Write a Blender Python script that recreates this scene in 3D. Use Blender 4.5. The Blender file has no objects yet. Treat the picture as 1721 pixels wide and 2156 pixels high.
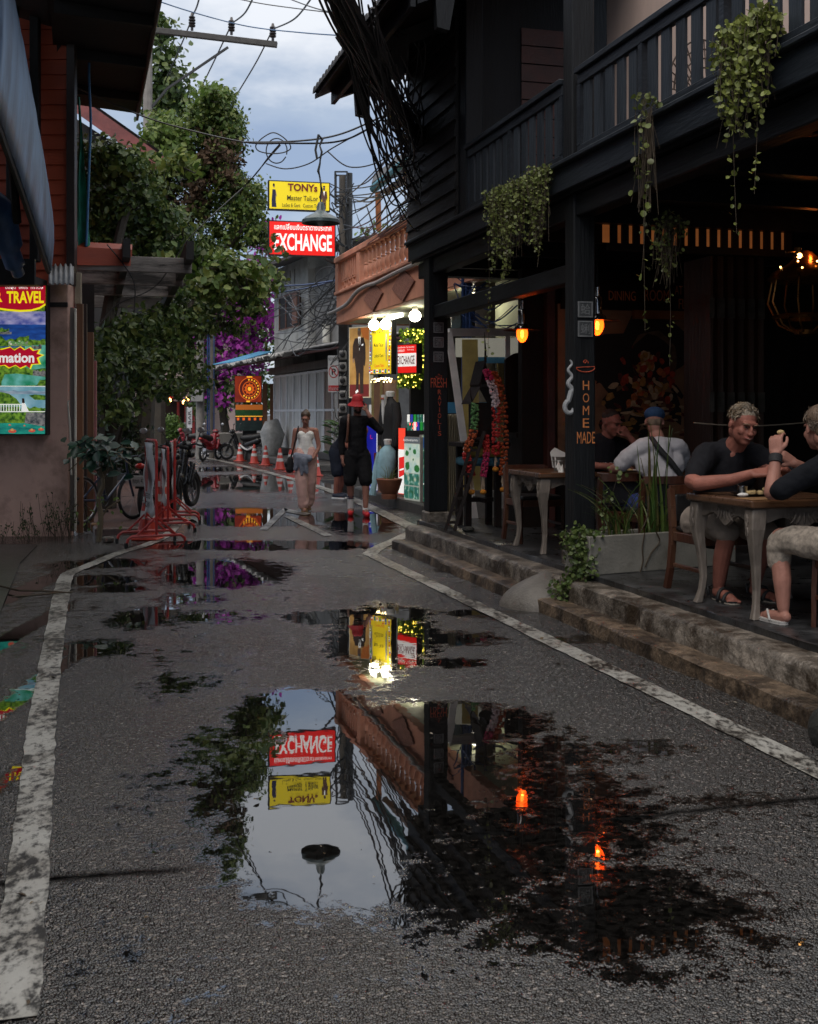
import bpy, bmesh, math, random
import numpy as np
from mathutils import Vector, Matrix
random.seed(7)
rng = np.random.default_rng(7)
scn = bpy.context.scene
COL = scn.collection
rad = math.radians

# ---------------------------------------------------------------- camera
EYE = 1.6
cam_d = bpy.data.cameras.new('camera')
cam = bpy.data.objects.new('camera', cam_d)
COL.objects.link(cam)
cam.location = (0, 0, EYE)
cam.rotation_euler = (rad(90), 0, 0)
cam_d.sensor_fit = 'HORIZONTAL'
cam_d.sensor_width = 24.0
cam_d.lens = 35.0
cam_d.shift_y = -0.1197
cam_d.dof.use_dof = True; cam_d.dof.focus_distance = 9.0; cam_d.dof.aperture_fstop = 6.3
cam_d.clip_start = 0.05
cam_d.clip_end = 3000
scn.camera = cam

# ---------------------------------------------------------------- sky, sun, exposure
SUN_EL, SUN_AZ = 52.0, 205.0           # veiled sun high behind the camera
W = bpy.data.worlds.new('World'); scn.world = W; W.use_nodes = True
nt = W.node_tree; nt.nodes.clear()
def wn(t, **k):
    n = nt.nodes.new(t)
    for a, b in k.items(): setattr(n, a, b)
    return n
sky = wn('ShaderNodeTexSky', sky_type='NISHITA', sun_disc=False, sun_elevation=rad(SUN_EL), sun_rotation=rad(SUN_AZ))
tc = wn('ShaderNodeTexCoord')
sep = wn('ShaderNodeSeparateXYZ'); nt.links.new(tc.outputs['Generated'], sep.inputs[0])
addz = wn('ShaderNodeMath', operation='ADD'); addz.inputs[1].default_value = 0.22
absz = wn('ShaderNodeMath', operation='ABSOLUTE'); nt.links.new(sep.outputs[2], absz.inputs[0]); nt.links.new(absz.outputs[0], addz.inputs[0])
dx = wn('ShaderNodeMath', operation='DIVIDE'); nt.links.new(sep.outputs[0], dx.inputs[0]); nt.links.new(addz.outputs[0], dx.inputs[1])
dy = wn('ShaderNodeMath', operation='DIVIDE'); nt.links.new(sep.outputs[1], dy.inputs[0]); nt.links.new(addz.outputs[0], dy.inputs[1])
cmb = wn('ShaderNodeCombineXYZ'); nt.links.new(dx.outputs[0], cmb.inputs[0]); nt.links.new(dy.outputs[0], cmb.inputs[1])
no = wn('ShaderNodeTexNoise'); no.inputs['Scale'].default_value = 2.1; no.inputs['Detail'].default_value = 7; no.inputs['Roughness'].default_value = 0.56
mp = wn('ShaderNodeMapping'); mp.inputs['Location'].default_value = (12.4, 1.7, 1.5); mp.inputs['Scale'].default_value = (0.75, 0.8, 1)
nt.links.new(cmb.outputs[0], mp.inputs[0]); nt.links.new(mp.outputs[0], no.inputs['Vector'])
cr = wn('ShaderNodeValToRGB')
el = cr.color_ramp.elements
el[0].position = 0.40; el[0].color = (2.45, 3.1, 4.4, 1)
el[1].position = 0.66; el[1].color = (7.2, 7.3, 7.5, 1)
e = el.new(0.52); e.color = (3.4, 4.0, 5.0, 1)
nt.links.new(no.outputs[0], cr.inputs[0])
mx = wn('ShaderNodeMix', data_type='RGBA'); mx.inputs[0].default_value = 0.8
nt.links.new(sky.outputs[0], mx.inputs[6]); nt.links.new(cr.outputs[0], mx.inputs[7])
bg = wn('ShaderNodeBackground'); bg.inputs[1].default_value = 0.1
zr = wn('ShaderNodeMapRange', interpolation_type='SMOOTHSTEP')      # an overcast sky is brightest overhead
zr.inputs[1].default_value = 0.28; zr.inputs[2].default_value = 0.85; zr.inputs[3].default_value = 1.0; zr.inputs[4].default_value = 3.0
nt.links.new(absz.outputs[0], zr.inputs[0])
gr = wn('ShaderNodeMapRange'); gr.inputs[1].default_value = 0.45; gr.inputs[2].default_value = 0.75; gr.inputs[4].default_value = 0.85; nt.links.new(absz.outputs[0], gr.inputs[0])
gm_ = wn('ShaderNodeMix', data_type='RGBA'); gm_.inputs[7].default_value = (4.9, 4.65, 4.3, 1); nt.links.new(gr.outputs[0], gm_.inputs[0]); nt.links.new(mx.outputs[2], gm_.inputs[6])
vm = wn('ShaderNodeVectorMath', operation='SCALE'); nt.links.new(gm_.outputs[2], vm.inputs[0]); nt.links.new(zr.outputs[0], vm.inputs['Scale'])
nt.links.new(vm.outputs[0], bg.inputs[0])
wo = wn('ShaderNodeOutputWorld'); nt.links.new(bg.outputs[0], wo.inputs[0])

sun_d = bpy.data.lights.new('sun', 'SUN'); sun_d.energy = 0.9; sun_d.angle = rad(40); sun_d.color = (1.0, 0.92, 0.83)
sun = bpy.data.objects.new('sun', sun_d); COL.objects.link(sun)
_az, _el = rad(SUN_AZ), rad(SUN_EL)
_dir = Vector((math.sin(_az) * math.cos(_el), math.cos(_az) * math.cos(_el), math.sin(_el)))
sun.rotation_euler = _dir.to_track_quat('Z', 'Y').to_euler()

scn.view_settings.view_transform = 'Standard'
scn.view_settings.look = 'None'
scn.view_settings.gamma = 1.0
scn.view_settings.exposure = 0.5
scn.view_settings.use_curve_mapping = False
scn.cycles.max_bounces = 8; scn.cycles.diffuse_bounces = 3; scn.cycles.glossy_bounces = 4
scn.cycles.transparent_max_bounces = 12
scn.cycles.sample_clamp_indirect = 6.0

# ---------------------------------------------------------------- frames of reference
FPX = 2510.0
def P(px, py, d):
    return Vector(((px - 860.5) / FPX * d, d, EYE - (py - 872.0) / FPX * d))
def G(px, py, z=0.0):
    d = FPX * (EYE - z) / (py - 872.0)
    return Vector(((px - 860.5) / FPX * d, d, z))
TH = rad(15.41)
CT, ST = math.cos(TH), math.sin(TH)
def R(w, s, z=0.0):                        # street frame: w across to the right, s along the street
    return Vector((w * CT - s * ST, w * ST + s * CT, z))

# ---------------------------------------------------------------- mesh builder
class MB:
    def __init__(self):
        self.v = []; self.f = []; self.m = []; self.ci = 0; self.mats = []
    def use(self, mat):
        if mat not in self.mats: self.mats.append(mat)
        self.ci = self.mats.index(mat); return self
    def add(self, vs, fs):
        o = len(self.v)
        self.v += [tuple(p) for p in vs]
        for q in fs:
            self.f.append(tuple(i + o for i in q)); self.m.append(self.ci)
        return self
    def hexa(self, p):                     # 8 points: bottom ring then top ring
        return self.add(p, [(0,3,2,1),(4,5,6,7),(0,1,5,4),(1,2,6,5),(2,3,7,6),(3,0,4,7)])
    def box(self, x0, x1, y0, y1, z0, z1):
        return self.hexa([(x0,y0,z0),(x1,y0,z0),(x1,y1,z0),(x0,y1,z0),(x0,y0,z1),(x1,y0,z1),(x1,y1,z1),(x0,y1,z1)])
    def obox(self, c, ax, ay, az):         # centre and three half-axis vectors
        c = Vector(c); ax = Vector(ax); ay = Vector(ay); az = Vector(az)
        return self.hexa([c-ax-ay-az, c+ax-ay-az, c+ax+ay-az, c-ax+ay-az, c-ax-ay+az, c+ax-ay+az, c+ax+ay+az, c-ax+ay+az])
    def bar(self, p0, p1, w, h, up=(0,0,1)):
        p0 = Vector(p0); p1 = Vector(p1); d = (p1 - p0); L = d.length; d.normalize()
        s = d.cross(Vector(up))
        if s.length < 1e-4: s = d.cross(Vector((1,0,0)))
        s.normalize(); u = s.cross(d)
        return self.obox((p0+p1)/2, s*w/2, d*L/2, u*h/2)
    def tube(self, pts, r, n=8, cap=True):
        pts = [Vector(p) for p in pts]
        if not hasattr(r, '__len__'): r = [r]*len(pts)
        rings = []; prev = None
        for i, p in enumerate(pts):
            if i == 0: d = pts[1]-pts[0]
            elif i == len(pts)-1: d = pts[-1]-pts[-2]
            else: d = pts[i+1]-pts[i-1]
            if d.length < 1e-9: d = Vector((0,0,1))
            d.normalize()
            if prev is None:
                a = d.cross(Vector((0,0,1)))
                if a.length < 1e-3: a = d.cross(Vector((1,0,0)))
            else:
                a = prev - d*prev.dot(d)
                if a.length < 1e-4: a = d.cross(Vector((0,0,1)))
            a.normalize(); prev = a; b = d.cross(a)
            rings.append([p + (a*math.cos(2*math.pi*k/n) + b*math.sin(2*math.pi*k/n))*r[i] for k in range(n)])
        vs = [q for g in rings for q in g]; fs = []
        for i in range(len(pts)-1):
            for k in range(n):
                k2 = (k+1) % n
                fs.append((i*n+k, i*n+k2, (i+1)*n+k2, (i+1)*n+k))
        if cap:
            fs.append(tuple(range(n-1,-1,-1))); fs.append(tuple((len(pts)-1)*n+k for k in range(n)))
        return self.add(vs, fs)
    def lathe(self, prof, c=(0,0,0), n=20, axis=None, cap=True):      # prof: (r, z)
        c = Vector(c); vs = []; fs = []
        if axis is None: X, Y, Z = Vector((1,0,0)), Vector((0,1,0)), Vector((0,0,1))
        else:
            Z = Vector(axis).normalized(); X = Z.orthogonal().normalized(); Y = Z.cross(X)
        for (r, z) in prof:
            for k in range(n):
                a = 2*math.pi*k/n
                vs.append(c + X*(r*math.cos(a)) + Y*(r*math.sin(a)) + Z*z)
        for i in range(len(prof)-1):
            for k in range(n):
                k2 = (k+1) % n
                fs.append((i*n+k, i*n+k2, (i+1)*n+k2, (i+1)*n+k))
        if cap:
            fs.append(tuple(range(n-1,-1,-1))); fs.append(tuple((len(prof)-1)*n+k for k in range(n)))
        return self.add(vs, fs)
    def prism(self, poly, o, ux, uy, depth):   # planar outline (a,b) in axes ux,uy at o, extruded by vector depth
        o = Vector(o); ux = Vector(ux); uy = Vector(uy); dp = Vector(depth); n = len(poly)
        vs = [o + ux*a + uy*b for a, b in poly] + [o + ux*a + uy*b + dp for a, b in poly]
        fs = [tuple(range(n-1,-1,-1)), tuple(range(n, 2*n))] + [(i, (i+1) % n, n+(i+1) % n, n+i) for i in range(n)]
        return self.add(vs, fs)
    def flat(self, poly, o, ux, uy):
        o = Vector(o); ux = Vector(ux); uy = Vector(uy)
        return self.add([o + ux*a + uy*b for a, b in poly], [tuple(range(len(poly)))])
    def ell(self, c, rx, ry=None, rz=None, nu=12, nv=8, M=None):
        ry = ry or rx; rz = rz or rx; c = Vector(c); vs = []; fs = []
        for j in range(nv+1):
            t = math.pi*j/nv
            for i in range(nu):
                a = 2*math.pi*i/nu
                q = Vector((rx*math.sin(t)*math.cos(a), ry*math.sin(t)*math.sin(a), rz*math.cos(t)))
                if M is not None: q = M @ q
                vs.append(c+q)
        for j in range(nv):
            for i in range(nu):
                i2 = (i+1) % nu
                if j == 0: fs.append((i, nu+i, nu+i2))
                elif j == nv-1: fs.append((j*nu+i, (j+1)*nu+i, j*nu+i2))
                else: fs.append((j*nu+i, (j+1)*nu+i, (j+1)*nu+i2, j*nu+i2))
        return self.add(vs, fs)
    def build(self, name, mat=None, parent=None, smooth=False, bevel=0, loc=None, rot=None, seg=1):
        me = bpy.data.meshes.new(name)
        me.from_pydata(self.v, [], self.f)
        mats = self.mats if self.mats else [mat]
        for m in mats: me.materials.append(m)
        if len(mats) > 1: me.polygons.foreach_set('material_index', self.m)
        if smooth:
            me.polygons.foreach_set('use_smooth', [True]*len(me.polygons))
            if smooth != 'all': me.set_sharp_from_angle(angle=rad(40))
        me.update()
        o = bpy.data.objects.new(name, me); COL.objects.link(o)
        if parent is not None: o.parent = parent
        if loc is not None: o.location = loc
        if rot is not None: o.rotation_euler = rot
        if bevel:
            b = o.modifiers.new('edge', 'BEVEL'); b.width = bevel; b.segments = seg; b.limit_method = 'ANGLE'; b.angle_limit = rad(40)
            b.harden_normals = False
        return o

def tag(o, label=None, cat=None, group=None, kind=None):
    if label: o['label'] = label
    if cat: o['category'] = cat
    if group: o['group'] = group
    if kind: o['kind'] = kind
    return o
def thing(name, label, cat, loc=(0,0,0), rz=0.0, group=None):
    o = bpy.data.objects.new(name, None); o.empty_display_size = 0.1; COL.objects.link(o)
    o.location = loc; o.rotation_euler = (0, 0, rz)
    return tag(o, label, cat, group)
def dup(root, loc=None, rz=None, label=None, group=None):
    r = root.copy(); COL.objects.link(r)
    if loc is not None: r.location = loc
    if rz is not None: r.rotation_euler = (0, 0, rz)
    if label: r['label'] = label
    if group: r['group'] = group
    for ch in list(root.children):
        c = ch.copy(); COL.objects.link(c); c.parent = r
        for g in list(ch.children):
            d = g.copy(); COL.objects.link(d); d.parent = c
    return r

# ---------------------------------------------------------------- lettering
def text(s, o, ux, uy, w=None, h=0.1, mat=None, parent=None, name='lettering', bold=0.0, align='CENTER', depth=0.0, squash=None):
    """Writing laid on the plane through o with axes ux (along) and uy (up); w x h is the size of its box."""
    cu = bpy.data.curves.new(name, 'FONT'); cu.body = s; cu.size = 1.0
    cu.offset = bold; cu.extrude = depth; cu.resolution_u = 3
    ob = bpy.data.objects.new(name, cu); COL.objects.link(ob)
    dg = bpy.context.evaluated_depsgraph_get()
    me = bpy.data.meshes.new_from_object(ob.evaluated_get(dg))
    bpy.data.objects.remove(ob); bpy.data.curves.remove(cu)
    n = len(me.vertices); co = np.empty(n*3, dtype=np.float32); me.vertices.foreach_get('co', co); co = co.reshape(-1, 3)
    if n == 0: return None
    lo = co.min(0); hi = co.max(0)
    sy = h / max(hi[1]-lo[1], 1e-6); sx = sy if w is None else w / max(hi[0]-lo[0], 1e-6)
    ax = {'CENTER': (lo[0]+hi[0])/2, 'LEFT': lo[0], 'RIGHT': hi[0]}[align]; ay = (lo[1]+hi[1])/2
    ux = Vector(ux).normalized(); uy = Vector(uy).normalized(); nz = ux.cross(uy)
    A = np.array([ux, uy, nz], dtype=np.float64)
    q = np.stack([(co[:,0]-ax)*sx, (co[:,1]-ay)*sy, co[:,2]], 1)
    co2 = q @ A + np.array(o)
    me.vertices.foreach_set('co', co2.astype(np.float32).ravel()); me.update()
    me.materials.clear(); me.materials.append(mat)
    r = bpy.data.objects.new(name, me); COL.objects.link(r)
    if parent is not None: r.parent = parent
    return r

# ---------------------------------------------------------------- materials
def newmat(name):
    m = bpy.data.materials.new(name); m.use_nodes = True
    return m, m.node_tree, m.node_tree.nodes['Principled BSDF']
_cache = {}
def M(name, col, rough=0.6, var=0.25, scale=6.0, bump=0.15, bscale=None, metal=0.0, stretch=(1,1,1), spec=0.5, dirt=None, dirt_scale=1.5, dirt_lo=0.55, dirt_hi=0.75, coat=0.0):
    if name in _cache: return _cache[name]
    m, t, b = newmat(name); L = t.links
    c = t.nodes.new('ShaderNodeTexCoord'); mp = t.nodes.new('ShaderNodeMapping'); mp.inputs['Scale'].default_value = stretch
    L.new(c.outputs['Object'], mp.inputs[0])
    n = t.nodes.new('ShaderNodeTexNoise'); n.inputs['Scale'].default_value = scale; n.inputs['Detail'].default_value = 6; n.inputs['Roughness'].default_value = 0.62
    L.new(mp.outputs[0], n.inputs['Vector'])
    r = t.nodes.new('ShaderNodeValToRGB')
    lo = [x*(1-var) for x in col]; hi = [min(1, x*(1+var)) for x in col]
    r.color_ramp.elements[0].position = 0.3; r.color_ramp.elements[0].color = (*lo, 1)
    r.color_ramp.elements[1].position = 0.7; r.color_ramp.elements[1].color = (*hi, 1)
    L.new(n.outputs[0], r.inputs[0]); out = r.outputs[0]
    if dirt:
        n2 = t.nodes.new('ShaderNodeTexNoise'); n2.inputs['Scale'].default_value = dirt_scale; n2.inputs['Detail'].default_value = 8; n2.inputs['Roughness'].default_value = 0.7
        L.new(mp.outputs[0], n2.inputs['Vector'])
        mr = t.nodes.new('ShaderNodeMapRange'); mr.inputs[1].default_value = dirt_lo; mr.inputs[2].default_value = dirt_hi
        L.new(n2.outputs[0], mr.inputs[0])
        x = t.nodes.new('ShaderNodeMix'); x.data_type = 'RGBA'; x.inputs[7].default_value = (*dirt, 1)
        L.new(mr.outputs[0], x.inputs[0]); L.new(out, x.inputs[6]); out = x.outputs[2]
    L.new(out, b.inputs['Base Color'])
    mr2 = t.nodes.new('ShaderNodeMapRange'); mr2.inputs[3].default_value = max(0.02, rough-0.12); mr2.inputs[4].default_value = min(1, rough+0.12)
    L.new(n.outputs[0], mr2.inputs[0]); L.new(mr2.outputs[0], b.inputs['Roughness'])
    b.inputs['Metallic'].default_value = metal; b.inputs['Specular IOR Level'].default_value = spec
    b.inputs['Coat Weight'].default_value = coat
    if bump:
        nb = t.nodes.new('ShaderNodeTexNoise'); nb.inputs['Scale'].default_value = bscale or scale*4; nb.inputs['Detail'].default_value = 5
        L.new(mp.outputs[0], nb.inputs['Vector'])
        bp = t.nodes.new('ShaderNodeBump'); bp.inputs['Strength'].default_value = bump; bp.inputs['Distance'].default_value = 0.02
        L.new(nb.outputs[0], bp.inputs['Height']); L.new(bp.outputs[0], b.inputs['Normal'])
    _cache[name] = m; return m
def E(name, col, strength):
    if name in _cache: return _cache[name]
    m, t, b = newmat(name)
    b.inputs['Base Color'].default_value = (*[min(1, c) for c in col], 1)
    b.inputs['Emission Color'].default_value = (*col, 1); b.inputs['Emission Strength'].default_value = strength
    b.inputs['Roughness'].default_value = 0.4
    _cache[name] = m; return m
def EN(name, c0, c1, strength, scale=8.0, c2=None, stretch=(1,1,1), base=0.6):
    """Back-lit printed picture: mottled colours that give off a little light."""
    if name in _cache: return _cache[name]
    m, t, b = newmat(name); L = t.links
    c = t.nodes.new('ShaderNodeTexCoord'); mp = t.nodes.new('ShaderNodeMapping'); mp.inputs['Scale'].default_value = stretch
    L.new(c.outputs['Object'], mp.inputs[0])
    n = t.nodes.new('ShaderNodeTexNoise'); n.inputs['Scale'].default_value = scale; n.inputs['Detail'].default_value = 5
    L.new(mp.outputs[0], n.inputs['Vector'])
    r = t.nodes.new('ShaderNodeValToRGB'); r.color_ramp.elements[0].position = 0.36; r.color_ramp.elements[0].color = (*c0, 1)
    r.color_ramp.elements[1].position = 0.64; r.color_ramp.elements[1].color = (*c1, 1)
    if c2: e = r.color_ramp.elements.new(0.55); e.color = (*c2, 1)
    L.new(n.outputs[0], r.inputs[0])
    L.new(r.outputs[0], b.inputs['Base Color']); L.new(r.outputs[0], b.inputs['Emission Color'])
    b.inputs['Emission Strength'].default_value = strength; b.inputs['Roughness'].default_value = 0.35
    _cache[name] = m; return m
def LEAF(name, cols, rough=0.45, transl=0.25):
    if name in _cache: return _cache[name]
    m, t, b = newmat(name); L = t.links
    g = t.nodes.new('ShaderNodeNewGeometry'); r = t.nodes.new('ShaderNodeValToRGB')
    r.color_ramp.elements[0].color = (*cols[0], 1); r.color_ramp.elements[1].color = (*cols[-1], 1)
    for i, c in enumerate(cols[1:-1]):
        e = r.color_ramp.elements.new((i+1)/(len(cols)-1)); e.color = (*c, 1)
    L.new(g.outputs['Random Per Island'], r.inputs[0]); L.new(r.outputs[0], b.inputs['Base Color'])
    b.inputs['Roughness'].default_value = rough; b.inputs['Specular IOR Level'].default_value = 0.35
    if transl:
        tr = t.nodes.new('ShaderNodeBsdfTranslucent'); L.new(r.outputs[0], tr.inputs[0])
        ms = t.nodes.new('ShaderNodeMixShader'); ms.inputs[0].default_value = transl
        L.new(b.outputs[0], ms.inputs[1]); L.new(tr.outputs[0], ms.inputs[2])
        L.new(ms.outputs[0], t.nodes['Material Output'].inputs['Surface'])
    _cache[name] = m; return m
def GLASS(name, col=(0.8,0.85,0.85), rough=0.05, alpha=0.25):
    if name in _cache: return _cache[name]
    m, t, b = newmat(name); b.inputs['Base Color'].default_value = (*col, 1); b.inputs['Roughness'].default_value = rough
    tr = t.nodes.new('ShaderNodeBsdfTransparent'); ms = t.nodes.new('ShaderNodeMixShader'); ms.inputs[0].default_value = alpha
    t.links.new(tr.outputs[0], ms.inputs[1]); t.links.new(b.outputs[0], ms.inputs[2]); t.links.new(ms.outputs[0], t.nodes['Material Output'].inputs['Surface'])
    _cache[name] = m; return m

def vnoise(x, y, seed=0, octaves=4, gain=0.5):
    """Smooth value noise for mesh shaping."""
    tot = np.zeros_like(x); amp = 1.0; fr = 1.0; norm = 0
    for o in range(octaves):
        g = np.random.default_rng(seed+o*17).random((257, 257))
        X = x*fr; Y = y*fr; xi = np.floor(X).astype(int); yi = np.floor(Y).astype(int)
        fx = X-xi; fy = Y-yi; fx = fx*fx*(3-2*fx); fy = fy*fy*(3-2*fy)
        a = g[xi % 256, yi % 256]; b = g[(xi+1) % 256, yi % 256]; c = g[xi % 256, (yi+1) % 256]; d = g[(xi+1) % 256, (yi+1) % 256]
        tot += amp*((a*(1-fx)+b*fx)*(1-fy) + (c*(1-fx)+d*fx)*fy); norm += amp; amp *= gain; fr *= 2
    return tot/norm

def leaf_mesh(name, centers, normals, ups, size, mat, parent=None, aspect=0.5, fold=0.25, droop=0.0, sizes=None, shape='pointed'):
    """Many folded leaves in one mesh; each leaf is its own island."""
    n = len(centers); c = np.asarray(centers, float); N = np.asarray(normals, float); U = np.asarray(ups, float)
    N /= np.linalg.norm(N, axis=1, keepdims=True)+1e-9
    U = U - N*(N*U).sum(1, keepdims=True); U /= np.linalg.norm(U, axis=1, keepdims=True)+1e-9
    S = np.cross(U, N)
    sz = np.full(n, size) if sizes is None else np.asarray(sizes); sz = sz[:, None]
    if shape == 'round': tpl = [(-0.5,0,0),(-0.32,.36,.5),(0.1,.5,.5),(0.42,.28,.3),(0.5,0,0),(0.42,-.28,.3),(0.1,-.5,.5),(-0.32,-.36,.5)]
    else: tpl = [(-0.5,0,0),(-0.22,.42,.42),(0.12,.5,.5),(0.5,0,0.1),(0.12,-.5,.5),(-0.22,-.42,.42)]
    k = len(tpl); V = np.zeros((n, k, 3))
    for i, (a, s, f) in enumerate(tpl):
        V[:, i] = c + U*sz*a + S*sz*aspect*s + N*sz*(fold*f) 
    h = k//2
    fa = [list(range(0, h+1)), [0] + list(range(h, k))]
    faces = []; off = np.arange(n)*k
    F1 = off[:, None] + np.array(fa[0])[None]; F2 = off[:, None] + np.array(fa[1])[None]
    loops = np.concatenate([F1, F2], 1).ravel(); l1 = len(fa[0]); l2 = len(fa[1])
    starts = (np.arange(n)*(l1+l2))[:, None] + np.array([0, l1])[None]
    me = bpy.data.meshes.new(name); me.vertices.add(n*k); me.vertices.foreach_set('co', V.ravel().astype(np.float32))
    me.loops.add(len(loops)); me.loops.foreach_set('vertex_index', loops.astype(np.int32))
    me.polygons.add(n*2); me.polygons.foreach_set('loop_start', starts.ravel().astype(np.int32))
    me.update(calc_edges=True); me.validate(); me.materials.append(mat)
    o = bpy.data.objects.new(name, me); COL.objects.link(o)
    if parent is not None: o.parent = parent
    return o
def clump(c, r, n, shell=0.55):
    """Leaf positions spread through an ellipsoid, denser towards its skin; returns points and outward directions."""
    d = rng.normal(size=(n, 3)); d /= np.linalg.norm(d, axis=1, keepdims=True)
    q = shell + (1-shell)*rng.random((n, 1))**0.7
    q = q*(0.86+0.28*rng.random((n, 1)))
    return np.array(c) + d*np.array(r)*q, d
# ================================================================= ground, road, markings, kerbs
C_ASPH = M('dark earth', (0.03, 0.028, 0.026), 0.8, 0.4, 3)
gm = MB(); gm.add([(-900,-300,-0.06),(900,-300,-0.06),(900,1500,-0.06),(-900,1500,-0.06)], [(0,1,2,3)])
tag(gm.build('ground', C_ASPH), kind='structure')

def road_material():
    m, t, b = newmat('wet asphalt'); L = t.links; N = t.nodes.new
    geo = N('ShaderNodeNewGeometry'); at = N('ShaderNodeAttribute'); at.attribute_name = 'dip'
    at2 = N('ShaderNodeAttribute'); at2.attribute_name = 'seam'
    pos = geo.outputs['Position']
    n1 = N('ShaderNodeTexNoise'); n1.inputs['Scale'].default_value = 9; n1.inputs['Detail'].default_value = 5; n1.inputs['Roughness'].default_value = 0.6
    vor = N('ShaderNodeTexVoronoi'); vor.inputs['Scale'].default_value = 130
    vor2 = N('ShaderNodeTexVoronoi'); vor2.inputs['Scale'].default_value = 120
    n3 = N('ShaderNodeTexNoise'); n3.inputs['Scale'].default_value = 0.55; n3.inputs['Detail'].default_value = 5
    for n in (n1, vor, vor2, n3): L.new(pos, n.inputs['Vector'])
    # stone height: aggregate standing out of the film of water
    def mth(op, a, b_=None, clamp=False):
        q = N('ShaderNodeMath'); q.operation = op; q.use_clamp = clamp
        for i, z in enumerate((a, b_)):
            if z is None: continue
            if isinstance(z, (int, float)): q.inputs[i].default_value = z
            else: L.new(z, q.inputs[i])
        return q.outputs[0]
    vor3 = N('ShaderNodeTexVoronoi'); vor3.inputs['Scale'].default_value = 42; L.new(pos, vor3.inputs['Vector'])
    n5 = N('ShaderNodeTexNoise'); n5.inputs['Scale'].default_value = 30; n5.inputs['Detail'].default_value = 4; L.new(pos, n5.inputs['Vector'])
    stone = mth('MULTIPLY', mth('SUBTRACT', 0.55, mth('MULTIPLY', mth('ADD', vor.outputs['Distance'], vor3.outputs['Distance']), 0.6)), 0.40)
    rough_n = mth('MULTIPLY', mth('SUBTRACT', n1.outputs[0], 0.5), 1.3)
    h = mth('SUBTRACT', mth('SUBTRACT', at.outputs['Fac'], stone), rough_n)
    mr = N('ShaderNodeMapRange'); mr.interpolation_type = 'SMOOTHSTEP'; mr.inputs[1].default_value = -0.21; mr.inputs[2].default_value = 0.14
    L.new(h, mr.inputs[0]); wet = mr.outputs[0]
    cr = N('ShaderNodeValToRGB'); e = cr.color_ramp.elements
    e[0].position = 0.0; e[0].color = (0.004, 0.0038, 0.004, 1); e[1].position = 1.0; e[1].color = (0.28, 0.24, 0.21, 1)
    x = e.new(0.5); x.color = (0.0065, 0.006, 0.006, 1); x = e.new(0.86); x.color = (0.027, 0.024, 0.022, 1)
    vsep = N('ShaderNodeSeparateColor'); L.new(vor2.outputs['Color'], vsep.inputs[0]); L.new(vsep.outputs[0], cr.inputs[0])
    big = N('ShaderNodeMix'); big.data_type = 'RGBA'; big.inputs[7].default_value = (0.020, 0.0145, 0.0105, 1)
    mrb = N('ShaderNodeMapRange'); mrb.inputs[1].default_value = 0.42; mrb.inputs[2].default_value = 0.72; mrb.inputs[4].default_value = 0.6
    L.new(n3.outputs[0], mrb.inputs[0]); L.new(mrb.outputs[0], big.inputs[0]); L.new(cr.outputs[0], big.inputs[6])
    wetc = N('ShaderNodeMix'); wetc.data_type = 'RGBA'; wetc.inputs[7].default_value = (0.007, 0.0065, 0.006, 1)
    L.new(wet, wetc.inputs[0]); L.new(big.outputs[2], wetc.inputs[6])
    seam = N('ShaderNodeMix'); seam.data_type = 'RGBA'; seam.inputs[7].default_value = (0.006, 0.006, 0.006, 1)
    L.new(at2.outputs['Fac'], seam.inputs[0]); L.new(wetc.outputs[2], seam.inputs[6])
    pit = N('ShaderNodeMapRange'); pit.inputs[1].default_value = 0.40; pit.inputs[2].default_value = 0.56; pit.inputs[3].default_value = 0.28; L.new(n5.outputs[0], pit.inputs[0])
    pm_ = N('ShaderNodeMix'); pm_.data_type = 'RGBA'; pm_.blend_type = 'MULTIPLY'; pm_.inputs[0].default_value = 1.0; L.new(seam.outputs[2], pm_.inputs[6]); L.new(pit.outputs[0], pm_.inputs[7])
    L.new(pm_.outputs[2], b.inputs['Base Color'])
    rg = N('ShaderNodeMapRange'); rg.inputs[3].default_value = 0.18; rg.inputs[4].default_value = 0.012
    L.new(wet, rg.inputs[0])
    L.new(mth('SUBTRACT', 0.5, mth('MULTIPLY', at2.outputs['Fac'], 0.5), True), b.inputs['Specular IOR Level'])
    rn = mth('ADD', rg.outputs[0], mth('MULTIPLY', mth('MULTIPLY', mth('SUBTRACT', n3.outputs[0], 0.45), 0.7), mth('SUBTRACT', 1.0, wet)))
    L.new(mth('MAXIMUM', rn, 0.012), b.inputs['Roughness'])
    irr = N('ShaderNodeMapRange'); irr.inputs[3].default_value = 2.0; irr.inputs[4].default_value = 2.1; L.new(wet, irr.inputs[0]); L.new(irr.outputs[0], b.inputs['IOR'])
    hb = mth('ADD', mth('ADD', mth('MULTIPLY', mth('SUBTRACT', 1.0, vor.outputs['Distance']), 0.008), mth('MULTIPLY', mth('SUBTRACT', 1.0, vor3.outputs['Distance']), 0.007)), mth('ADD', mth('MULTIPLY', n1.outputs[0], 0.008), mth('MULTIPLY', n5.outputs[0], 0.007)))
    bp = N('ShaderNodeBump'); bp.inputs['Distance'].default_value = 1.0
    L.new(mth('MULTIPLY', mth('SUBTRACT', 1.0, wet), 0.72), bp.inputs['Strength']); L.new(hb, bp.inputs['Height'])
    # the faintest ripple on the standing water
    rp = N('ShaderNodeTexNoise'); rp.inputs['Scale'].default_value = 5.5; rp.inputs['Detail'].default_value = 2; L.new(pos, rp.inputs['Vector'])
    bp2 = N('ShaderNodeBump'); bp2.inputs['Distance'].default_value = 0.0016; bp2.inputs['Strength'].default_value = 0.16
    L.new(rp.outputs[0], bp2.inputs['Height']); L.new(bp.outputs[0], bp2.inputs['Normal'])
    L.new(bp2.outputs[0], b.inputs['Normal'])
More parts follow.
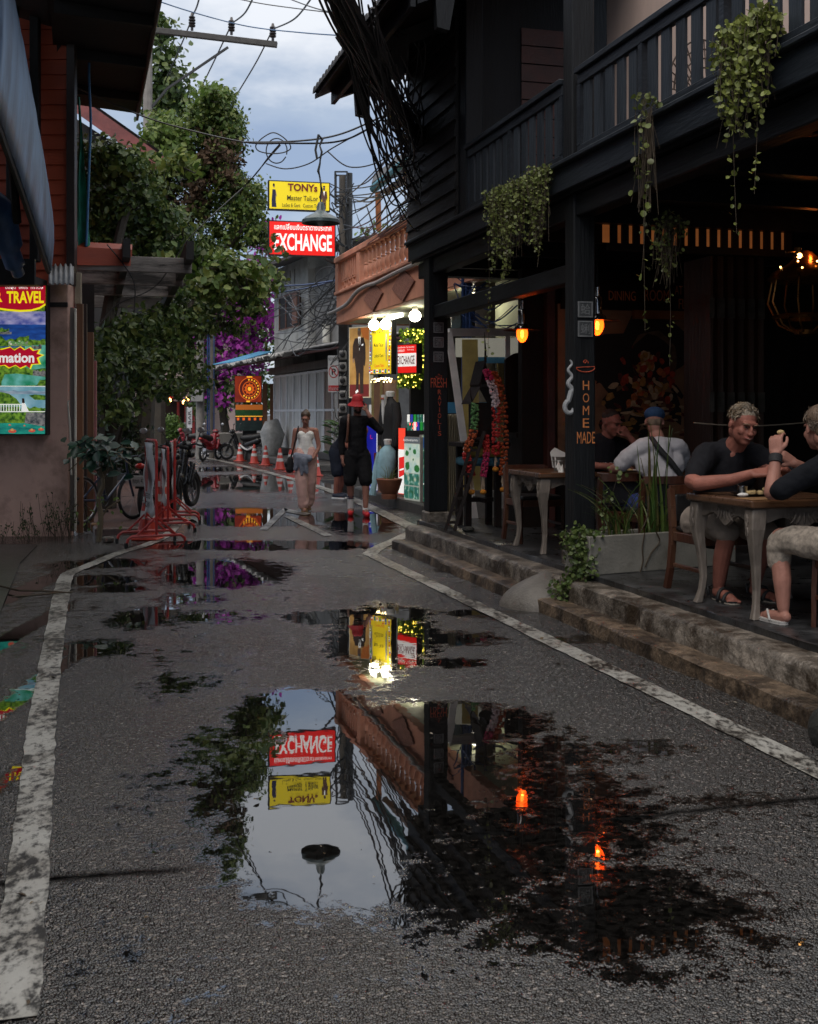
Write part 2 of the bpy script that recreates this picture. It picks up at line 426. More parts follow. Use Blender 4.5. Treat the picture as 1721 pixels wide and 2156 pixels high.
    return m
M_ROAD = road_material()

def road():
    ys = [2.2]
    while ys[-1] < 62: ys.append(ys[-1] + max(0.025, 0.0042*ys[-1]))
    ys = np.array(ys); xs = np.arange(-8.5, 6.01, 0.045)
    X, Y = np.meshgrid(xs, ys); H = np.full_like(X, -0.30)
    # low spots where the rain stands: centre and half-size on the ground, in metres
    def dip(px, py, rx, ry, a, rot=0.0):
        nonlocal H
        c = G(px, py); d = c.y
        wx = rx*d/FPX; far = G(px, max(py-ry, 880)).y; near = G(px, py+ry).y
        wy = max((far-near)/2, 0.05); cy = (far+near)/2
        u = (X-c.x)/wx; v = (Y-cy)/wy
        q = np.sqrt(u*u+v*v)
        H = np.maximum(H, -0.30 + a*np.clip(1.45-q, 0, 1)**0.8)
    for a in [
        (700,1690,215,160,0.95), (800,1620,250,130,0.85), (560,1640,150,110,0.6), (640,1500,130,45,0.9), (900,1525,210,42,0.9),
        (1100,1740,300,150,0.47), (1290,1930,300,120,0.45), (960,1850,240,110,0.44), (690,1850,185,75,0.58), (1120,1590,180,46,0.42),
        (430,1590,100,60,0.40), (330,1650,80,60,0.30), (1365,1575,90,18,0.45),
        (800,1345,105,62,0.78), (780,1430,45,24,0.62), (700,1300,90,14,0.72), (850,1290,60,12,0.7), (940,1345,110,14,0.5),
        (470,1208,120,26,0.85), (440,1196,70,10,0.8), (560,1148,235,9,0.95), (600,1092,190,13,0.95), (500,1078,120,8,0.85), (760,1100,70,22,0.8),
        (560,1018,220,14,1.0), (690,1030,90,9,0.85), (455,988,75,5,0.85), (540,1003,100,4,0.7),
        (190,1365,70,16,0.75), (300,1300,60,22,0.62), (210,1222,90,9,0.66), (250,1240,70,7,0.6), (400,1260,80,14,0.45), (230,1186,60,8,0.7), (150,1190,60,10,0.65),
        (440,1300,120,14,0.42), (950,1395,70,10,0.55), (1010,1290,90,7,0.5), (1180,1350,60,8,0.3),
        (20,1480,30,110,0.62), (18,1640,22,60,0.5), (60,1240,22,70,0.85), (45,1330,20,55,0.85), (1120,1270,60,10,0.62), (1260,1345,70,10,0.5), (980,1200,60,8,0.4),
        (640,1050,60,5,0.4), (350,1440,90,20,0.3), (1560,1690,140,30,0.25)]:
        dip(*a)
    w = X*CT + Y*ST; s = -X*ST + Y*CT
    nz = vnoise(w*1.3+40, s*0.75+40, 3, 5, 0.55); nz2 = vnoise(w*6+10, s*2.2+10, 11, 4, 0.6)
    nf = 1-0.78*np.clip((w-0.9)/0.9, 0, 1)*np.clip((10-Y)/1.5, 0, 1)
    H = H + ((nz-0.5)*0.55 + (nz2-0.5)*0.5)*nf
    H = H + 0.07*np.clip((Y-6.5)/2, 0, 1)*np.clip((26-Y)/6, 0, 1)
    H = H - 0.10*np.clip((w-2.2)/1.0, 0, 1)
    # seam across the road between two pours
    a = G(0, 1858); b = G(1721, 1680); m1 = G(500, 1822); m2 = G(850, 1772)
    line = np.interp(X[0], [a.x, m1.x, m2.x, b.x], [a.y, m1.y, m2.y, b.y])
    sd = np.abs(Y - line[None, :] + (nz2-0.5)*0.05)
    gap = np.clip(np.maximum((m1.x-0.05-X)/0.2, (X-m2.x)/0.25), 0, 1); seam = np.clip(1.3-sd/0.04, 0, 1)*gap; H = H - seam*0.8*(X < -0.3)
    Z = (vnoise(X*0.8+9, Y*0.5+9, 5, 3)-0.5)*0.002
    ny, nx = X.shape
    V = np.stack([X, Y, Z], 2).reshape(-1, 3)
    i = np.arange((ny-1)*nx).reshape(ny-1, nx)[:, :-1]
    F = np.stack([i, i+1, i+nx+1, i+nx], 2).reshape(-1, 4)
    me = bpy.data.meshes.new('road'); me.vertices.add(len(V)); me.vertices.foreach_set('co', V.astype(np.float32).ravel())
    me.loops.add(F.size); me.loops.foreach_set('vertex_index', F.astype(np.int32).ravel())
    me.polygons.add(len(F)); me.polygons.foreach_set('loop_start', np.arange(0, F.size, 4, dtype=np.int32))
    me.polygons.foreach_set('use_smooth', np.ones(len(F), bool))
    me.update(calc_edges=True)
    at = me.attributes.new('dip', 'FLOAT', 'POINT'); at.data.foreach_set('value', H.ravel().astype(np.float32))
    at = me.attributes.new('seam', 'FLOAT', 'POINT'); at.data.foreach_set('value', seam.ravel().astype(np.float32))
    me.materials.append(M_ROAD)
    o = bpy.data.objects.new('road', me); COL.objects.link(o); tag(o, kind='structure')
road()

def paint_material(name, cover, col=(0.5,0.5,0.47)):
    m, t, b = newmat(name); L = t.links; N = t.nodes.new
    geo = N('ShaderNodeNewGeometry')
    n1 = N('ShaderNodeTexNoise'); n1.inputs['Scale'].default_value = 26; n1.inputs['Detail'].default_value = 8; n1.inputs['Roughness'].default_value = 0.75
    n2 = N('ShaderNodeTexNoise'); n2.inputs['Scale'].default_value = 3.2; n2.inputs['Detail'].default_value = 4
    mp = N('ShaderNodeMapping'); mp.inputs['Rotation'].default_value = (0, 0, -TH); mp.inputs['Scale'].default_value = (1, 0.55, 1)
    L.new(geo.outputs['Position'], mp.inputs[0]); L.new(mp.outputs[0], n1.inputs['Vector']); L.new(mp.outputs[0], n2.inputs['Vector'])
    ad = N('ShaderNodeMath'); ad.operation = 'MULTIPLY_ADD'; ad.inputs[1].default_value = 0.45
    L.new(n2.outputs[0], ad.inputs[0]); L.new(n1.outputs[0], ad.inputs[2])
    mr = N('ShaderNodeMapRange'); mr.inputs[1].default_value = cover-0.06; mr.inputs[2].default_value = cover+0.07
    L.new(ad.outputs[0], mr.inputs[0])
    x = N('ShaderNodeMix'); x.data_type = 'RGBA'; x.inputs[6].default_value = (0.028, 0.026, 0.024, 1); x.inputs[7].default_value = (*col, 1)
    L.new(mr.outputs[0], x.inputs[0])
    x2 = N('ShaderNodeMix'); x2.data_type = 'RGBA'; x2.blend_type = 'MULTIPLY'; x2.inputs[0].default_value = 0.6
    cr = N('ShaderNodeValToRGB'); cr.color_ramp.elements[0].position = 0.35; cr.color_ramp.elements[0].color = (0.5, 0.44, 0.38, 1); cr.color_ramp.elements[1].position = 0.6
    L.new(n2.outputs[0], cr.inputs[0]); L.new(x.outputs[2], x2.inputs[6]); L.new(cr.outputs[0], x2.inputs[7])
    L.new(x2.outputs[2], b.inputs['Base Color']); b.inputs['Roughness'].default_value = 0.42
    bp = N('ShaderNodeBump'); bp.inputs['Strength'].default_value = 0.4; bp.inputs['Distance'].default_value = 0.008; L.new(n1.outputs[0], bp.inputs['Height']); L.new(bp.outputs[0], b.inputs['Normal'])
    return m
M_PAINT = paint_material('worn white road paint', 0.70, (0.36,0.355,0.33))
M_PAINT_OLD = paint_material('rubbed out road paint', 0.72, (0.34,0.34,0.33))
ROADZ = 0.0075
def strip(name, pts, w, mat, label=None):
    """Painted line along ground points, its edge a little ragged."""
    pts = [Vector(p) for p in pts]; dense = []
    for a, b in zip(pts[:-1], pts[1:]):
        n = max(2, int((b-a).length/0.12))
        for k in range(n): dense.append(a.lerp(b, k/n))
    dense.append(pts[-1]); vs = []; fs = []
    for i, p in enumerate(dense):
        d = (dense[min(i+1, len(dense)-1)] - dense[max(i-1, 0)]); d.z = 0; d.normalize(); s = Vector((d.y, -d.x, 0))
        j = random.uniform(-0.006, 0.006)
        vs += [p - s*(w/2+j), p + s*(w/2+random.uniform(-0.006, 0.006))]
        vs[-1].z = vs[-2].z = ROADZ
    for i in range(len(dense)-1): fs.append((2*i, 2*i+1, 2*i+3, 2*i+2))
    o = MB().add(vs, fs).build(name, mat); tag(o, kind='structure'); return o
def smoothpts(pts, n=6):
    out = []
    for i in range(len(pts)-1):
        p0 = pts[max(i-1, 0)]; p1 = pts[i]; p2 = pts[i+1]; p3 = pts[min(i+2, len(pts)-1)]
        for k in range(n):
            t = k/n
            out.append(0.5*((2*p1)+(-p0+p2)*t+(2*p0-5*p1+4*p2-p3)*t*t+(-p0+3*p1-3*p2+p3)*t**3))
    out.append(pts[-1]); return out
def GL(*a): return [G(x, y) for x, y in a]
strip('road_line', [R(3.12+0.065, 1.0), R(3.185, 13.25)] , 0.15, M_PAINT)
strip('road_line', smoothpts(GL((778,1167),(800,1152),(838,1135),(876,1116)), 5), 0.17, M_PAINT)
strip('road_line', smoothpts(GL((872,1113),(800,1078),(745,1053),(690,1032),(640,1016),(560,994),(480,974),(410,960),(370,952),(330,945)), 5), 0.22, M_PAINT)
strip('road_line', smoothpts(GL((24,2150),(62,1800),(92,1500),(121,1300),(137,1220),(152,1205),(190,1190),(250,1165),(310,1147),(350,1128),(372,1103),(381,1075),(378,1050),(366,1030)), 6), 0.14, M_PAINT)
# faint straight-ahead arrow
am = MB()
for q in [[(610,1085),(700,1128),(682,1130),(596,1088)], [(545,1116),(597,1070),(606,1073),(562,1117)], [(597,1070),(655,1082),(640,1086),(600,1078)]]:
    g = [G(*p) for p in q]; am.add([(p.x, p.y, ROADZ) for p in g], [(0,1,2,3)])
tag(am.build('road_arrow', M_PAINT_OLD), kind='structure')

# ---------------------------------------------------------------- restaurant steps and floor
M_CONC = M('wet stained concrete', (0.17,0.145,0.12), 0.45, 0.75, 9, 0.8, 34, dirt=(0.028,0.018,0.010), dirt_scale=3.4, dirt_lo=0.42, dirt_hi=0.60)
M_CONC2 = M('mossy kerb concrete', (0.125,0.088,0.058), 0.45, 0.75, 9, 0.8, 30, dirt=(0.018,0.011,0.006), dirt_scale=3.0, dirt_lo=0.42, dirt_hi=0.60)
M_FLOOR = M('polished dark cement floor', (0.04,0.041,0.043), 0.30, 0.7, 5, 0.25, 20, dirt=(0.010,0.010,0.011), dirt_scale=2.6, dirt_lo=0.42, dirt_hi=0.6)
def wobbly(w0, w1, z0, z1, s0, s1, mat, name, amp=0.02, step=0.07, rnd=0.02, seed=1, cuts=()):
    """Worn cast-concrete step running along the street: rounded nosing, chipped and uneven."""
    prof = [(w0, z0), (w0+0.004, z1-rnd), (w0+rnd*0.4, z1-rnd*0.35), (w0+rnd*1.2, z1), ((w0+w1)/2, z1+0.002), (w1, z1), (w1, z0)]
    ss = np.arange(s0, s1+step, step); r = np.random.default_rng(seed)
    k = len(prof); vs = []; fs = []
    ph = r.random(k)*50
    for i, s in enumerate(ss):
        for j, (w, z) in enumerate(prof):
            n = float(vnoise(np.array([s*1.7+ph[j]]), np.array([j*3.1+seed]), seed, 4, 0.6)[0]-0.5)
            n2 = float(vnoise(np.array([s*6+ph[j]]), np.array([j*5.3+seed]), seed+5, 3)[0]-0.5)
            dw = (n*2.2*amp + n2*amp) if j < 4 else 0; dz = (n2*amp*0.7 + n*amp*0.5) if 0 < j < 6 else 0
            if j == 6 or (j == 5): dw = 0
            for c in cuts:
                if abs(s-c) < step*0.75 and 0 < j < 4: dw += 0.03; dz -= 0.012
            vs.append(R(w+dw, s, z+dz))
    for i in range(len(ss)-1):
        for j in range(k-1): fs.append((i*k+j, i*k+j+1, (i+1)*k+j+1, (i+1)*k+j))
    fs.append(tuple(range(k))); fs.append(tuple((len(ss)-1)*k+j for j in range(k-1, -1, -1)))
    o = MB().add(vs, fs).build(name, mat, smooth=True); return tag(o, kind='structure')
wobbly(3.57, 3.80, -0.05, 0.105, 9.40, 13.7, M_CONC2, 'lower_step', 0.016, seed=2, rnd=0.03, cuts=(9.1,10.9,12.2))
wobbly(3.57, 3.80, -0.05, 0.105, 1.0, 9.12, M_CONC2, 'lower_step', 0.016, seed=3, rnd=0.03, cuts=(2.2,4.0,5.1,6.5))
wobbly(3.76, 4.04, -0.04, 0.262, 1.0, 13.75, M_CONC, 'upper_step', 0.016, seed=4, rnd=0.035, cuts=(2.4,4.3,5.4,6.55,7.7,8.9,10.2,11.6,12.6))
fm = wobbly(3.97, 9.6, -0.03, 0.31, 0.8, 14.0, M_FLOOR, 'restaurant_floor', 0.010, seed=6, rnd=0.012)
# smooth cement hump poured over the step
hm = MB()
hp = []; n_u, n_v = 22, 12
for j in range(n_v+1):
    t = j/n_v*math.pi/2
    for i in range(n_u):
        a = 2*math.pi*i/n_u
        r_ = 1-(j/n_v)**1.7
        bx = 0.40*r_*math.cos(a); by = 0.36*r_*math.sin(a)
        nn = 0.03*math.sin(3*a+1)*r_
        hp.append((bx*(1+nn), by*(1+nn), 0.31*(j/n_v)**0.85))
hf = [(j*n_u+i, j*n_u+(i+1) % n_u, (j+1)*n_u+(i+1) % n_u, (j+1)*n_u+i) for j in range(n_v) for i in range(n_u)]
hm.add(hp, hf)
M_HUMP = M('grey cement lump', (0.12,0.108,0.095), 0.55, 0.3, 5, 0.35, 40, dirt=(0.06,0.05,0.04), dirt_scale=2.5)
o = hm.build('cement_lump', M_HUMP, smooth=True, loc=R(3.76, 9.33, -0.02), rot=(0,0,TH))
tag(o, 'smooth grey cement lump poured over the lower step near the planter', 'cement lump')
# stone at the right end of the step
sm = MB()
for c, r_ in (((0,0,0.05),(0.11,0.14,0.13)), ((0.08,0.12,0.02),(0.09,0.10,0.09)), ((-0.03,-0.10,0.0),(0.09,0.08,0.08))): sm.ell(c, *r_, 14, 10)
M_ROCK = M('dark mossy rock', (0.018,0.018,0.015), 0.8, 0.6, 9, 0.9, 18)
o = sm.build('rock', M_ROCK, smooth=True, loc=R(3.50, 5.0, 0.02), rot=(0,0,0.4)); tag(o, 'dark mossy rock at the end of the lower step by the road edge', 'rock')
dm = o.modifiers.new('rough', 'SUBSURF'); dm.levels = dm.render_levels = 1
# ================================================================= restaurant (timber house on the right)
M_BLACKWOOD = M('black stained timber', (0.010,0.011,0.0125), 0.5, 0.4, 5, 0.35, 40, stretch=(1,1,0.12), spec=0.18)
M_RAIL = M('blue black painted boards', (0.024,0.030,0.038), 0.5, 0.35, 5, 0.3, 40, stretch=(1,1,0.15), spec=0.18)
M_RAILH = M('blue black painted rails', (0.017,0.021,0.027), 0.45, 0.35, 5, 0.3, 40, stretch=(1,0.15,1), spec=0.18)
M_BEAM = M('tarred beam', (0.008,0.0085,0.010), 0.45, 0.4, 5, 0.3, 40, stretch=(1,0.12,1), spec=0.18)
M_SIDING = M('weathered dark siding', (0.032,0.028,0.026), 0.6, 0.45, 4, 0.5, 30, stretch=(1,0.15,1), spec=0.18, dirt=(0.015,0.013,0.012), dirt_scale=1.2, dirt_lo=0.45, dirt_hi=0.65)
M_PLASTER_PINK = M('pinkish upstairs plaster', (0.50,0.37,0.31), 0.75, 0.15, 2.2, 0.1, stretch=(1,1,0.4))
M_REDWOOD = M('dark red timber boards', (0.055,0.014,0.009), 0.5, 0.4, 4, 0.3, 30, stretch=(1,0.15,1))
M_INT = M('sooty interior timber', (0.012,0.008,0.006), 0.6, 0.5, 4, 0.3, 30, stretch=(1,1,0.2), spec=0.18)
M_BROWNWALL = M('brown plaster', (0.26,0.14,0.07), 0.75, 0.4, 1.6, 0.15, dirt=(0.03,0.018,0.01), dirt_scale=1.0)
M_TILE = M('dark roof tile', (0.035,0.033,0.032), 0.6, 0.4, 8, 0.4, dirt=(0.03,0.045,0.02), dirt_scale=3)

RO = R(4.0, 14.0)
def rchild(mb, name, mat=None, parent=None, **k):           # mesh given in street coordinates (w, s, z)
    o = mb.build(name, mat, parent, **k); o.location = (-4.0, -14.0, 0); return o
house = thing('timber_restaurant', 'two storey black timber restaurant with a slatted balcony over an open dining terrace', 'restaurant', RO, TH)
def rpart(mb, name, mat, **k): return rchild(mb, name, mat, house, **k)

# posts of the ground floor
def post(w, s, z0, z1, r, base=True):
    b = MB()
    b.box(w-r, w+r, s-r, s+r, z0+(0.12 if base else 0), z1)
    o = rpart(b, 'column', M_BLACKWOOD, bevel=0.012)
    if base:
        q = MB().box(w-r-0.025, w+r+0.025, s-r-0.025, s+r+0.025, z0-0.02, z0+0.12).build('plinth', M_CONC, o, bevel=0.015)
    return o
col_near = post(4.14, 9.49, 0.31, 3.5, 0.10)
col_far = post(4.14, 13.80, 0.31, 3.5, 0.118)
post(4.14, 4.9, 0.31, 3.5, 0.10)
# balcony deck, fascia and beams
b = MB(); b.box(3.955, 3.999, -2.0, 14.4, 3.50, 3.70); rpart(b, 'fascia_board', M_RAILH, bevel=0.006)
b = MB(); b.box(4.002, 9.8, -2.0, 14.4, 3.47, 3.66); rpart(b, 'balcony_deck', M_BEAM)
b = MB(); b.box(3.90, 4.06, -2.0, 14.4, 3.703, 3.742); rpart(b, 'deck_edge', M_RAILH, bevel=0.008)
for i, s in enumerate(np.arange(0.6, 14, 1.15)):
    b = MB(); b.box(4.26, 9.5, s-0.05, s+0.05, 3.30, 3.467); rpart(b, 'joist', M_BEAM)
b = MB(); b.box(4.06, 4.22, -2, 14.3, 3.28, 3.467); rpart(b, 'edge_beam', M_BEAM, bevel=0.01)
b = MB(); b.box(4.265, 9.0, 13.70, 13.92, 3.26, 3.463); rpart(b, 'end_beam', M_BEAM, bevel=0.01)
b = MB(); b.box(4.07, 4.21, 9.6, 13.68, 2.74, 2.90); rpart(b, 'tie_beam', M_BEAM, bevel=0.01)
# upper posts
for s in (9.36, 14.33 - 2.1):
    b = MB(); b.box(3.97, 4.17, s-0.10, s+0.10, 3.745, 6.4); rpart(b, 'balcony_post', M_BLACKWOOD, bevel=0.01)
# balcony railing: panels of flat upright boards between slim posts
def railing(s0, s1, n, boards):
    top = MB()
    top.box(3.955, 4.075, s0, s1, 4.425, 4.475); top.box(3.985, 4.045, s0, s1, 4.335, 4.422)
    rr = rpart(top, 'top_rail', M_RAILH, bevel=0.006)
    bot = MB(); bot.box(3.985, 4.045, s0, s1, 3.745, 3.83); rpart(bot, 'bottom_rail', M_RAILH, bevel=0.005)
    L = (s1-s0)/n
    for k in range(n+1):
        s = s0 + k*L; s = min(max(s, s0+0.03), s1-0.03)
        q = MB(); q.box(3.983, 4.047, s-0.03, s+0.03, 3.832, 4.333); rpart(q, 'rail_post', M_RAILH)
    for k in range(n):
        a = s0 + k*L + 0.05; st = (L-0.10)/boards
        for j in range(boards):
            c = a + (j+0.5)*st + random.uniform(-0.006, 0.006)
            q = MB(); q.box(4.002, 4.024, c-st*0.30, c+st*0.30, 3.831, 4.334); rpart(q, 'baluster', M_RAIL)
railing(9.52, 12.16, 2, 6)
railing(3.4, 9.2, 5, 5)
# clapboard wing at the far end
b = MB(); z = 3.68
while z < 6.3:
    b.hexa([(3.93,12.42,z),(3.985,12.42,z),(3.985,14.42,z),(3.93,14.42,z),(3.963,12.42,z+0.21),(3.985,12.42,z+0.21),(3.985,14.42,z+0.21),(3.963,14.42,z+0.21)]); z += 0.19
rpart(b, 'siding', M_SIDING)
b = MB(); b.box(3.99, 4.10, 12.42, 14.42, 3.67, 6.5); b.box(4.1, 8.5, 14.30, 14.42, 3.67, 7.5); b.box(4.1, 7.9, 12.45, 12.53, 3.67, 7.2); rpart(b, 'wing_wall', M_BLACKWOOD)
# upstairs room behind the balcony
b = MB(); b.box(5.55, 5.65, -2, 12.0, 3.67, 6.9); rpart(b, 'upstairs_wall', M_PLASTER_PINK)
b = MB()
for k in range(11): b.box(4.72, 5.52, 12.425, 12.447, 3.7+k*0.2, 3.7+k*0.2+0.185)
rpart(b, 'upstairs_boarding', M_REDWOOD)
# roof
sl = math.tan(rad(26))
def roofz(w): return 5.60 + (w-2.83)*sl
b = MB(); v = [(2.83, 10.9), (7.4, 10.9), (7.4, 14.7), (2.83, 14.7)]
b.hexa([(w, s, roofz(w)-0.06) for w, s in v] + [(w, s, roofz(w)) for w, s in v]); roof = rpart(b, 'roof', M_INT)
b = MB(); s = 10.95
while s < 14.65:                                    # row of half-round tile ends along the eave
    n = 7; vs = []
    for w, in ((2.79,), (7.4,)):
        for k in range(n): a = math.pi*k/(n-1); vs.append((w, s+0.09-0.09*math.cos(a), roofz(w)+0.005+0.075*math.sin(a)))
    b.add(vs, [(k, k+1, n+k+1, n+k) for k in range(n-1)] + [tuple(range(n-1, -1, -1))]); s += 0.185
b.build('roof_tiles', M_TILE, roof)
b = MB(); b.box(3.02, 3.07, 10.9, 14.62, roofz(3.05)-0.24, roofz(3.05)-0.065); rpart(b, 'eave_board', M_BLACKWOOD)
for s in (14.45, 12.7, 11.0):
    b = MB(); b.hexa([(3.10, s-0.06, roofz(3.10)-0.22),(4.3, s-0.06, roofz(4.3)-0.30),(4.3, s+0.06, roofz(4.3)-0.30),(3.10, s+0.06, roofz(3.10)-0.22),
                      (3.10, s-0.06, roofz(3.10)-0.07),(4.3, s-0.06, roofz(4.3)-0.07),(4.3, s+0.06, roofz(4.3)-0.07),(3.10, s+0.06, roofz(3.10)-0.07)])
    b.hexa([(3.30, s-0.055, roofz(3.30)-0.52),(3.42, s-0.055, roofz(3.42)-0.60),(3.42, s+0.055, roofz(3.42)-0.60),(3.30, s+0.055, roofz(3.30)-0.52),
            (3.28, s-0.055, roofz(3.28)-0.2),(3.5, s-0.055, roofz(3.5)-0.2),(3.5, s+0.055, roofz(3.5)-0.2),(3.28, s+0.055, roofz(3.28)-0.2)])
    rpart(b, 'rafter', M_BLACKWOOD)

# ground floor interior
b = MB(); b.box(9.5, 9.65, -2, 14, 0.31, 3.47); b.box(4.85, 9.5, 12.75, 12.88, 0.31, 3.26); rpart(b, 'back_wall', M_INT)
b = MB(); b.box(5.25, 6.92, 12.66, 12.747, 0.95, 2.86); rpart(b, 'brown_wall', M_BROWNWALL)
for q in ((6.93, 7.06, 12.45), (5.1, 5.2, 12.6)): b = MB(); b.box(q[0], q[1], q[2], 12.74, 0.31, 3.24); rpart(b, 'door_post', M_REDWOOD, bevel=0.01)
# slatted transom; the lamplight behind it is put in as a glowing panel
b = MB()
for k in range(17):
    w = 4.62 + k*0.112; b.box(w, w+0.066, 9.90, 9.93, 3.14, 3.40)
b.box(4.6, 6.5, 9.88, 9.95, 3.08, 3.14); b.box(4.6, 6.5, 9.88, 9.95, 3.40, 3.46)
rpart(b, 'slatted_transom', M_INT)
b = MB(); b.box(4.6, 6.5, 10.02, 10.04, 3.17, 3.40); rpart(b, 'glowing_transom_panel', EN('self glowing orange plaster', (0.34,0.10,0.025), (0.5,0.17,0.05), 0.2, 2.0))
# stacked folding doors with their rows of hinges
M_DOOR = M('old brown door timber', (0.045,0.024,0.015), 0.45, 0.5, 5, 0.3, 30, stretch=(1,1,0.1))
M_HINGE = M('worn steel hinge', (0.10,0.09,0.075), 0.4, 0.3, 10, 0.1, metal=0.8)
for k in range(11):
    w = 6.08 + k*0.057; a = 0.05 if k % 2 else -0.05
    b = MB(); c = Vector((w, 10.95, 1.75)); ax = Vector((math.cos(1.62+a), math.sin(1.62+a), 0)); ay = Vector((-ax.y, ax.x, 0))
    b.obox(c, ax*0.27, ay*0.016, (0,0,1.43))
    d_ = rpart(b, 'folding_door', M_DOOR)
    for zz in (0.75, 1.72, 2.66):
        h = MB(); e_ = c - ax*0.272; h.obox((e_.x, e_.y, zz), ay*0.026, ax*0.006, (0,0,0.10)); h.build('hinge', M_HINGE, d_)
# cut tiles, carvings and chalk lettering on the posts
M_CHALK_R = M('red chalk', (0.42,0.07,0.03), 0.8, 0.3, 30, 0)
M_CHALK_O = M('orange chalk', (0.50,0.17,0.05), 0.8, 0.3, 30, 0)
M_PLATE = M('carved grey tile', (0.05,0.053,0.056), 0.45, 0.3, 20, 0.3)
M_PLATE2 = M('carved grey tile relief', (0.15,0.155,0.16), 0.5, 0.3, 20, 0.2)
def on_post(s_face, w, z):                                   # point just proud of a post's face that looks back down the street
    return (w, s_face-0.004, z)
UXW, UYZ = (1,0,0), (0,0,1)
def ptext(s, parent, w, z, sf, h, mat, wd=None, bold=0.0):
    return text(s, (w, sf-0.003, z), UXW, UYZ, wd, h, mat, parent, bold=bold)
SF1 = 9.49-0.10; SF2 = 13.80-0.118
def plate(parent, w, z, sf, ch, size):
    b = MB(); b.box(w-size/2, w+size/2, sf-0.012, sf+0.004, z-size/2, z+size/2); p = b.build('carved_tile', M_PLATE, parent, bevel=0.003)
    q = MB(); t = 0.008
    for x0, x1, z0, z1 in ((-.5,.5,.42,.5),(-.5,.5,-.5,-.42),(-.5,-.42,-.42,.42),(.42,.5,-.42,.42)):
        q.box(w+x0*size, w+x1*size, sf-0.016, sf-0.0121, z+z0*size, z+z1*size)
    q.build('tile_border', M_PLATE2, p)
    text(ch, (w, sf-0.0155, z), UXW, UYZ, size*0.66, size*0.66, M_PLATE2, p)
plate(col_near, 4.14, 2.49, SF1, '蛤', 0.135); plate(col_near, 4.14, 2.325, SF1, '蜊', 0.135)
for i, ch in enumerate('飲食酒家'): plate(col_far, 4.135, 2.81-0.175*i, SF2, ch, 0.125)
# a steaming bowl above HOME MADE, and one above FRESH RAVIOLIS
def bowl(parent, w, z, sf, sc, mat):
    b = MB(); y = sf-0.004
    b.tube([(w+sc*0.5*math.cos(math.pi+math.pi*t/8), y, z+sc*0.22*math.sin(math.pi+math.pi*t/8)) for t in range(9)], 0.005*sc/0.18, 5)
    b.tube([(w-sc*0.5, y, z), (w+sc*0.5, y, z+0.01)], 0.004*sc/0.18, 5)
    b.tube([(w+sc*0.16*math.cos(t*0.6)*(1-t/14), y, z+sc*0.22+sc*0.16*math.sin(t*0.6)*(1-t/14)+t*sc*0.012) for t in range(14)], 0.004*sc/0.18, 5)
    b.build('chalk_bowl', mat, parent)
bowl(col_near, 4.145, 1.995, SF1, 0.17, M_CHALK_R)
for i, ch in enumerate('HOME'): ptext(ch, col_near, 4.15, 1.845-0.107*i, SF1, 0.078, M_CHALK_O, 0.058)
ptext('MADE', col_near, 4.15, 1.40, SF1, 0.10, M_CHALK_O, 0.165)
bowl(col_far, 4.14, 2.05, SF2, 0.08, M_CHALK_R)
ptext('FRESH', col_far, 4.14, 1.975, SF2, 0.115, M_CHALK_R, 0.20)
for i, ch in enumerate('RAVIOLIS'): ptext(ch, col_far, 4.15, 1.865-0.071*i, SF2, 0.055, M_CHALK_R, 0.042 if ch != 'I' else 0.008)
# scrolled shell ornament on the near post
b = MB(); pts = []; rs = []
for t in range(34):
    k = t/33
    if k < 0.55: pts.append((0.018*math.sin(k*28), 0, 0.40-0.5*k)); rs.append(0.008+0.03*k)
    else:
        a = (k-0.55)/0.45*4.6; r_ = 0.062*(1-(k-0.55)*0.9); pts.append((-0.012+0.012-r_*math.sin(a)*0.9, 0, 0.07-0.055+r_*(math.cos(a))-0.02)); rs.append(0.0235-(k-0.55)*0.012)
b.tube(pts, rs, 8); o = b.build('shell_ornament', M('pale grey resin', (0.30,0.31,0.32), 0.5, 0.2), house, smooth=True); o.location = (4.14-0.10-0.022-4.0, 9.49-0.07-14, 1.66)

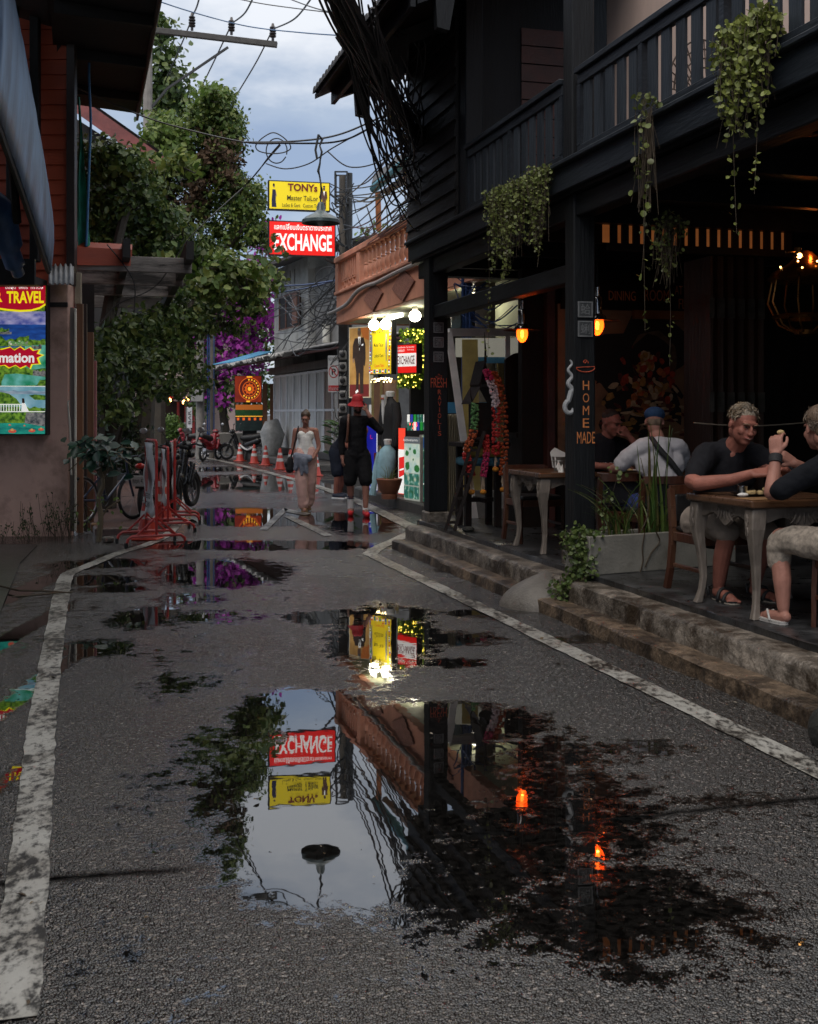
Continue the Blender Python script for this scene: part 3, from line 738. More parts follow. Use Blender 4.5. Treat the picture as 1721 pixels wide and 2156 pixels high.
# mural of a tipped basket on the brown wall
def mural():
    b = MB(); rr = random.Random(5); S = 12.652
    bk = M('mural shadow', (0.014,0.010,0.008), 0.7, 0.4, 6); br = M('mural basket', (0.10,0.062,0.035), 0.7, 0.5, 12)
    cols = [M('mural red', (0.40,0.05,0.02), 0.7, 0.5, 20), M('mural rust', (0.46,0.14,0.04), 0.7, 0.5, 20), M('mural cream', (0.5,0.36,0.2), 0.7, 0.4, 20), M('mural wine', (0.10,0.015,0.012), 0.7, 0.5, 20), M('mural ochre', (0.38,0.2,0.05), 0.7, 0.5, 20)]
    def blob(w, z, rw, rz, mat, dy, n=14, rot=0, jag=0.1):
        b.use(mat); pl = []
        for k in range(n):
            a = 2*math.pi*k/n; q = 1+rr.uniform(-jag, jag); x = rw*math.cos(a)*q; y = rz*math.sin(a)*q
            pl.append((x*math.cos(rot)-y*math.sin(rot), x*math.sin(rot)+y*math.cos(rot)))
        b.prism(pl, (w, S-dy, z), (1,0,0), (0,0,1), (0,0.002,0))
    blob(6.08, 2.05, 0.62, 0.40, bk, 0.0, 18, 0, 0.25)
    for k in range(26): blob(6.1+rr.gauss(0,0.40), 1.5+rr.gauss(0,0.18), rr.uniform(.06,.2), rr.uniform(.03,.1), bk, 0.0004*k, 9, rr.uniform(0,3), 0.3)
    blob(6.22, 2.02, 0.30, 0.34, br, 0.014); blob(6.20, 2.02, 0.265, 0.30, bk, 0.0165)
    for k in range(110):
        t = rr.random(); w = 6.12+rr.gauss(0, 0.09+0.26*t); z = 2.05-0.62*t+rr.gauss(0, 0.03)
        blob(w, z, rr.uniform(.025,.07), rr.uniform(.018,.045), rr.choice(cols), 0.019+0.0003*k, 8, rr.uniform(0,3), 0.2)
    for k in range(60): blob(6.1+rr.gauss(0,0.42), 1.32+rr.gauss(0,0.10), rr.uniform(.02,.09), rr.uniform(.01,.025), rr.choice(cols[2:]), 0.055+0.0003*k, 8, rr.uniform(-.3,.3), 0.3)
    o = b.build('mural', None, house); o.location = (-3.78, -14, 0.22)
mural()
# board over the mural
b = MB(); b.box(5.28, 6.92, 12.62, 12.658, 2.80, 3.14); sb = rpart(b, 'name_board', M_INT)
for s, w, z, wd, h in (('DINING', 6.03, 2.965, 0.34, 0.11), ('ROOM', 6.47, 2.98, 0.31, 0.13), ('AT', 6.75, 3.05, 0.10, 0.10), ('FLA', 6.83, 2.89, 0.16, 0.12)):
    text(s, (w, 12.615, z), UXW, UYZ, wd, h, M_CHALK_O, sb)
b = MB(); b.box(6.15, 6.92, 12.55, 12.60, 2.70, 2.80); rpart(b, 'copper_valance', M('copper valance', (0.28,0.10,0.035), 0.4, 0.3, metal=0.5))
b = MB(); pts = [Vector((5.45+0.13*k, 9.9, 1.52-0.03*math.sin(math.pi*k/9))) for k in range(10)]; b.tube(pts, 0.006, 5); rpart(b, 'rope', M('pale rope', (0.35,0.28,0.2), 0.8))

# ---------------------------------------------------------------- pendant lamps on the terrace
M_CHROME = M('worn chrome', (0.42,0.42,0.43), 0.22, 0.3, 14, 0.05, metal=1.0)
M_BULB = E('amber bulb', (1.0, 0.13, 0.008), 2.6); _t = M_BULB.node_tree; _tr = _t.nodes.new('ShaderNodeBsdfTransparent'); _tr.inputs[0].default_value = (1.0, 0.5, 0.25, 1); _ms = _t.nodes.new('ShaderNodeMixShader'); _ms.inputs[0].default_value = 0.75
_t.links.new(_tr.outputs[0], _ms.inputs[1]); _t.links.new(_t.nodes['Principled BSDF'].outputs[0], _ms.inputs[2]); _t.links.new(_ms.outputs[0], _t.nodes['Material Output'].inputs[0])
M_FIL = E('glowing filament', (1.0, 0.48, 0.10), 14)
def lamp_light(t, loc, watts, col=(1.0,0.25,0.05)):
    l = bpy.data.lights.new('lamp_glow', 'POINT'); l.energy = watts; l.color = col; l.shadow_soft_size = 0.012
    o = bpy.data.objects.new('lamp_glow', l); COL.objects.link(o); o.parent = t; o.location = loc
def pendant(loc, label, top):
    t = thing('pendant_lamp', label, 'lamp', loc, 0, 'amber pendant lamps over the terrace')
    b = MB(); b.lathe([(0.001,0.30),(0.022,0.30),(0.022,0.22),(0.036,0.215),(0.045,0.20),(0.045,0.06),(0.075,0.04),(0.085,0.012),(0.19,0.0),(0.20,-0.008),(0.19,-0.006),(0.05,0.0)], n=28, cap=False); b.build('lamp_shade', M_CHROME, t, smooth=True)
    b = MB(); b.tube([(0,0,0.30),(0,0,0.46)], 0.011, 8); b.tube([(0,0,0.46),(0,0,top-loc[2])], 0.004, 6); b.build('cord', M_BEAM, t)
    g = MB(); g.lathe([(0.004,-0.135),(0.022,-0.128),(0.045,-0.10),(0.058,-0.062),(0.060,-0.03),(0.056,-0.006),(0.045,0.0)], n=18, cap=False); bulb = g.build('bulb', M_BULB, t, smooth='all')
    f = MB(); f.lathe([(0.002,-0.085),(0.016,-0.075),(0.018,-0.03),(0.01,-0.006)], n=10); f.build('filament', M_FIL, bulb)
    lamp_light(t, (0,0,-.095), 3); return t
pendant(R(4.50, 9.93, 2.445), 'amber pendant lamp burning beside the near black post', 3.3)
pendant(R(4.47, 11.75, 2.485), 'amber pendant lamp burning between the two black posts', 3.3)
# lamp stand shaped with strings of sparks at the right edge
M_BRASS = M('old brass', (0.30,0.14,0.04), 0.3, 0.4, 14, 0.1, metal=0.9)
M_SPARK = E('warm fairy bulb', (1.0, 0.48, 0.14), 9)
t = thing('brass_lantern', 'dim brass lantern with warm fairy lights hanging deep inside at the right edge', 'lantern', R(6.33, 9.45, 2.46), TH)
b = MB(); b.lathe([(0.02,0.62),(0.06,0.6),(0.16,0.5),(0.30,0.42),(0.34,0.36),(0.30,0.34)], n=20); b.build('canopy', M_BRASS, t, smooth=True)
b = MB()
for k in range(8):
    a = k*math.pi/4; b.tube([(0.30*math.cos(a),0.30*math.sin(a),0.36),(0.34*math.cos(a),0.34*math.sin(a),0.15),(0.24*math.cos(a),0.24*math.sin(a),-0.05),(0.1*math.cos(a),0.1*math.sin(a),-0.12)], 0.009, 6)
b.lathe([(0.28,0.0),(0.30,0.02),(0.28,0.04)], n=20, cap=False); b.lathe([(0.0,-0.16),(0.10,-0.14),(0.12,-0.1),(0.05,-0.08)], n=16); b.build('cage', M_BRASS, t, smooth=True)
b = MB()
for k in range(26):
    a = random.uniform(0, 6.28); b.ell((random.uniform(.1,.32)*math.cos(a), random.uniform(.1,.32)*math.sin(a), random.uniform(0.36, 0.52)), 0.009, nu=6, nv=4)
b.build('fairy_light', M_SPARK, t); lamp_light(t, (0,-.1,.62), 0.5)
t = thing('wall_spotlight', 'tiny warm spotlight glowing on the dark ceiling at the right edge', 'lamp', R(5.95, 9.0, 2.97), TH)
b = MB(); b.lathe([(0.0,0.06),(0.03,0.06),(0.03,0.0),(0.045,-0.02)], n=12); b.tube([(-0.12,0,0.02),(0,0,0.03)], 0.01, 6); b.build('housing', M_BRASS, t)
b = MB(); b.ell((0,-0.02,-0.01), 0.024, nu=10, nv=6); b.build('bulb', M_SPARK, t)
# upstairs: woven chair and black box behind the rail, white floodlight on the fascia
M_RATTAN = M('dark rattan', (0.05,0.03,0.02), 0.6, 0.3)
t = thing('rattan_chair', 'dark rattan chair with a round woven back behind the balcony rail', 'chair', R(5.0, 8.75, 3.67), TH)
b = MB()
for k in range(19): a = math.pi*k/18; b.tube([(0,0,0.42),(0.10*math.cos(a),0.10,0.55),(0.33*math.cos(a),0.16,0.62+0.42*math.sin(a))], 0.006, 5)
for r_ in (0.18,0.23,0.28,0.33): b.tube([(r_*math.cos(math.pi*k/16),0.10+0.06*r_/0.33,0.52+0.10*r_/0.33+0.42*r_/0.33*math.sin(math.pi*k/16)) for k in range(17)], 0.008, 5)
b.build('backrest', M_RATTAN, t)
b = MB(); b.lathe([(0.0,0.42),(0.30,0.43),(0.33,0.40),(0.30,0.37),(0,0.37)], n=24); b.build('seat', M_RATTAN, t, smooth=True)
for x, y in ((-.22,-.2),(.22,-.2),(-.22,.2),(.22,.2)): MB().tube([(x*1.2,y*1.2,0),(x*.8,y*.8,0.38)], 0.015, 6).build('leg', M_RATTAN, t)
t = thing('floodlight', 'white plastic floodlight box clipped outside the balcony rail at the right edge', 'floodlight', R(3.86, 5.45, 4.02), TH)
M_WHITEPL = M('yellowed white plastic', (0.52,0.50,0.44), 0.4, 0.15, 5, 0.05, dirt=(0.2,0.17,0.12), dirt_scale=4)
b = MB(); b.hexa([(-0.09,-0.42,-0.05),(0.09,-0.42,-0.05),(0.09,0.12,-0.13),(-0.09,0.12,-0.13),(-0.09,-0.42,0.12),(0.09,-0.42,0.12),(0.09,0.12,0.02),(-0.09,0.12,0.02)]); b.build('housing', M_WHITEPL, t, bevel=0.03, seg=3)
b = MB(); b.hexa([(-0.11,-0.44,0.125),(0.11,-0.44,0.125),(0.11,0.24,-0.015),(-0.11,0.24,-0.015),(-0.10,-0.44,0.15),(0.10,-0.44,0.15),(0.10,0.24,0.005),(-0.10,0.24,0.005)]); b.build('hood', M_WHITEPL, t, bevel=0.008)
b = MB(); b.tube([(-0.092,-0.05,0.08),(-0.094,-0.02,-0.02),(-0.094,-0.12,-0.10),(0.0,-0.12,-0.118)], 0.006, 5); b.build('red_cord', M_CHALK_R, t)
b = MB(); b.bar((0,0,0.02),(0.12,0,0.0),0.05,0.05); b.build('bracket', M_BEAM, t)
# ================================================================= terrace furniture
M_TABLEWOOD = M('grey washed carved wood', (0.15,0.125,0.105), 0.6, 0.4, 6, 0.5, 30, stretch=(1,1,0.3), dirt=(0.06,0.045,0.035), dirt_scale=3)
M_TOPWOOD = M('varnished brown top', (0.085,0.042,0.022), 0.28, 0.4, 5, 0.15, 30, stretch=(0.2,1,1))
M_CHAIRWOOD = M('red brown chair wood', (0.055,0.017,0.008), 0.42, 0.5, 5, 0.25, 30, stretch=(1,1,0.25), dirt=(0.12,0.07,0.04), dirt_scale=3, dirt_lo=0.55, dirt_hi=0.72)
M_LEATHER = M('black leather', (0.012,0.012,0.013), 0.4, 0.3, 10, 0.2)
FLZ = 0.31
def cabriole(x, y, H=0.70):
    sx, sy = (1 if x > 0 else -1), (1 if y > 0 else -1)
    b = MB(); rings = []
    prof = [(H,0.050,0.0),(H-0.06,0.052,0.004),(H-0.13,0.048,0.012),(H-0.22,0.036,0.012),(H-0.36,0.027,-0.004),(H-0.52,0.022,-0.014),(0.10,0.021,-0.006),(0.04,0.024,0.006),(0.0,0.028,0.016)]
    vs = []; fs = []
    for z, r, o in prof:
        cx = x+o*sx; cy = y+o*sy; k = r
        vs += [(cx-k,cy-k,z),(cx+k,cy-k,z),(cx+k,cy+k,z),(cx-k,cy+k,z)]
    n = len(prof)
    for i in range(n-1):
        for k in range(4): k2 = (k+1) % 4; fs.append((i*4+k, (i+1)*4+k, (i+1)*4+k2, i*4+k2))
    fs.append((0,1,2,3)); fs.append(((n-1)*4+3,(n-1)*4+2,(n-1)*4+1,(n-1)*4))
    b.add(vs, fs); return b
def table(loc, label, hw=0.335, hs=0.345):
    t = thing('carved_table', label, 'table', loc, TH, 'carved terrace tables')
    for x in (-1, 1):
        for y in (-1, 1):
            l = cabriole(x*hw, y*hs).build('leg', M_TABLEWOOD, t, bevel=0.008)
            c = MB()      # carved scroll on the knee
            for q in range(2):
                c.tube([(x*(hw+0.063), y*hs+(q*2-1)*0.012*math.sin(k*0.9), 0.66-0.022*k) for k in range(7)], [0.006,0.008,0.007,0.006,0.005,0.005,0.003], 5)
            c.build('carving', M_TABLEWOOD, l)
    def apron(axis, sgn):
        b = MB(); n = 16; L = (hs if axis == 0 else hw) - 0.045
        for k in range(n):
            a0 = -1+2*k/n; a1 = -1+2*(k+1)/n
            f = lambda a: 0.605 - 0.045*math.cos(a*2*math.pi*0.5*2)*0.5 + 0.022*max(0, 1-abs(a)*2.6)*-1 + 0.02*abs(a)
            z0, z1 = f(a0), f(a1)
            if axis == 0: q = [(sgn*hw-0.014,a0*L,z0),(sgn*hw+0.014,a0*L,z0),(sgn*hw+0.014,a1*L,z1),(sgn*hw-0.014,a1*L,z1),(sgn*hw-0.014,a0*L,0.70),(sgn*hw+0.014,a0*L,0.70),(sgn*hw+0.014,a1*L,0.70),(sgn*hw-0.014,a1*L,0.70)]
            else: q = [(a0*L,sgn*hs-0.014,z0),(a1*L,sgn*hs-0.014,z1),(a1*L,sgn*hs+0.014,z1),(a0*L,sgn*hs+0.014,z0),(a0*L,sgn*hs-0.014,0.70),(a1*L,sgn*hs-0.014,0.70),(a1*L,sgn*hs+0.014,0.70),(a0*L,sgn*hs+0.014,0.70)]
            b.hexa(q)
        o = b.build('apron', M_TABLEWOOD, t)
        c = MB()
        for j in range(-2, 3):
            for side in (0.018,):
                p = [(sgn*(hw+side), j*0.030+0.02*j*(k/6)**2, 0.665-0.011*k) for k in range(7)] if axis == 0 else [(j*0.030+0.02*j*(k/6)**2, sgn*(hs+side), 0.665-0.011*k) for k in range(7)]
                c.tube(p, [0.004,0.008,0.010,0.010,0.008,0.006,0.003], 6)
        for j in (-1, 1):
            p = [(sgn*(hw+0.018), j*(0.085+0.025*math.cos(k*0.8)), 0.655+0.025*math.sin(k*0.8)) for k in range(8)] if axis == 0 else [(j*(0.085+0.025*math.cos(k*0.8)), sgn*(hs+0.018), 0.655+0.025*math.sin(k*0.8)) for k in range(8)]
            c.tube(p, 0.005, 5)
        c.build('carving', M_TABLEWOOD, o)
    apron(0,-1); apron(0,1); apron(1,-1); apron(1,1)
    b = MB(); b.box(-hw-0.075, hw+0.075, -hs-0.075, hs+0.075, 0.702, 0.752)
    b.build('tabletop', M_TOPWOOD, t, bevel=0.014, seg=3)
    return t
TB1 = (4.42, 6.98)
t1 = table(R(*TB1, FLZ), 'carved grey table with a brown top where the two nearest diners sit eating')
t2 = dup(t1, R(4.45, 10.6, FLZ), TH, 'carved grey table holding the bucket of napkins, beside the black post')
t3 = dup(t1, R(5.02, 10.28, FLZ), TH, 'dark carved table behind the long planter, between two seated men')
def chair(loc, rz, label):
    t = thing('terrace_chair', label, 'chair', loc, rz, 'wooden terrace chairs')          # sitter faces +y
    hw = 0.225
    for x in (-1, 1):
        # front leg
        MB().tube([(x*hw,0.22,0.0),(x*hw,0.215,0.25),(x*hw,0.20,0.43)], [0.019,0.021,0.024], 4).build('leg', M_CHAIRWOOD, t)
        # rear leg sweeps up into the back post
        b = MB(); pts = [(x*hw,-0.30,0.0),(x*hw,-0.245,0.16),(x*hw,-0.215,0.34),(x*hw,-0.21,0.46),(x*hw,-0.225,0.60),(x*hw*0.98,-0.25,0.74)]
        for p0, p1 in zip(pts[:-1], pts[1:]): b.bar(p0, p1, 0.040, 0.048, (0,1,0))
        b.build('leg', M_CHAIRWOOD, t)
    b = MB(); b.box(-hw+0.02,hw-0.02,-0.225,-0.185,0.365,0.43); b.box(-hw+0.02,hw-0.02,0.19,0.225,0.365,0.43); b.box(-hw-0.012,-hw+0.018,-0.2,0.2,0.365,0.43); b.box(hw-0.018,hw+0.012,-0.2,0.2,0.365,0.43)
    b.box(-hw-0.008,-hw+0.014,-0.2,0.2,0.17,0.20); b.box(hw-0.014,hw+0.008,-0.2,0.2,0.17,0.20)
    b.build('seat_frame', M_CHAIRWOOD, t, bevel=0.004)
    b = MB(); b.box(-hw+0.01,hw-0.01,-0.19,0.215,0.432,0.475); b.build('seat', M_LEATHER, t, bevel=0.018, seg=3)
    b = MB(); n = 8                       # curved top rail
    for k in range(n):
        a0 = -1+2*k/n; a1 = -1+2*(k+1)/n; f = lambda a: -0.258-0.03*(1-a*a)
        b.hexa([(a0*hw,f(a0)-0.016,0.70),(a1*hw,f(a1)-0.016,0.70),(a1*hw,f(a1)+0.016,0.70),(a0*hw,f(a0)+0.016,0.70),(a0*hw,f(a0)-0.016,0.765),(a1*hw,f(a1)-0.016,0.765),(a1*hw,f(a1)+0.016,0.765),(a0*hw,f(a0)+0.016,0.765)])
    b.build('top_rail', M_CHAIRWOOD, t)
    b = MB(); b.box(-hw+0.022,hw-0.022,-0.252,-0.215,0.49,0.70); b.build('back_cushion', M_LEATHER, t, bevel=0.014, seg=2)
    return t
FACE_AWAY = TH            # sitter looks on down the street
FACE_BACK = TH + math.pi  # sitter looks back towards the camera
ch1 = chair(R(4.42, 7.72, FLZ), FACE_BACK, 'red brown chair under the smiling grey haired diner, beside the planter end')
dup(ch1, R(4.50, 6.08, FLZ), FACE_AWAY, 'red brown chair under the diner seen from behind at the right edge')
dup(ch1, R(4.80, 9.42, FLZ), FACE_AWAY, 'dark chair under the diner in the white shirt, behind the planter')
dup(ch1, R(5.05, 11.0, FLZ), FACE_BACK, 'dark chair under the man covering his mouth, behind the planter')
dup(ch1, R(4.45, 11.35, FLZ), FACE_BACK, 'empty brown chair on the far side of the napkin bucket table')
dup(ch1, R(4.62, 9.88, FLZ), FACE_AWAY, 'empty brown chair tucked between the near black post and the napkin bucket table')
# ---------------------------------------------------------------- things on the tables
M_ZINC = M('zinc bucket', (0.28,0.28,0.27), 0.4, 0.3, 12, 0.1, metal=0.7)
M_PAPER = M('white paper napkin', (0.62,0.60,0.57), 0.8, 0.08, 6, 0.1)
TT = FLZ + 0.752
t = thing('napkin_bucket', 'small zinc bucket stuffed with white paper napkins on the carved table', 'bucket', R(4.38, 10.52, TT), TH)
b = MB(); b.lathe([(0.0,0.004),(0.052,0.004),(0.07,0.13),(0.075,0.135),(0.068,0.13),(0.05,0.012)], n=22, cap=False); b.lathe([(0.0675,0.09),(0.0705,0.095),(0.0685,0.10)], n=22, cap=False); b.build('bucket_body', M_ZINC, t, smooth=True)
b = MB()
for k in range(9):
    a = -0.35+k*0.07; y = -0.035+k*0.009
    b.prism([(-0.055,0.03),(0.05,0.03),(0.068,0.155-0.004*k),(-0.075,0.225-0.006*k)], (0,y,0), (math.cos(a*0.4),math.sin(a*0.4),0), (0,0.12*(k-4)/4,1), (0,0.002,0))
b.build('napkins', M_PAPER, t)
t = thing('folded_napkin', 'small folded white napkin standing on the napkin bucket table', 'napkin', R(4.30, 10.28, TT), TH)
MB().add([(-0.03,0,0),(0.03,0.01,0),(0.01,0.005,0.075),(0.0,-0.03,0),(-0.045,0.02,0.05),(-0.02,0.03,0.10)], [(0,1,2),(0,3,2),(0,4,5),(0,5,1)]).build('paper', M_PAPER, t)
M_PLATEW = M('black slate plate', (0.015,0.015,0.016), 0.3, 0.2); M_KRAFT = M('brown kraft paper', (0.26,0.14,0.06), 0.7, 0.2, 6, 0.1)
M_FOOD = M('cream flatbread pieces', (0.50,0.36,0.17), 0.7, 0.4, 30, 0.6)
t = thing('starter_plate', 'dark plate of cream coloured bread pieces in front of the nearest diners', 'plate', R(4.26, 6.96, TT), TH)
b = MB(); b.lathe([(0.0,0.004),(0.10,0.004),(0.135,0.016),(0.14,0.02),(0.13,0.018),(0.10,0.010),(0,0.010)], n=28, cap=False); b.build('dish', M_PLATEW, t, smooth=True)
for k in range(7):
    b = MB(); a = k*0.9; b.box(-0.022,0.022,-0.016,0.016,0,0.024); o = b.build('bread', M_FOOD, t, bevel=0.007, seg=2); o.location = (0.03+0.055*math.cos(a), -0.02+0.055*math.sin(a)*0.8, 0.012+(0.02 if k == 6 else 0)); o.rotation_euler = (0.1, 0.15, a)
t = thing('sauce_pot', 'small steel sauce pot with a spoon standing on the dark plate', 'pot', R(4.205, 6.99, TT+0.012), TH)
b = MB(); b.lathe([(0.0,0.002),(0.030,0.002),(0.034,0.05),(0.036,0.052),(0.032,0.05),(0.028,0.03),(0,0.03)], n=20, cap=False); b.build('pot_body', M_CHROME, t, smooth=True)
MB().tube([(0.0,0,0.035),(-0.05,0.03,0.085),(-0.065,0.04,0.10)], [0.003,0.003,0.006], 6).build('spoon', M_CHROME, t)
t = thing('paper_placemat', 'brown kraft paper placemat hanging at the table corner with dark printing', 'placemat', R(4.16, 6.72, TT+0.001), TH+0.15)
MB().box(-0.13,0.13,-0.09,0.09,0,0.002).build('sheet', M_KRAFT, t)
text('Flavours', (0,0.0,0.0035), (1,0,0), (0,1,0), 0.15, 0.04, M_INT, t)
t = thing('paper_scrap', 'crumpled white napkin lying on the brown placemat', 'napkin', R(4.13, 6.86, TT+0.004), TH)
MB().ell((0,0,0.012), 0.04, 0.025, 0.014, 9, 6).build('paper', M_PAPER, t)
t = thing('dinner_plate', 'pale plate with food on the dark table behind the planter', 'plate', R(4.92, 10.2, TT), TH)
b = MB(); b.lathe([(0.0,0.003),(0.09,0.003),(0.13,0.018),(0.125,0.018),(0.09,0.008),(0,0.008)], n=24, cap=False); b.build('dish', M_PAPER, t, smooth=True)
b = MB(); b.ell((0,0,0.015),0.07,0.05,0.02,10,6); b.build('food', M_FOOD, t, smooth=True)
t = thing('napkin_tent', 'white paper napkin folded into a tent on the dark table behind the planter', 'napkin', R(4.80, 10.12, TT), TH)
MB().add([(-0.05,0,0),(0.05,0,0),(0.0,0.03,0.10),(0.0,0.07,0)], [(0,1,2),(1,3,2),(0,2,3)]).build('paper', M_PAPER, t)

# ---------------------------------------------------------------- long planter with its plants
pl0 = Vector((1.436, 9.495, FLZ)); plx = Vector((0.88, 0.47, 0)).normalized(); ply = Vector((-plx.y, plx.x, 0))
prz = math.atan2(plx.y, plx.x)
M_PLANTER = M('grey cement planter', (0.20,0.19,0.165), 0.65, 0.25, 3, 0.25, 40, dirt=(0.10,0.09,0.07), dirt_scale=2)
M_SOIL = M('wet soil', (0.02,0.014,0.01), 0.9, 0.4, 20, 0.5)
t = thing('planter_box', 'long low grey cement planter standing across the terrace edge', 'planter', pl0, prz)
b = MB(); LP, DP, HP = 1.55, 0.34, 0.315
b.box(0,LP,0,0.035,0,HP); b.box(0,LP,DP-0.035,DP,0,HP); b.box(0,0.035,0.035,DP-0.035,0,HP); b.box(LP-0.035,LP,0.035,DP-0.035,0,HP)
b.build('trough', M_PLANTER, t, bevel=0.008)
MB().box(0.036,LP-0.036,0.036,DP-0.036,0.02,HP-0.05).build('soil', M_SOIL, t)
def pp(x, y, z=0): return pl0 + plx*x + ply*y + Vector((0,0,z))
M_BLADE = LEAF('strap leaf green', [(0.02,0.045,0.012),(0.05,0.10,0.02),(0.10,0.13,0.03),(0.09,0.06,0.025)], 0.4, 0.15)
def blades(loc, specs, label, name, cat):
    t = thing(name, label, cat, loc, prz); vs = []; b = MB()
    for (x, y, h, lean, az, w) in specs:
        n = 7; P0 = Vector((x, y, 0)); dirv = Vector((math.cos(az), math.sin(az), 0)); sd = Vector((-dirv.y, dirv.x, 0))
        ring = []
        for k in range(n+1):
            q = k/n; p = P0 + dirv*(lean*q*q) + Vector((0,0,h*(q-0.30*q*q*min(1, lean/h*1.6)))); ww = w*(1-q)**0.6*(0.6+0.8*math.sin(math.pi*min(1,q+0.25))*0.5)
            ring.append((p-sd*ww/2, p+dirv*0.006, p+sd*ww/2))
        o = len(b.v)
        for r_ in ring: b.v += [tuple(z) for z in r_]
        for k in range(n):
            b.f.append((o+3*k, o+3*k+1, o+3*k+4, o+3*k+3)); b.m.append(0); b.f.append((o+3*k+1, o+3*k+2, o+3*k+5, o+3*k+4)); b.m.append(0)
    b.build('leaves', M_BLADE, t); return t
sp = [(random.gauss(0,.05), random.gauss(0,.05), random.uniform(.7,1.02), random.uniform(.02,.12), random.uniform(0,6.28), .042) for _ in range(12)]
sp += [(random.gauss(0,.09), random.gauss(0,.06), random.uniform(.25,.6), random.uniform(.1,.32), random.uniform(0,6.28), .026) for _ in range(26)]
blades(pp(0.78, 0.16, HP-0.05), sp, 'tall upright strap leaved plant rising from the middle of the planter', 'strap_leaf_plant', 'plant')
sp = [(random.gauss(0,.07), random.gauss(0,.05), random.uniform(.3,.62), random.uniform(.15,.45), random.uniform(2.2,4.2) if random.random() < .7 else random.uniform(0,6.28), .016) for _ in range(34)]
blades(pp(0.42, 0.17, HP-0.05), sp, 'loose arching grassy plant in the planter next to the near black post', 'arching_plant', 'plant')
sp = [(random.gauss(0,.12), random.gauss(0,.05), random.uniform(.08,.22), random.uniform(.05,.15), random.uniform(0,6.28), .012) for _ in range(26)]
blades(pp(1.12, 0.16, HP-0.05), sp, 'short sparse sprouts at the right end of the planter soil', 'planter_sprouts', 'plant')
# trailing creeper spilling over the planter end and down the steps
M_CREEP = LEAF('creeper green', [(0.03,0.05,0.012),(0.07,0.11,0.03),(0.13,0.17,0.05),(0.05,0.075,0.02)], 0.42, 0.2)
def strands(root, lines, per, size, mat, stemmat, name='foliage', aspect=0.9, jit=0.02, shape='round', stemr=0.002):
    st = MB(); cs = []; ns = []; us = []
    for L in lines:
        L = [Vector(p) for p in L]; L = smoothpts(L, 4)
        st.tube(L, stemr, 4)
        tot = sum((b_-a_).length for a_, b_ in zip(L[:-1], L[1:])); m = max(2, int(tot*per))
        for k in range(m):
            q = random.random()*(len(L)-1); i = min(int(q), len(L)-2); p = L[i].lerp(L[i+1], q-i)
            cs.append(p + Vector((random.gauss(0,jit), random.gauss(0,jit), random.gauss(0,jit*0.7))))
            ns.append((random.gauss(0,1), random.gauss(-0.6,1), random.gauss(0.5,0.8))); us.append((random.gauss(0,1), random.gauss(0,1), random.gauss(-0.4,1)))
    s = st.build('stem', stemmat, root)
    leaf_mesh(name, cs, ns, us, size, mat, root, aspect, 0.2, sizes=size*np.random.default_rng(len(cs)).uniform(0.6,1.3,len(cs)), shape=shape)
M_STEM = M('dry stem', (0.05,0.035,0.02), 0.8, 0.3)
t = thing('trailing_creeper', 'green trailing creeper spilling from the planter end down over the steps', 'plant', pp(0.1,0.1,0))
o0 = t.location; lines = []
for k in range(46):
    a = random.uniform(-0.05, 0.30); h0 = random.uniform(0.28, 0.36)
    p0 = plx*random.uniform(-0.16,0.02)+ply*random.uniform(-0.10,0.2)+Vector((0,0,h0))
    q = R(3.90, 8.86+random.uniform(-.12,.22), random.uniform(0.0,0.05)+FLZ) - o0
    e = R(3.66+random.uniform(-.03,0.14), 8.98+random.uniform(-.16,.22), random.uniform(0.06,0.24)) - o0
    m = p0.lerp(q, 0.5) + Vector((random.uniform(-.08,.04), random.uniform(-.06,.06), 0.03))
    lines.append([p0, m, q, e][:random.choice([3,4,4])])
for k in range(2):
    p0 = plx*random.uniform(0.0,0.2)+Vector((0,0,0.34)); lines.append([p0, p0+Vector((random.uniform(-.04,.1),random.uniform(-.1,.05),0.2)), p0+Vector((random.uniform(0,.2),0,random.uniform(.3,.55)))])
strands(t, lines, 55, 0.034, M_CREEP, M_STEM, jit=0.032)
# dead creeper stems hanging on the planter's face
t = thing('dry_vine', 'thin dead brown vine hanging down the face of the planter', 'vine', pp(0.55,-0.005,0))
b = MB()
for pts in ([(0,-0.004,0.32),(-0.03,-0.01,0.2),(-0.02,-0.008,0.1),(-0.05,-0.008,0.0)], [(0.12,-0.004,0.32),(0.15,-0.012,0.24),(0.06,-0.012,0.15),(0.0,-0.008,0.04)], [(-0.02,0.02,0.33),(0.03,0.0,0.45),(0.06,0.02,0.62)]): b.tube(smoothpts([Vector(p) for p in pts], 4), 0.006, 5)
o = b.build('stem', M_STEM, t); t.rotation_euler = (0,0,prz)

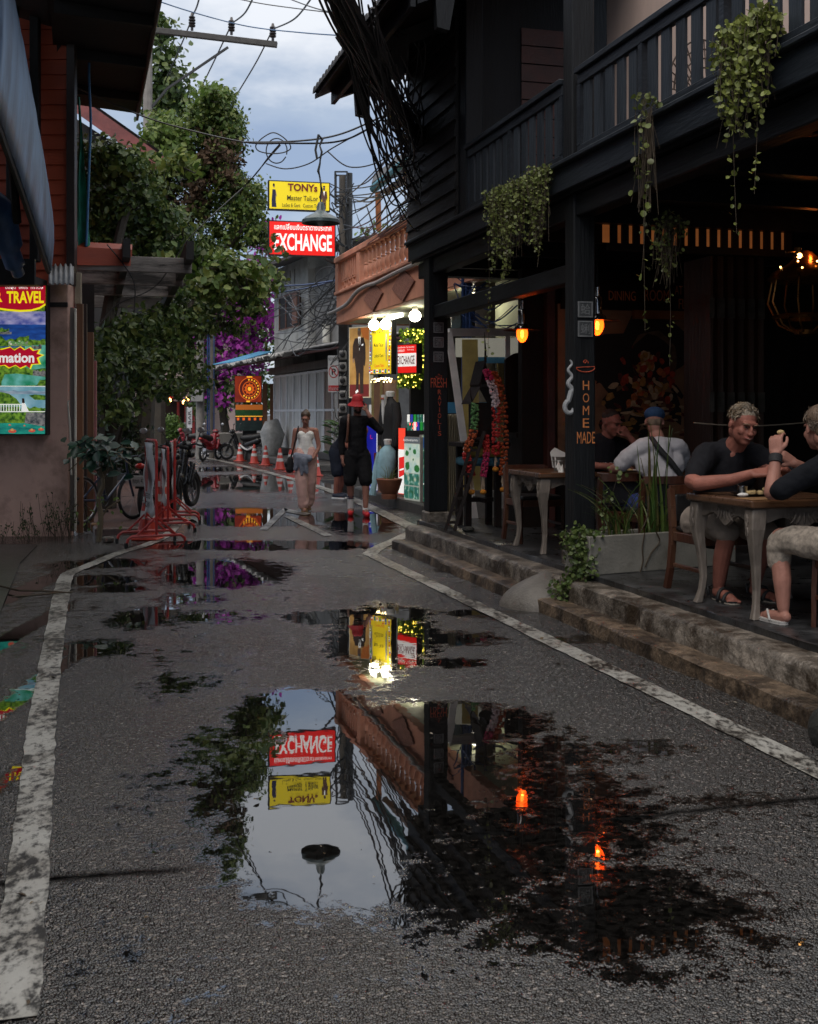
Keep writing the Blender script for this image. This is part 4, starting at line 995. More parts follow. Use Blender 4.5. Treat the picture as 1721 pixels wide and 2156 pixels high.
# ---------------------------------------------------------------- plants hanging over the balcony
M_BUTTON = LEAF('button leaf green', [(0.08,0.10,0.02),(0.16,0.19,0.04),(0.27,0.30,0.08),(0.10,0.12,0.03)], 0.42, 0.2)
M_BUTTON2 = LEAF('button leaf olive', [(0.06,0.08,0.02),(0.12,0.15,0.035),(0.20,0.23,0.07),(0.05,0.05,0.02)], 0.45, 0.2)
def hanger(w, s, z, half, drop, n, per, size, mat, label, seed, longest=()):
    random.seed(seed); t = thing('hanging_plant', label, 'plant', R(w, s, z), TH); lines = []
    for k in range(n):
        x = random.gauss(0, 0.06); y = random.uniform(-half, half); L = drop*random.uniform(0.25, 1.0)*(1-0.45*abs(y)/half)
        a = Vector((0.05, y*0.7, random.uniform(-.05,.08))); bq = Vector((-0.10+x*0.5, y, 0.06+random.uniform(-.02,.08)))
        lines.append([a, bq, bq+Vector((random.uniform(-.05,.02), random.uniform(-.03,.03), -L*0.5)), bq+Vector((random.uniform(-.05,.03), random.uniform(-.05,.05), -L))])
    for y, L in longest:
        bq = Vector((-0.1, y, 0.05)); lines.append([Vector((0.05,y,0)), bq, bq+Vector((random.uniform(-.04,.04),random.uniform(-.06,.06),-L*0.5)), bq+Vector((random.uniform(-.05,.05),random.uniform(-.05,.05),-L))])
    strands(t, lines, per, size, mat, M_STEM, jit=0.018)
    d = MB()
    for k in range(60):
        y = random.uniform(-half*.8, half*.8); z0 = random.uniform(-.1,.05); d.tube([(-0.06,y,z0),(-0.08+random.gauss(0,.03),y+random.gauss(0,.04),z0-drop*random.uniform(.2,.6))], 0.0018, 3)
    d.build('dry_stems', M_STEM, t); return t
hanger(3.95, 6.38, 3.86, 0.27, 0.85, 70, 46, 0.034, M_BUTTON, 'bright round leaved hanging plant spilling from the balcony rail at upper right', 21, ((0.12,1.2),(-0.08,1.0)))
hanger(3.95, 10.55, 3.62, 0.42, 0.95, 86, 48, 0.028, M_BUTTON2, 'olive round leaved hanging plant trailing from the balcony left of the near black post', 22, ((0.5,1.5),))
hanger(3.95, 9.75, 3.62, 0.20, 0.85, 36, 42, 0.028, M_BUTTON2, 'smaller olive hanging plant right against the near black post', 23)
hanger(3.96, 7.72, 3.74, 0.07, 1.15, 4, 12, 0.046, M_BUTTON2, 'single thin round leaved strand dangling from the middle of the near railing', 24, ((0.0,1.6),(0.05,1.2)))
hanger(4.45, 8.35, 3.02, 0.13, 0.65, 26, 18, 0.032, M_BUTTON2, 'dry tangled hanging basket plant under the balcony before the slatted transom', 25, ((0.0,1.1),))
random.seed(99)
# ================================================================= pink shop house with the balustrade
M_PINK = M('terracotta pink plaster', (0.52,0.23,0.145), 0.75, 0.2, 2.5, 0.12, dirt=(0.20,0.10,0.07), dirt_scale=1.3, dirt_lo=0.5, dirt_hi=0.8)
M_PINKD = M('rough brown aggregate', (0.27,0.115,0.08), 0.8, 0.6, 40, 0.8)
M_OFFWALL = M('greenish off white plaster', (0.38,0.40,0.28), 0.7, 0.15, 2, 0.1)
M_DARKFRAME = M('dark shop frame', (0.015,0.015,0.016), 0.4, 0.3)
M_PVC = M('grey pipe', (0.30,0.29,0.28), 0.5, 0.2)
M_TERR = M('red clay paving', (0.17,0.075,0.05), 0.45, 0.35, 7, 0.2)
M_KERB = M('dark kerb', (0.06,0.055,0.05), 0.55, 0.4, 5, 0.4)
FA = Vector((-1.52, 25.0, 0)); FRZ = math.atan2(-0.960, 0.281)
FX = Vector((0.281, -0.960, 0)); FY = Vector((0.960, 0.281, 0))
def F(x, y, z=0): return FA + FX*x + FY*y + Vector((0,0,z))
shop = thing('shop_house', 'terracotta pink shop house with a balustraded balcony over brightly lit tailor shops', 'shop', FA, FRZ)
b = MB(); b.box(0, 10.5, 0, 0.16, 3.48, 4.08); b.box(0, 0.16, 0.16, 6, 3.48, 4.08); fas = b.build('fascia', M_PINK, shop, bevel=0.01)
MB().box(-0.04, 10.5, -0.05, 0.17, 4.081, 4.15).build('base_moulding', M_PINK, shop, bevel=0.015)
MB().box(-0.05, 10.5, -0.05, 0.19, 4.74, 4.87).build('handrail', M_PINK, shop, bevel=0.02)
MB().box(0.17, 10.5, 0.16, 6.5, 3.50, 3.62).build('balcony_slab', M_OFFWALL, shop)
for x0 in (0.0, 1.84, 6.6, 9.4): MB().box(x0, x0+0.27, -0.03, 0.165, 4.151, 4.739).build('pillar', M_PINK, shop, bevel=0.01)
def baluster(x):
    b = MB(); pr = [(0.058,0),(0.058,0.04),(0.035,0.055),(0.03,0.08),(0.058,0.15),(0.066,0.20),(0.05,0.26),(0.034,0.30),(0.05,0.325),(0.034,0.35),(0.046,0.42),(0.042,0.50),(0.033,0.535),(0.058,0.55),(0.058,0.59)]
    b.lathe(pr, (0,0,0), 12); o = b.build('baluster', M_PINK, shop, smooth=True); o.location = (x, 0.07, 4.151); return o
b0 = baluster(2.28)
for k in range(1, 14):
    o = b0.copy(); COL.objects.link(o); o.location = (2.28+0.312*k, 0.07, 4.151)
for k in range(8):
    MB().box(0.36+k*0.185, 0.45+k*0.185, 0.02, 0.13, 4.36, 4.738).build('slat', M_PINK, shop)
b = MB(); b.box(0.28, 1.835, 0.03, 0.12, 4.32, 4.355); b.build('slat_rail', M_PINK, shop)
for k in range(4):
    b = MB(); x = 0.48+k*0.38; b.lathe([(0.085,-0.05),(0.11,-0.05),(0.11,0.05),(0.085,0.05),(0.085,-0.05)], (x,0.075,4.245), 18, axis=(0,1,0), cap=False); b.build('ring', M_PINK, shop, smooth=True)
for xc in (3.12, 5.12, 7.1):
    b = MB(); b.prism([(-0.68,0),(0,-0.27),(0.68,0),(0,0.27)], (xc,-0.002,3.77), (1,0,0), (0,0,1), (0,-0.03,0)); b.build('diamond_panel', M_PINKD, fas)
b = MB(); b.tube(smoothpts([Vector(p) for p in [(-0.25,-0.12,3.72),(0.25,-0.06,3.75),(1.2,-0.06,3.80),(1.95,-0.06,3.95),(2.7,-0.06,4.0),(3.5,-0.06,3.98),(4.3,-0.06,4.0),(5.4,-0.06,4.02),(8,-0.06,4.02)]], 4), 0.038, 8); b.build('pipe', M_PVC, shop, smooth=True)
# shopfront walls under the slab
M_SHOPGLASS = M('dark shop glass', (0.02,0.022,0.022), 0.08, 0.2, 2, 0)
MB().box(0.1, 10.5, 2.6, 2.75, 0.16, 3.50).build('shop_wall', M_OFFWALL, shop)
MB().box(2.0, 2.1, 1.0, 2.6, 0.16, 3.50).build('partition', M_DARKFRAME, shop)
MB().box(4.05, 4.17, 0.75, 2.6, 0.16, 3.50).build('partition', M_DARKFRAME, shop)
b = MB(); b.box(4.2, 5.6, 1.55, 1.58, 0.3, 2.5); b.build('shop_window', GLASS('shop pane', (0.5,0.55,0.5), 0.05, 0.15), shop)
for x0, x1, z0, z1 in ((4.18,4.24,0.16,2.6),(4.80,4.85,0.16,2.6),(5.55,5.62,0.16,2.6),(4.18,5.62,2.55,2.63)): MB().box(x0,x1,1.5,1.60,z0,z1).build('window_frame', M('gold aluminium', (0.35,0.28,0.12), 0.4, 0.2, metal=0.6), shop)
MB().box(6.2, 10.5, 0.9, 1.0, 2.4, 3.50).build('lintel_panel', M_OFFWALL, shop)
MB().box(4.3, 5.5, 2.4, 2.59, 0.16, 1.1).build('counter', M_DARKFRAME, shop)
# pavement and kerb in front
b = MB(); pv = [F(1.55,0.08),F(2.3,0.06),F(6.4,0.06),F(10.5,0.06),F(10.5,3),F(1.3,3),F(1.2,0.4)]
n = len(pv); b.add([(p.x,p.y,-0.02) for p in pv]+[(p.x,p.y,0.155) for p in pv], [tuple(range(n,2*n))]+[(i,(i+1)%n,n+(i+1)%n,n+i) for i in range(n)])
tag(b.build('pavement', M_TERR), kind='structure')
b = MB(); kp = [F(1.33,0.5),F(1.42,0.2),F(1.62,0.05),F(2.3,0.0),F(4.4,0.0),F(6.4,0.0),F(10.5,0.0)]
for a_, c_ in zip(kp[:-1], kp[1:]): b.bar((a_.x,a_.y,0.075),(c_.x,c_.y,0.075),0.13,0.19)
tag(b.build('kerb', M_KERB, bevel=0.02), kind='structure')
# round ceiling lamps
M_BULBW = E('white ceiling bulb', (1.0, 0.93, 0.74), 16)
def ceil_lamp(x, y, label):
    t = thing('ceiling_lamp', label, 'lamp', F(x, y, 3.50), FRZ, 'white globe lamps under the shop ceiling')
    MB().lathe([(0.05,0),(0.05,-0.05),(0.035,-0.08)], n=14).build('holder', M_WHITEPL, t)
    b = MB(); b.ell((0,0,-0.17), 0.105, 0.105, 0.10, 16, 10); b.build('globe', M_BULBW, t, smooth='all')
ceil_lamp(1.95, 0.30, 'white globe lamp just above the man poster')
ceil_lamp(2.2, 0.47, 'white globe lamp glaring in front of the yellow tailor panel')
ceil_lamp(4.25, 0.45, 'white globe lamp left of the far black post')
ceil_lamp(7.3, 0.5, 'white globe lamp seen between the two black posts above the tie beam')
b = MB(); b.bar(F(2.1,0.6,3.46), F(2.9,0.6,3.46), 0.05, 0.05)
o = b.build('tube_lamp', E('white tube', (1,0.96,0.85), 9)); tag(o, 'white tube lamp along the top of the yellow tailor panel', 'lamp')
# ---------------------------------------------------------------- printed and lit panels
def panel(name, label, cat, tl, tr, bl, thick, facemat, framemat=None, frame=0.03, group=None):
    """Sign box from its top-left, top-right, bottom-left corners; returns thing, origin (centre), ux, uy, w, h, normal."""
    tl = Vector(tl); tr = Vector(tr); bl = Vector(bl); ux = (tr-tl); w = ux.length; ux.normalize(); uy = (tl-bl); h = uy.length; uy.normalize()
    nrm = ux.cross(uy); c = (tr+bl)/2; base = (bl + ux*w/2)
    t = thing(name, label, cat, base, 0, group); lc = c-base
    b = MB(); b.obox(lc - nrm*(thick/2+0.004), ux*w/2, nrm*thick/2, uy*h/2); b.build('case', framemat or M_DARKFRAME, t)
    f = MB(); f.flat([(-w/2+frame,-h/2+frame),(w/2-frame,-h/2+frame),(w/2-frame,h/2-frame),(-w/2+frame,h/2-frame)], lc, ux, uy); fo = f.build('face', facemat, t)
    return t, lc, ux, uy, w, h, nrm, fo
def art(pan, items, name='artwork', parent=None):
    """Flat printed shapes: (material, [(x, y)...]) in fractions of the half-size."""
    t, lc, ux, uy, w, h, nrm, fo = pan; b = MB()
    for i, (m, pl) in enumerate(items):
        b.use(m); b.flat([(x*w/2, y*h/2) for x, y in pl], lc + nrm*(0.003+0.0006*i), ux, uy)
    return b.build(name, None, fo)
def wtxt(pan, s, x, y, wd, h_, mat, bold=0.0, lift=0.02):
    t, lc, ux, uy, w, h, nrm, fo = pan
    return text(s, lc + ux*(x*w/2) + uy*(y*h/2) + nrm*lift, ux, uy, wd*w/2 if wd else None, h_*h/2, mat, fo, bold=bold)
def ellp(cx, cy, rx, ry, n=16, a0=0, a1=2*math.pi): return [(cx+rx*math.cos(a0+(a1-a0)*k/n), cy+ry*math.sin(a0+(a1-a0)*k/n)) for k in range(n)]
RED = E('lit sign red', (0.75,0.012,0.008), 0.46); WHITE = E('lit sign white', (0.85,0.84,0.80), 0.5); YEL = E('lit sign yellow', (0.78,0.60,0.012), 0.38)
INK = M('black ink', (0.012,0.012,0.014), 0.5, 0.1, 5, 0); DKRED = M('dark red ink', (0.20,0.006,0.012), 0.5, 0.1, 5, 0)
NAVY = M('navy ink', (0.02,0.02,0.07), 0.5, 0.2, 5, 0); BRN = M('brown print', (0.13,0.055,0.03), 0.5, 0.3, 9, 0); SKINP = M('printed skin', (0.50,0.30,0.20), 0.5, 0.1, 5, 0); GREYP = M('grey print', (0.3,0.3,0.32), 0.5, 0.2, 5, 0)
def turned(c, w, h, a):               # corners of an upright face of size w x h centred at c, turned by a
    ux = Vector((math.cos(a), math.sin(a), 0)); uz = Vector((0,0,1))
    return c-ux*w/2+uz*h/2, c+ux*w/2+uz*h/2, c-ux*w/2-uz*h/2
c = P(636, 503, 24.0)
pn = panel('exchange_sign', 'large red backlit EXCHANGE sign hanging below the yellow tailor sign', 'sign', *turned(c, 1.36, 0.70, rad(13)), 0.12, RED, frame=0.022)
wtxt(pn, 'EXCHANGE', 0.02, -0.22, 1.72, 0.98, WHITE, 0.028)
wtxt(pn, 'แลกเปลี่ยนเงินตราต่างประเทศ', 0.02, 0.66, 1.70, 0.36, WHITE, 0.02)
c = P(630, 413, 24.0)
pt = panel('tailor_sign', 'yellow backlit tailor sign with a woman and a man printed at its ends', 'sign', *turned(c, 1.25, 0.59, rad(13)), 0.12, YEL, frame=0.022)
wtxt(pt, 'TONYs', 0.10, 0.56, 0.96, 0.52, DKRED, 0.035); wtxt(pt, 'Master TaiLor', 0.10, -0.16, 1.0, 0.34, INK, 0.012); wtxt(pt, 'Ladies & Gent   Custom Tailor', 0.08, -0.66, 1.28, 0.26, INK, 0.008)
def lady(cx, s=1.0, m=NAVY): return [(m, [(cx-.07,-.82),(cx+.08,-.82),(cx+.055,-.35),(cx+.06,.05),(cx+.05,.38),(cx-.05,.38),(cx-.06,.05),(cx-.075,-.35)]), (SKINP, ellp(cx,.62,.028,.13,10)), (INK, ellp(cx-.008,.68,.034,.11,10)), (SKINP, [(cx+.05,.36),(cx+.085,.0),(cx+.075,-.15),(cx+.06,.0)])]
def gent(cx, m=BRN): return [(m, [(cx-.085,.38),(cx+.085,.38),(cx+.105,.0),(cx+.09,-.25),(cx+.065,-.1),(cx+.06,-.86),(cx+.01,-.86),(cx,-.25),(cx-.01,-.86),(cx-.06,-.86),(cx-.065,-.1),(cx-.09,-.25),(cx-.105,.0)]), (WHITE, [(cx-.025,.38),(cx+.025,.38),(cx,.05)]), (SKINP, ellp(cx,.58,.035,.15,10)), (INK, ellp(cx,.70,.038,.06,10))]
art(pt, lady(-.82)+gent(.80))
M_SIGNPOLE = M('weathered pole', (0.10,0.085,0.07), 0.7, 0.3, 5, 0.3); M_STEELD = M('dark steel frame', (0.022,0.023,0.024), 0.5, 0.3)
pb = P(733, 872, 26.0); pb.z = 0
t = thing('sign_pole', 'dark utility pole with a boxy steel frame on top, holding the two hanging signs', 'pole', pb)
MB().tube([(0.02,0,0),(0.02,0,6.85)], 0.07, 8).build('pole', M_STEELD, t, smooth=True)
MB().tube([(-0.13,0.05,0),(-0.13,0.05,6.8)], [0.09,0.075], 8).build('concrete_pole', M_SIGNPOLE, t, smooth=True)
b = MB()
x0, x1, z0, z1, y0, y1 = -0.28, -0.02, 4.78, 6.85, -0.2, 0.2
z0 = 1.6+(872-432)/FPX*26; z1 = 1.6+(872-366)/FPX*26
for x in (x0, x1):
    for y in (y0, y1): b.bar((x,y,z0),(x,y,z1),0.03,0.03,(0,1,0))
for z in (z0, z1, (z0+z1)/2-0.1):
    b.bar((x0,y0,z),(x1,y0,z),0.03,0.03); b.bar((x0,y1,z),(x1,y1,z),0.03,0.03); b.bar((x0,y0,z),(x0,y1,z),0.03,0.03); b.bar((x1,y0,z),(x1,y1,z),0.03,0.03)
b.build('steel_frame', M_STEELD, t)
b = MB()
for zz in (6.15, 5.85, 5.25, 4.75): b.bar((-0.1,-0.05,zz),(-0.40,-1.9,zz),0.03,0.03)
b.build('bracket', M_STEELD, t)
# hanging enamel street lamp
M_ENAMEL = M('chipped blue grey enamel', (0.09,0.13,0.14), 0.35, 0.35, 7, 0.15, dirt=(0.06,0.05,0.035), dirt_scale=5, dirt_lo=0.5, dirt_hi=0.65)
lp = P(675, 470, 15.5)
t = thing('hanging_street_lamp', 'blue grey enamel street lamp hanging from the overhead wires by a knotted cord', 'lamp', lp)
b = MB(); b.lathe([(0.0,0.27),(0.03,0.27),(0.045,0.24),(0.06,0.16),(0.09,0.13),(0.11,0.12),(0.20,0.075),(0.245,0.035),(0.25,-0.005),(0.24,-0.005),(0.23,0.03),(0.15,0.07),(0.05,0.09),(0,0.09)], n=30, cap=False); b.build('lamp_shade', M_ENAMEL, t, smooth=True)
b = MB(); b.ell((0,0,0.03),0.055,0.055,0.07,12,8); b.build('bulb', M('unlit bulb glass', (0.35,0.36,0.36), 0.15, 0.1), t, smooth='all')
b = MB(); pts = [(0,0,0.26)] + [(random.gauss(0,.012), random.gauss(0,.01), 0.26+0.083*k) for k in range(1, 11)] + [(-0.03,0,1.15)]
b.tube(pts, 0.011, 6); b.tube([(x+random.gauss(0,.015), y, z) for x, y, z in pts], 0.008, 5); b.tube([(-0.03,0,1.15),(-0.07,0,0.95),(-0.05,0,0.84)], 0.016, 5); b.build('cord', M_STEELD, t)

# man poster, yellow tailor panel, small exchange sign on the shopfront
def px_panel(name, label, cat, x0, x1, y0a, y0b, y1, d0, d1, thick, face, fm=None, frame=0.02):
    a = P(x0, y0a, d0); z1 = P(x0, y1, d0).z; bq = P(x1, y0b, d1); bq.z = a.z
    return panel(name, label, cat, a, bq, Vector((a.x, a.y, z1)), thick, face, fm, frame)
TAN = EN('lit poster wall', (0.34,0.17,0.04), (0.50,0.28,0.08), 0.42, 3); MAR = E('lit poster carpet', (0.16,0.02,0.015), 0.35); SUIT = M('printed dark suit', (0.075,0.045,0.032), 0.5, 0.3, 14, 0)
pm = px_panel('man_poster', 'tall backlit poster of a man in a dark suit over the tailor door', 'poster', 734, 778, 690, 689, 838, 24.6, 24.2, 0.10, TAN, E('lit poster edge', (0.6,0.55,0.4), 0.3))
art(pm, [(MAR, [(-.93,-.97),(.93,-.97),(.93,-.62),(-.93,-.62)]), (E('lit poster wood', (0.45,0.13,0.02), 0.4), [(.1,.97),(.93,.97),(.93,.6),(.35,.7)]),
         (SUIT, [(-.42,.68),(.42,.70),(.60,.5),(.62,.1),(.55,-.12),(.44,-.08),(.40,-.5),(.42,-.88),(.10,-.88),(.04,-.3),(-.02,-.3),(-.06,-.84),(-.30,-.80),(-.28,-.3),(-.40,.0),(-.46,.12),(-.62,.1),(-.60,.5)]),
         (SKINP, [(-.62,.1),(-.46,.12),(-.48,.0),(-.6,.0)]), (WHITE, [(-.10,.72),(.16,.72),(.04,.32)]), (INK, [(.0,.68),(.07,.68),(.09,.45),(.035,.38),(-.01,.45)]), (SKINP, ellp(.02,.84,.16,.115,14)), (GREYP, ellp(.02,.925,.165,.04,12)), (WHITE, [(.24,.5),(.42,.52),(.40,.47),(.25,.46)]), (WHITE, [(-.36,-.82),(-.12,-.76),(-.05,-.83),(-.3,-.88)])])
py = px_panel('tailor_signboard', 'yellow backlit tailor panel edged with small flags beside the man poster', 'sign', 778, 824, 680, 672, 790, 23.7, 23.2, 0.12, YEL, M_DARKFRAME)
flags = [E('flag red', (0.6,0.02,0.02), 0.4), E('flag blue', (0.03,0.05,0.4), 0.4), WHITE, E('flag green', (0.02,0.3,0.05), 0.4)]
it = []
for k in range(9):
    y = .72-.19*k
    for j in range(3): it.append((flags[(k*2+j) % 4], [(.80,y-.045*j),(.93,y-.045*j),(.93,y-.045*(j+1)),(.80,y-.045*(j+1))])); it.append((flags[(k+j) % 4], [(-.93,y-.045*j),(-.82,y-.045*j),(-.82,y-.045*(j+1)),(-.93,y-.045*(j+1))]))
for k in range(6):
    x = -.78+.26*k
    for j in range(3): it.append((flags[(k+j*2) % 4], [(x,-.80-.05*j),(x+.17,-.80-.05*j),(x+.17,-.80-.05*(j+1)),(x,-.80-.05*(j+1))]))
it += [(GREYP, [(-.72,.55),(-.60,.5),(-.58,.0),(-.64,-.62),(-.70,-.62),(-.76,.0)]), (GREYP, [(.62,.55),(.74,.5),(.76,.0),(.70,-.5),(.64,-.5),(.60,.0)])]
art(py, it)
wtxt(py, 'MR. TONYs', 0.02, .70, 1.3, .26, INK, 0.02, 0.05); wtxt(py, 'Master TaiLor', 0, .12, .86, .13, INK, 0.01, 0.05); wtxt(py, 'Ladies & Gent', 0, -.28, .86, .13, INK, 0.01, 0.05); wtxt(py, 'Custom Tailor', 0.05, -.66, .9, .12, flags[0], 0.01, 0.05)
pe = px_panel('small_exchange_sign', 'small red and white EXCHANGE box sign wrapped in a lit leafy garland', 'sign', 836, 877, 726, 720, 787, 21.2, 20.9, 0.14, RED, M_DARKFRAME, 0.012)
art(pe, [(WHITE, [(-.94,-.52),(.94,-.52),(.94,.38),(-.94,.38)])])
wtxt(pe, 'EXCHANGE', 0, -.08, 1.76, .60, DKRED, 0.015, 0.03); wtxt(pe, 'CURRENCY', -.48, .56, .75, .15, WHITE, 0.01, 0.03); wtxt(pe, 'แลกเปลี่ยนเงิน', -.45, .80, .8, .13, WHITE, 0, 0.03); wtxt(pe, 'ซื้อขายเงินตรา', .45, .80, .8, .13, WHITE, 0, 0.03); wtxt(pe, 'Currency', .48, .60, .7, .13, WHITE, 0, 0.03)
t = thing('leaf_garland', 'artificial ivy garland with tiny yellow lights around the small exchange sign', 'garland', P(872, 745, 21.4))
o0 = t.location; pts = []; nr = []
for k in range(900):
    q = random.random()
    if q < .40: p = P(random.uniform(876,898), random.uniform(695,800), 21.4)
    elif q < .60: p = P(random.uniform(838,898), random.uniform(694,722), 21.5)
    else: p = P(random.uniform(838,884), random.uniform(788,806)+random.random()**2*14, 21.2)
    pts.append(p-o0+Vector((0,random.uniform(-.1,.1),0))); nr.append((random.gauss(0,1),-1,random.gauss(0,1)))
leaf_mesh('leaves', pts, nr, [(random.gauss(0,1),0,random.gauss(0,1)) for _ in pts], 0.07, LEAF('plastic ivy', [(0.06,0.16,0.015),(0.16,0.30,0.03),(0.26,0.36,0.05)], 0.4), t, 0.7)
b = MB()
for k in range(80): p = pts[random.randrange(len(pts))]; b.ell(p+Vector((0,-0.12,0)), 0.009, nu=6, nv=4)
b.build('fairy_light', E('yellow fairy bulb', (1.0,0.75,0.10), 5), t)

# ---------------------------------------------------------------- street-level shop things
def mannequin(loc, label, suit, shirt, s=1.0, tie=True):
    t = thing('mannequin', label, 'mannequin', loc, 0, 'headless tailor mannequins')
    b = MB(); b.tube([(0,0,1.56*s),(0,0,1.50*s),(0,0,1.44*s),(0,0,1.36*s),(0,0,1.15*s),(0,0,0.98*s),(0,0,0.85*s),(0,0,0.70*s)], [0.06*s,0.075*s,0.15*s,0.21*s,0.20*s,0.175*s,0.20*s,0.205*s], 14); b.build('jacket', suit, t, smooth=True).scale = (1,0.62,1)
    for sx in (-1, 1):
        MB().tube([(sx*0.18*s,0,1.42*s),(sx*0.245*s,0,1.2*s),(sx*0.265*s,-0.03,0.95*s),(sx*0.25*s,-0.05,0.75*s)], [0.075*s,0.072*s,0.06*s,0.05*s], 10).build('sleeve', suit, t, smooth=True)
        MB().tube([(sx*0.10*s,0,0.75*s),(sx*0.10*s,0,0.4*s),(sx*0.10*s,0,0.04)], [0.10*s,0.085*s,0.075*s], 10).build('trouser_leg', suit, t, smooth=True)
    MB().prism([(-0.055*s,1.56*s),(0.055*s,1.56*s),(0.04*s,1.3*s),(0,1.1*s),(-0.04*s,1.3*s)], (0,-0.135*s,0), (1,0,0), (0,0,1), (0,0.05,0)).build('shirt_front', shirt, t)
    b = MB(); b.lathe([(0.07*s,1.53*s),(0.075*s,1.60*s),(0.06*s,1.62*s)], n=14, cap=False); b.build('collar', shirt, t, smooth=True)
    if tie: MB().prism([(-0.05,0.02),(0,0),(0.05,0.02),(0.05,-0.02),(0,0),(-0.05,-0.02)], (0,-0.15*s,1.50*s), (1,0,0), (0,0,1), (0,0.02,0)).build('bow_tie', M_CHALK_R, t)
    return t
M_SUITB = M('black suit cloth', (0.012,0.012,0.014), 0.8, 0.3, 20, 0.2); M_SHIRTW = M('white shirt cloth', (0.6,0.6,0.6), 0.8, 0.1); M_SHIRTB = M('pale blue shirt cloth', (0.25,0.42,0.50), 0.8, 0.2, 8, 0.4)
mannequin(Vector((P(821,0,21.6).x, 21.6, 0.17)), 'headless mannequin in a black dinner suit with a bow tie by the shop door', M_SUITB, M_SHIRTW, 1.14).rotation_euler = (0,0,-rad(62))
t = thing('shirt_form', 'low display form wearing a pale blue shirt on the shop pavement', 'mannequin', Vector((P(810,0,21.2).x, 21.2, 0.158)))
b = MB(); b.tube([(0.05,0,0.98),(0.05,0,0.88),(0.05,0,0.80),(0.03,0,0.62),(0.0,0,0.40),(-0.02,0,0.22)], [0.055,0.06,0.14,0.17,0.165,0.15], 12); b.build('shirt', M_SHIRTB, t, smooth=True)
b = MB(); b.lathe([(0.062,0.90),(0.075,0.98),(0.06,1.0)], (0.05,0,0), 12, cap=False); b.build('collar', M_SHIRTW, t)
MB().tube([(-0.10,0,0.76),(-0.16,-0.03,0.5),(-0.20,-0.06,0.15),(-0.22,-0.05,0.01)], [0.05,0.055,0.06,0.07], 8).build('sleeve', M_SHIRTB, t, smooth=True)
MB().tube([(0,0,0),(0,0,0.25)], 0.05, 8).build('stand', M_DARKFRAME, t)
MB().box(-0.20,-0.08,0.06,0.16,0.25,0.75).build('red_cloth', M('dark red cloth', (0.16,0.02,0.02), 0.8), t)
M_CLAY = M('terracotta clay', (0.21,0.075,0.04), 0.6, 0.25, 6, 0.15)
t = thing('flower_pot', 'wide terracotta pot with a few grassy sprouts on the shop pavement', 'plant pot', Vector((P(819,0,20.3).x, 20.3, 0.158)))
b = MB(); b.lathe([(0.0,0.0),(0.135,0.0),(0.14,0.07),(0.125,0.085),(0.17,0.16),(0.205,0.27),(0.215,0.31),(0.225,0.33),(0.215,0.345),(0.195,0.33),(0.18,0.25),(0,0.25)], n=26, cap=False); b.build('pot', M_CLAY, t, smooth=True)
b = MB()
for k in range(20):
    a = random.uniform(0,6.28); l = random.uniform(.1,.32); b.tube([(0.05*math.cos(a),0.05*math.sin(a),0.25),(0.08*math.cos(a),0.08*math.sin(a),0.25+l*0.7),(0.16*math.cos(a),0.16*math.sin(a),0.25+l)], [0.006,0.005,0.001], 4)
b.build('sprouts', M('fresh blade', (0.10,0.14,0.03), 0.5), t)
IMG_G = EN('island brochure print', (0.02,0.12,0.05), (0.55,0.60,0.42), 0.30, 9, (0.06,0.28,0.24)); IMG_B = EN('lagoon brochure print', (0.015,0.10,0.13), (0.35,0.55,0.50), 0.30, 11, (0.03,0.20,0.10))
bl = Vector((P(850,0,19.9).x, 19.9, 0.165)); br = Vector((P(884,0,19.35).x, 19.35, 0.165))
pa = panel('tour_board', 'standing tour board printed with green island and waterfall pictures', 'signboard', bl+Vector((0,0,1.06)), br+Vector((0,0,1.06)), bl, 0.05, E('tour board ground', (0.45,0.47,0.40), 0.3), M_PVC, 0.015)
items = [(EN('grey heading', (0.10,0.12,0.14), (0.2,0.22,0.24), 0.2, 4), [(-.96,.80),(.96,.80),(.96,.98),(-.96,.98)]), (EN('waterfall print', (0.30,0.50,0.48), (0.60,0.66,0.55), 0.4, 5), [(-.95,-.12),(.95,-.12),(.95,.78),(-.95,.78)])]
gdk = E('island leaf print', (0.02,0.16,0.03), 0.35)
for x, y, r_ in ((-.6,.5,.24),(.35,.55,.25),(-.55,.1,.36),(.62,.02,.32),(-.2,.62,.12),(.2,.3,.10)): items.append((gdk, [(x+r_*math.cos(a*.9)*random.uniform(.7,1.1), y+r_*.42*math.sin(a*.9)*random.uniform(.7,1.1)) for a in range(7)]))
for r_ in range(2):
    for k in range(3): items.append((IMG_B if (r_+k) % 2 else IMG_G, [(-.95+.64*k,-.50-.42*r_),(-.36+.64*k,-.50-.42*r_),(-.36+.64*k,-.14-.40*r_),(-.95+.64*k,-.14-.40*r_)]))
art(pa, items); wtxt(pa, 'Angthong Marine Park Tour & Koh Tao', 0, .89, 1.8, .08, WHITE, 0, 0.03)
br2 = br+Vector((0.28,0.35,0))
pa2 = panel('tour_board', 'second tour board behind the first with blurred lagoon pictures, cut by the far black post', 'signboard', br+Vector((0.02,0.05,1.1)), br2+Vector((0,0,1.1)), br+Vector((0.02,0.05,0)), 0.04, IMG_G, M_PVC, 0.01)
art(pa2, [(IMG_B, [(-.9,-.95),(.9,-.95),(.9,-.5),(-.9,-.5)]), (WHITE, [(-.9,-.48),(.9,-.48),(.9,-.44),(-.9,-.44)]), (IMG_B, [(-.9,0.1),(.9,.1),(.9,.55),(-.9,.55)]), (E('lit sea blue', (0.02,0.12,0.35), 0.3), [(-.9,.6),(.9,.6),(.9,.92),(-.9,.92)])])
t = thing('brochure_rack', 'small rack of coloured brochures behind the tour board', 'rack', Vector((P(880,0,20.6).x, 20.6, 0.158)))
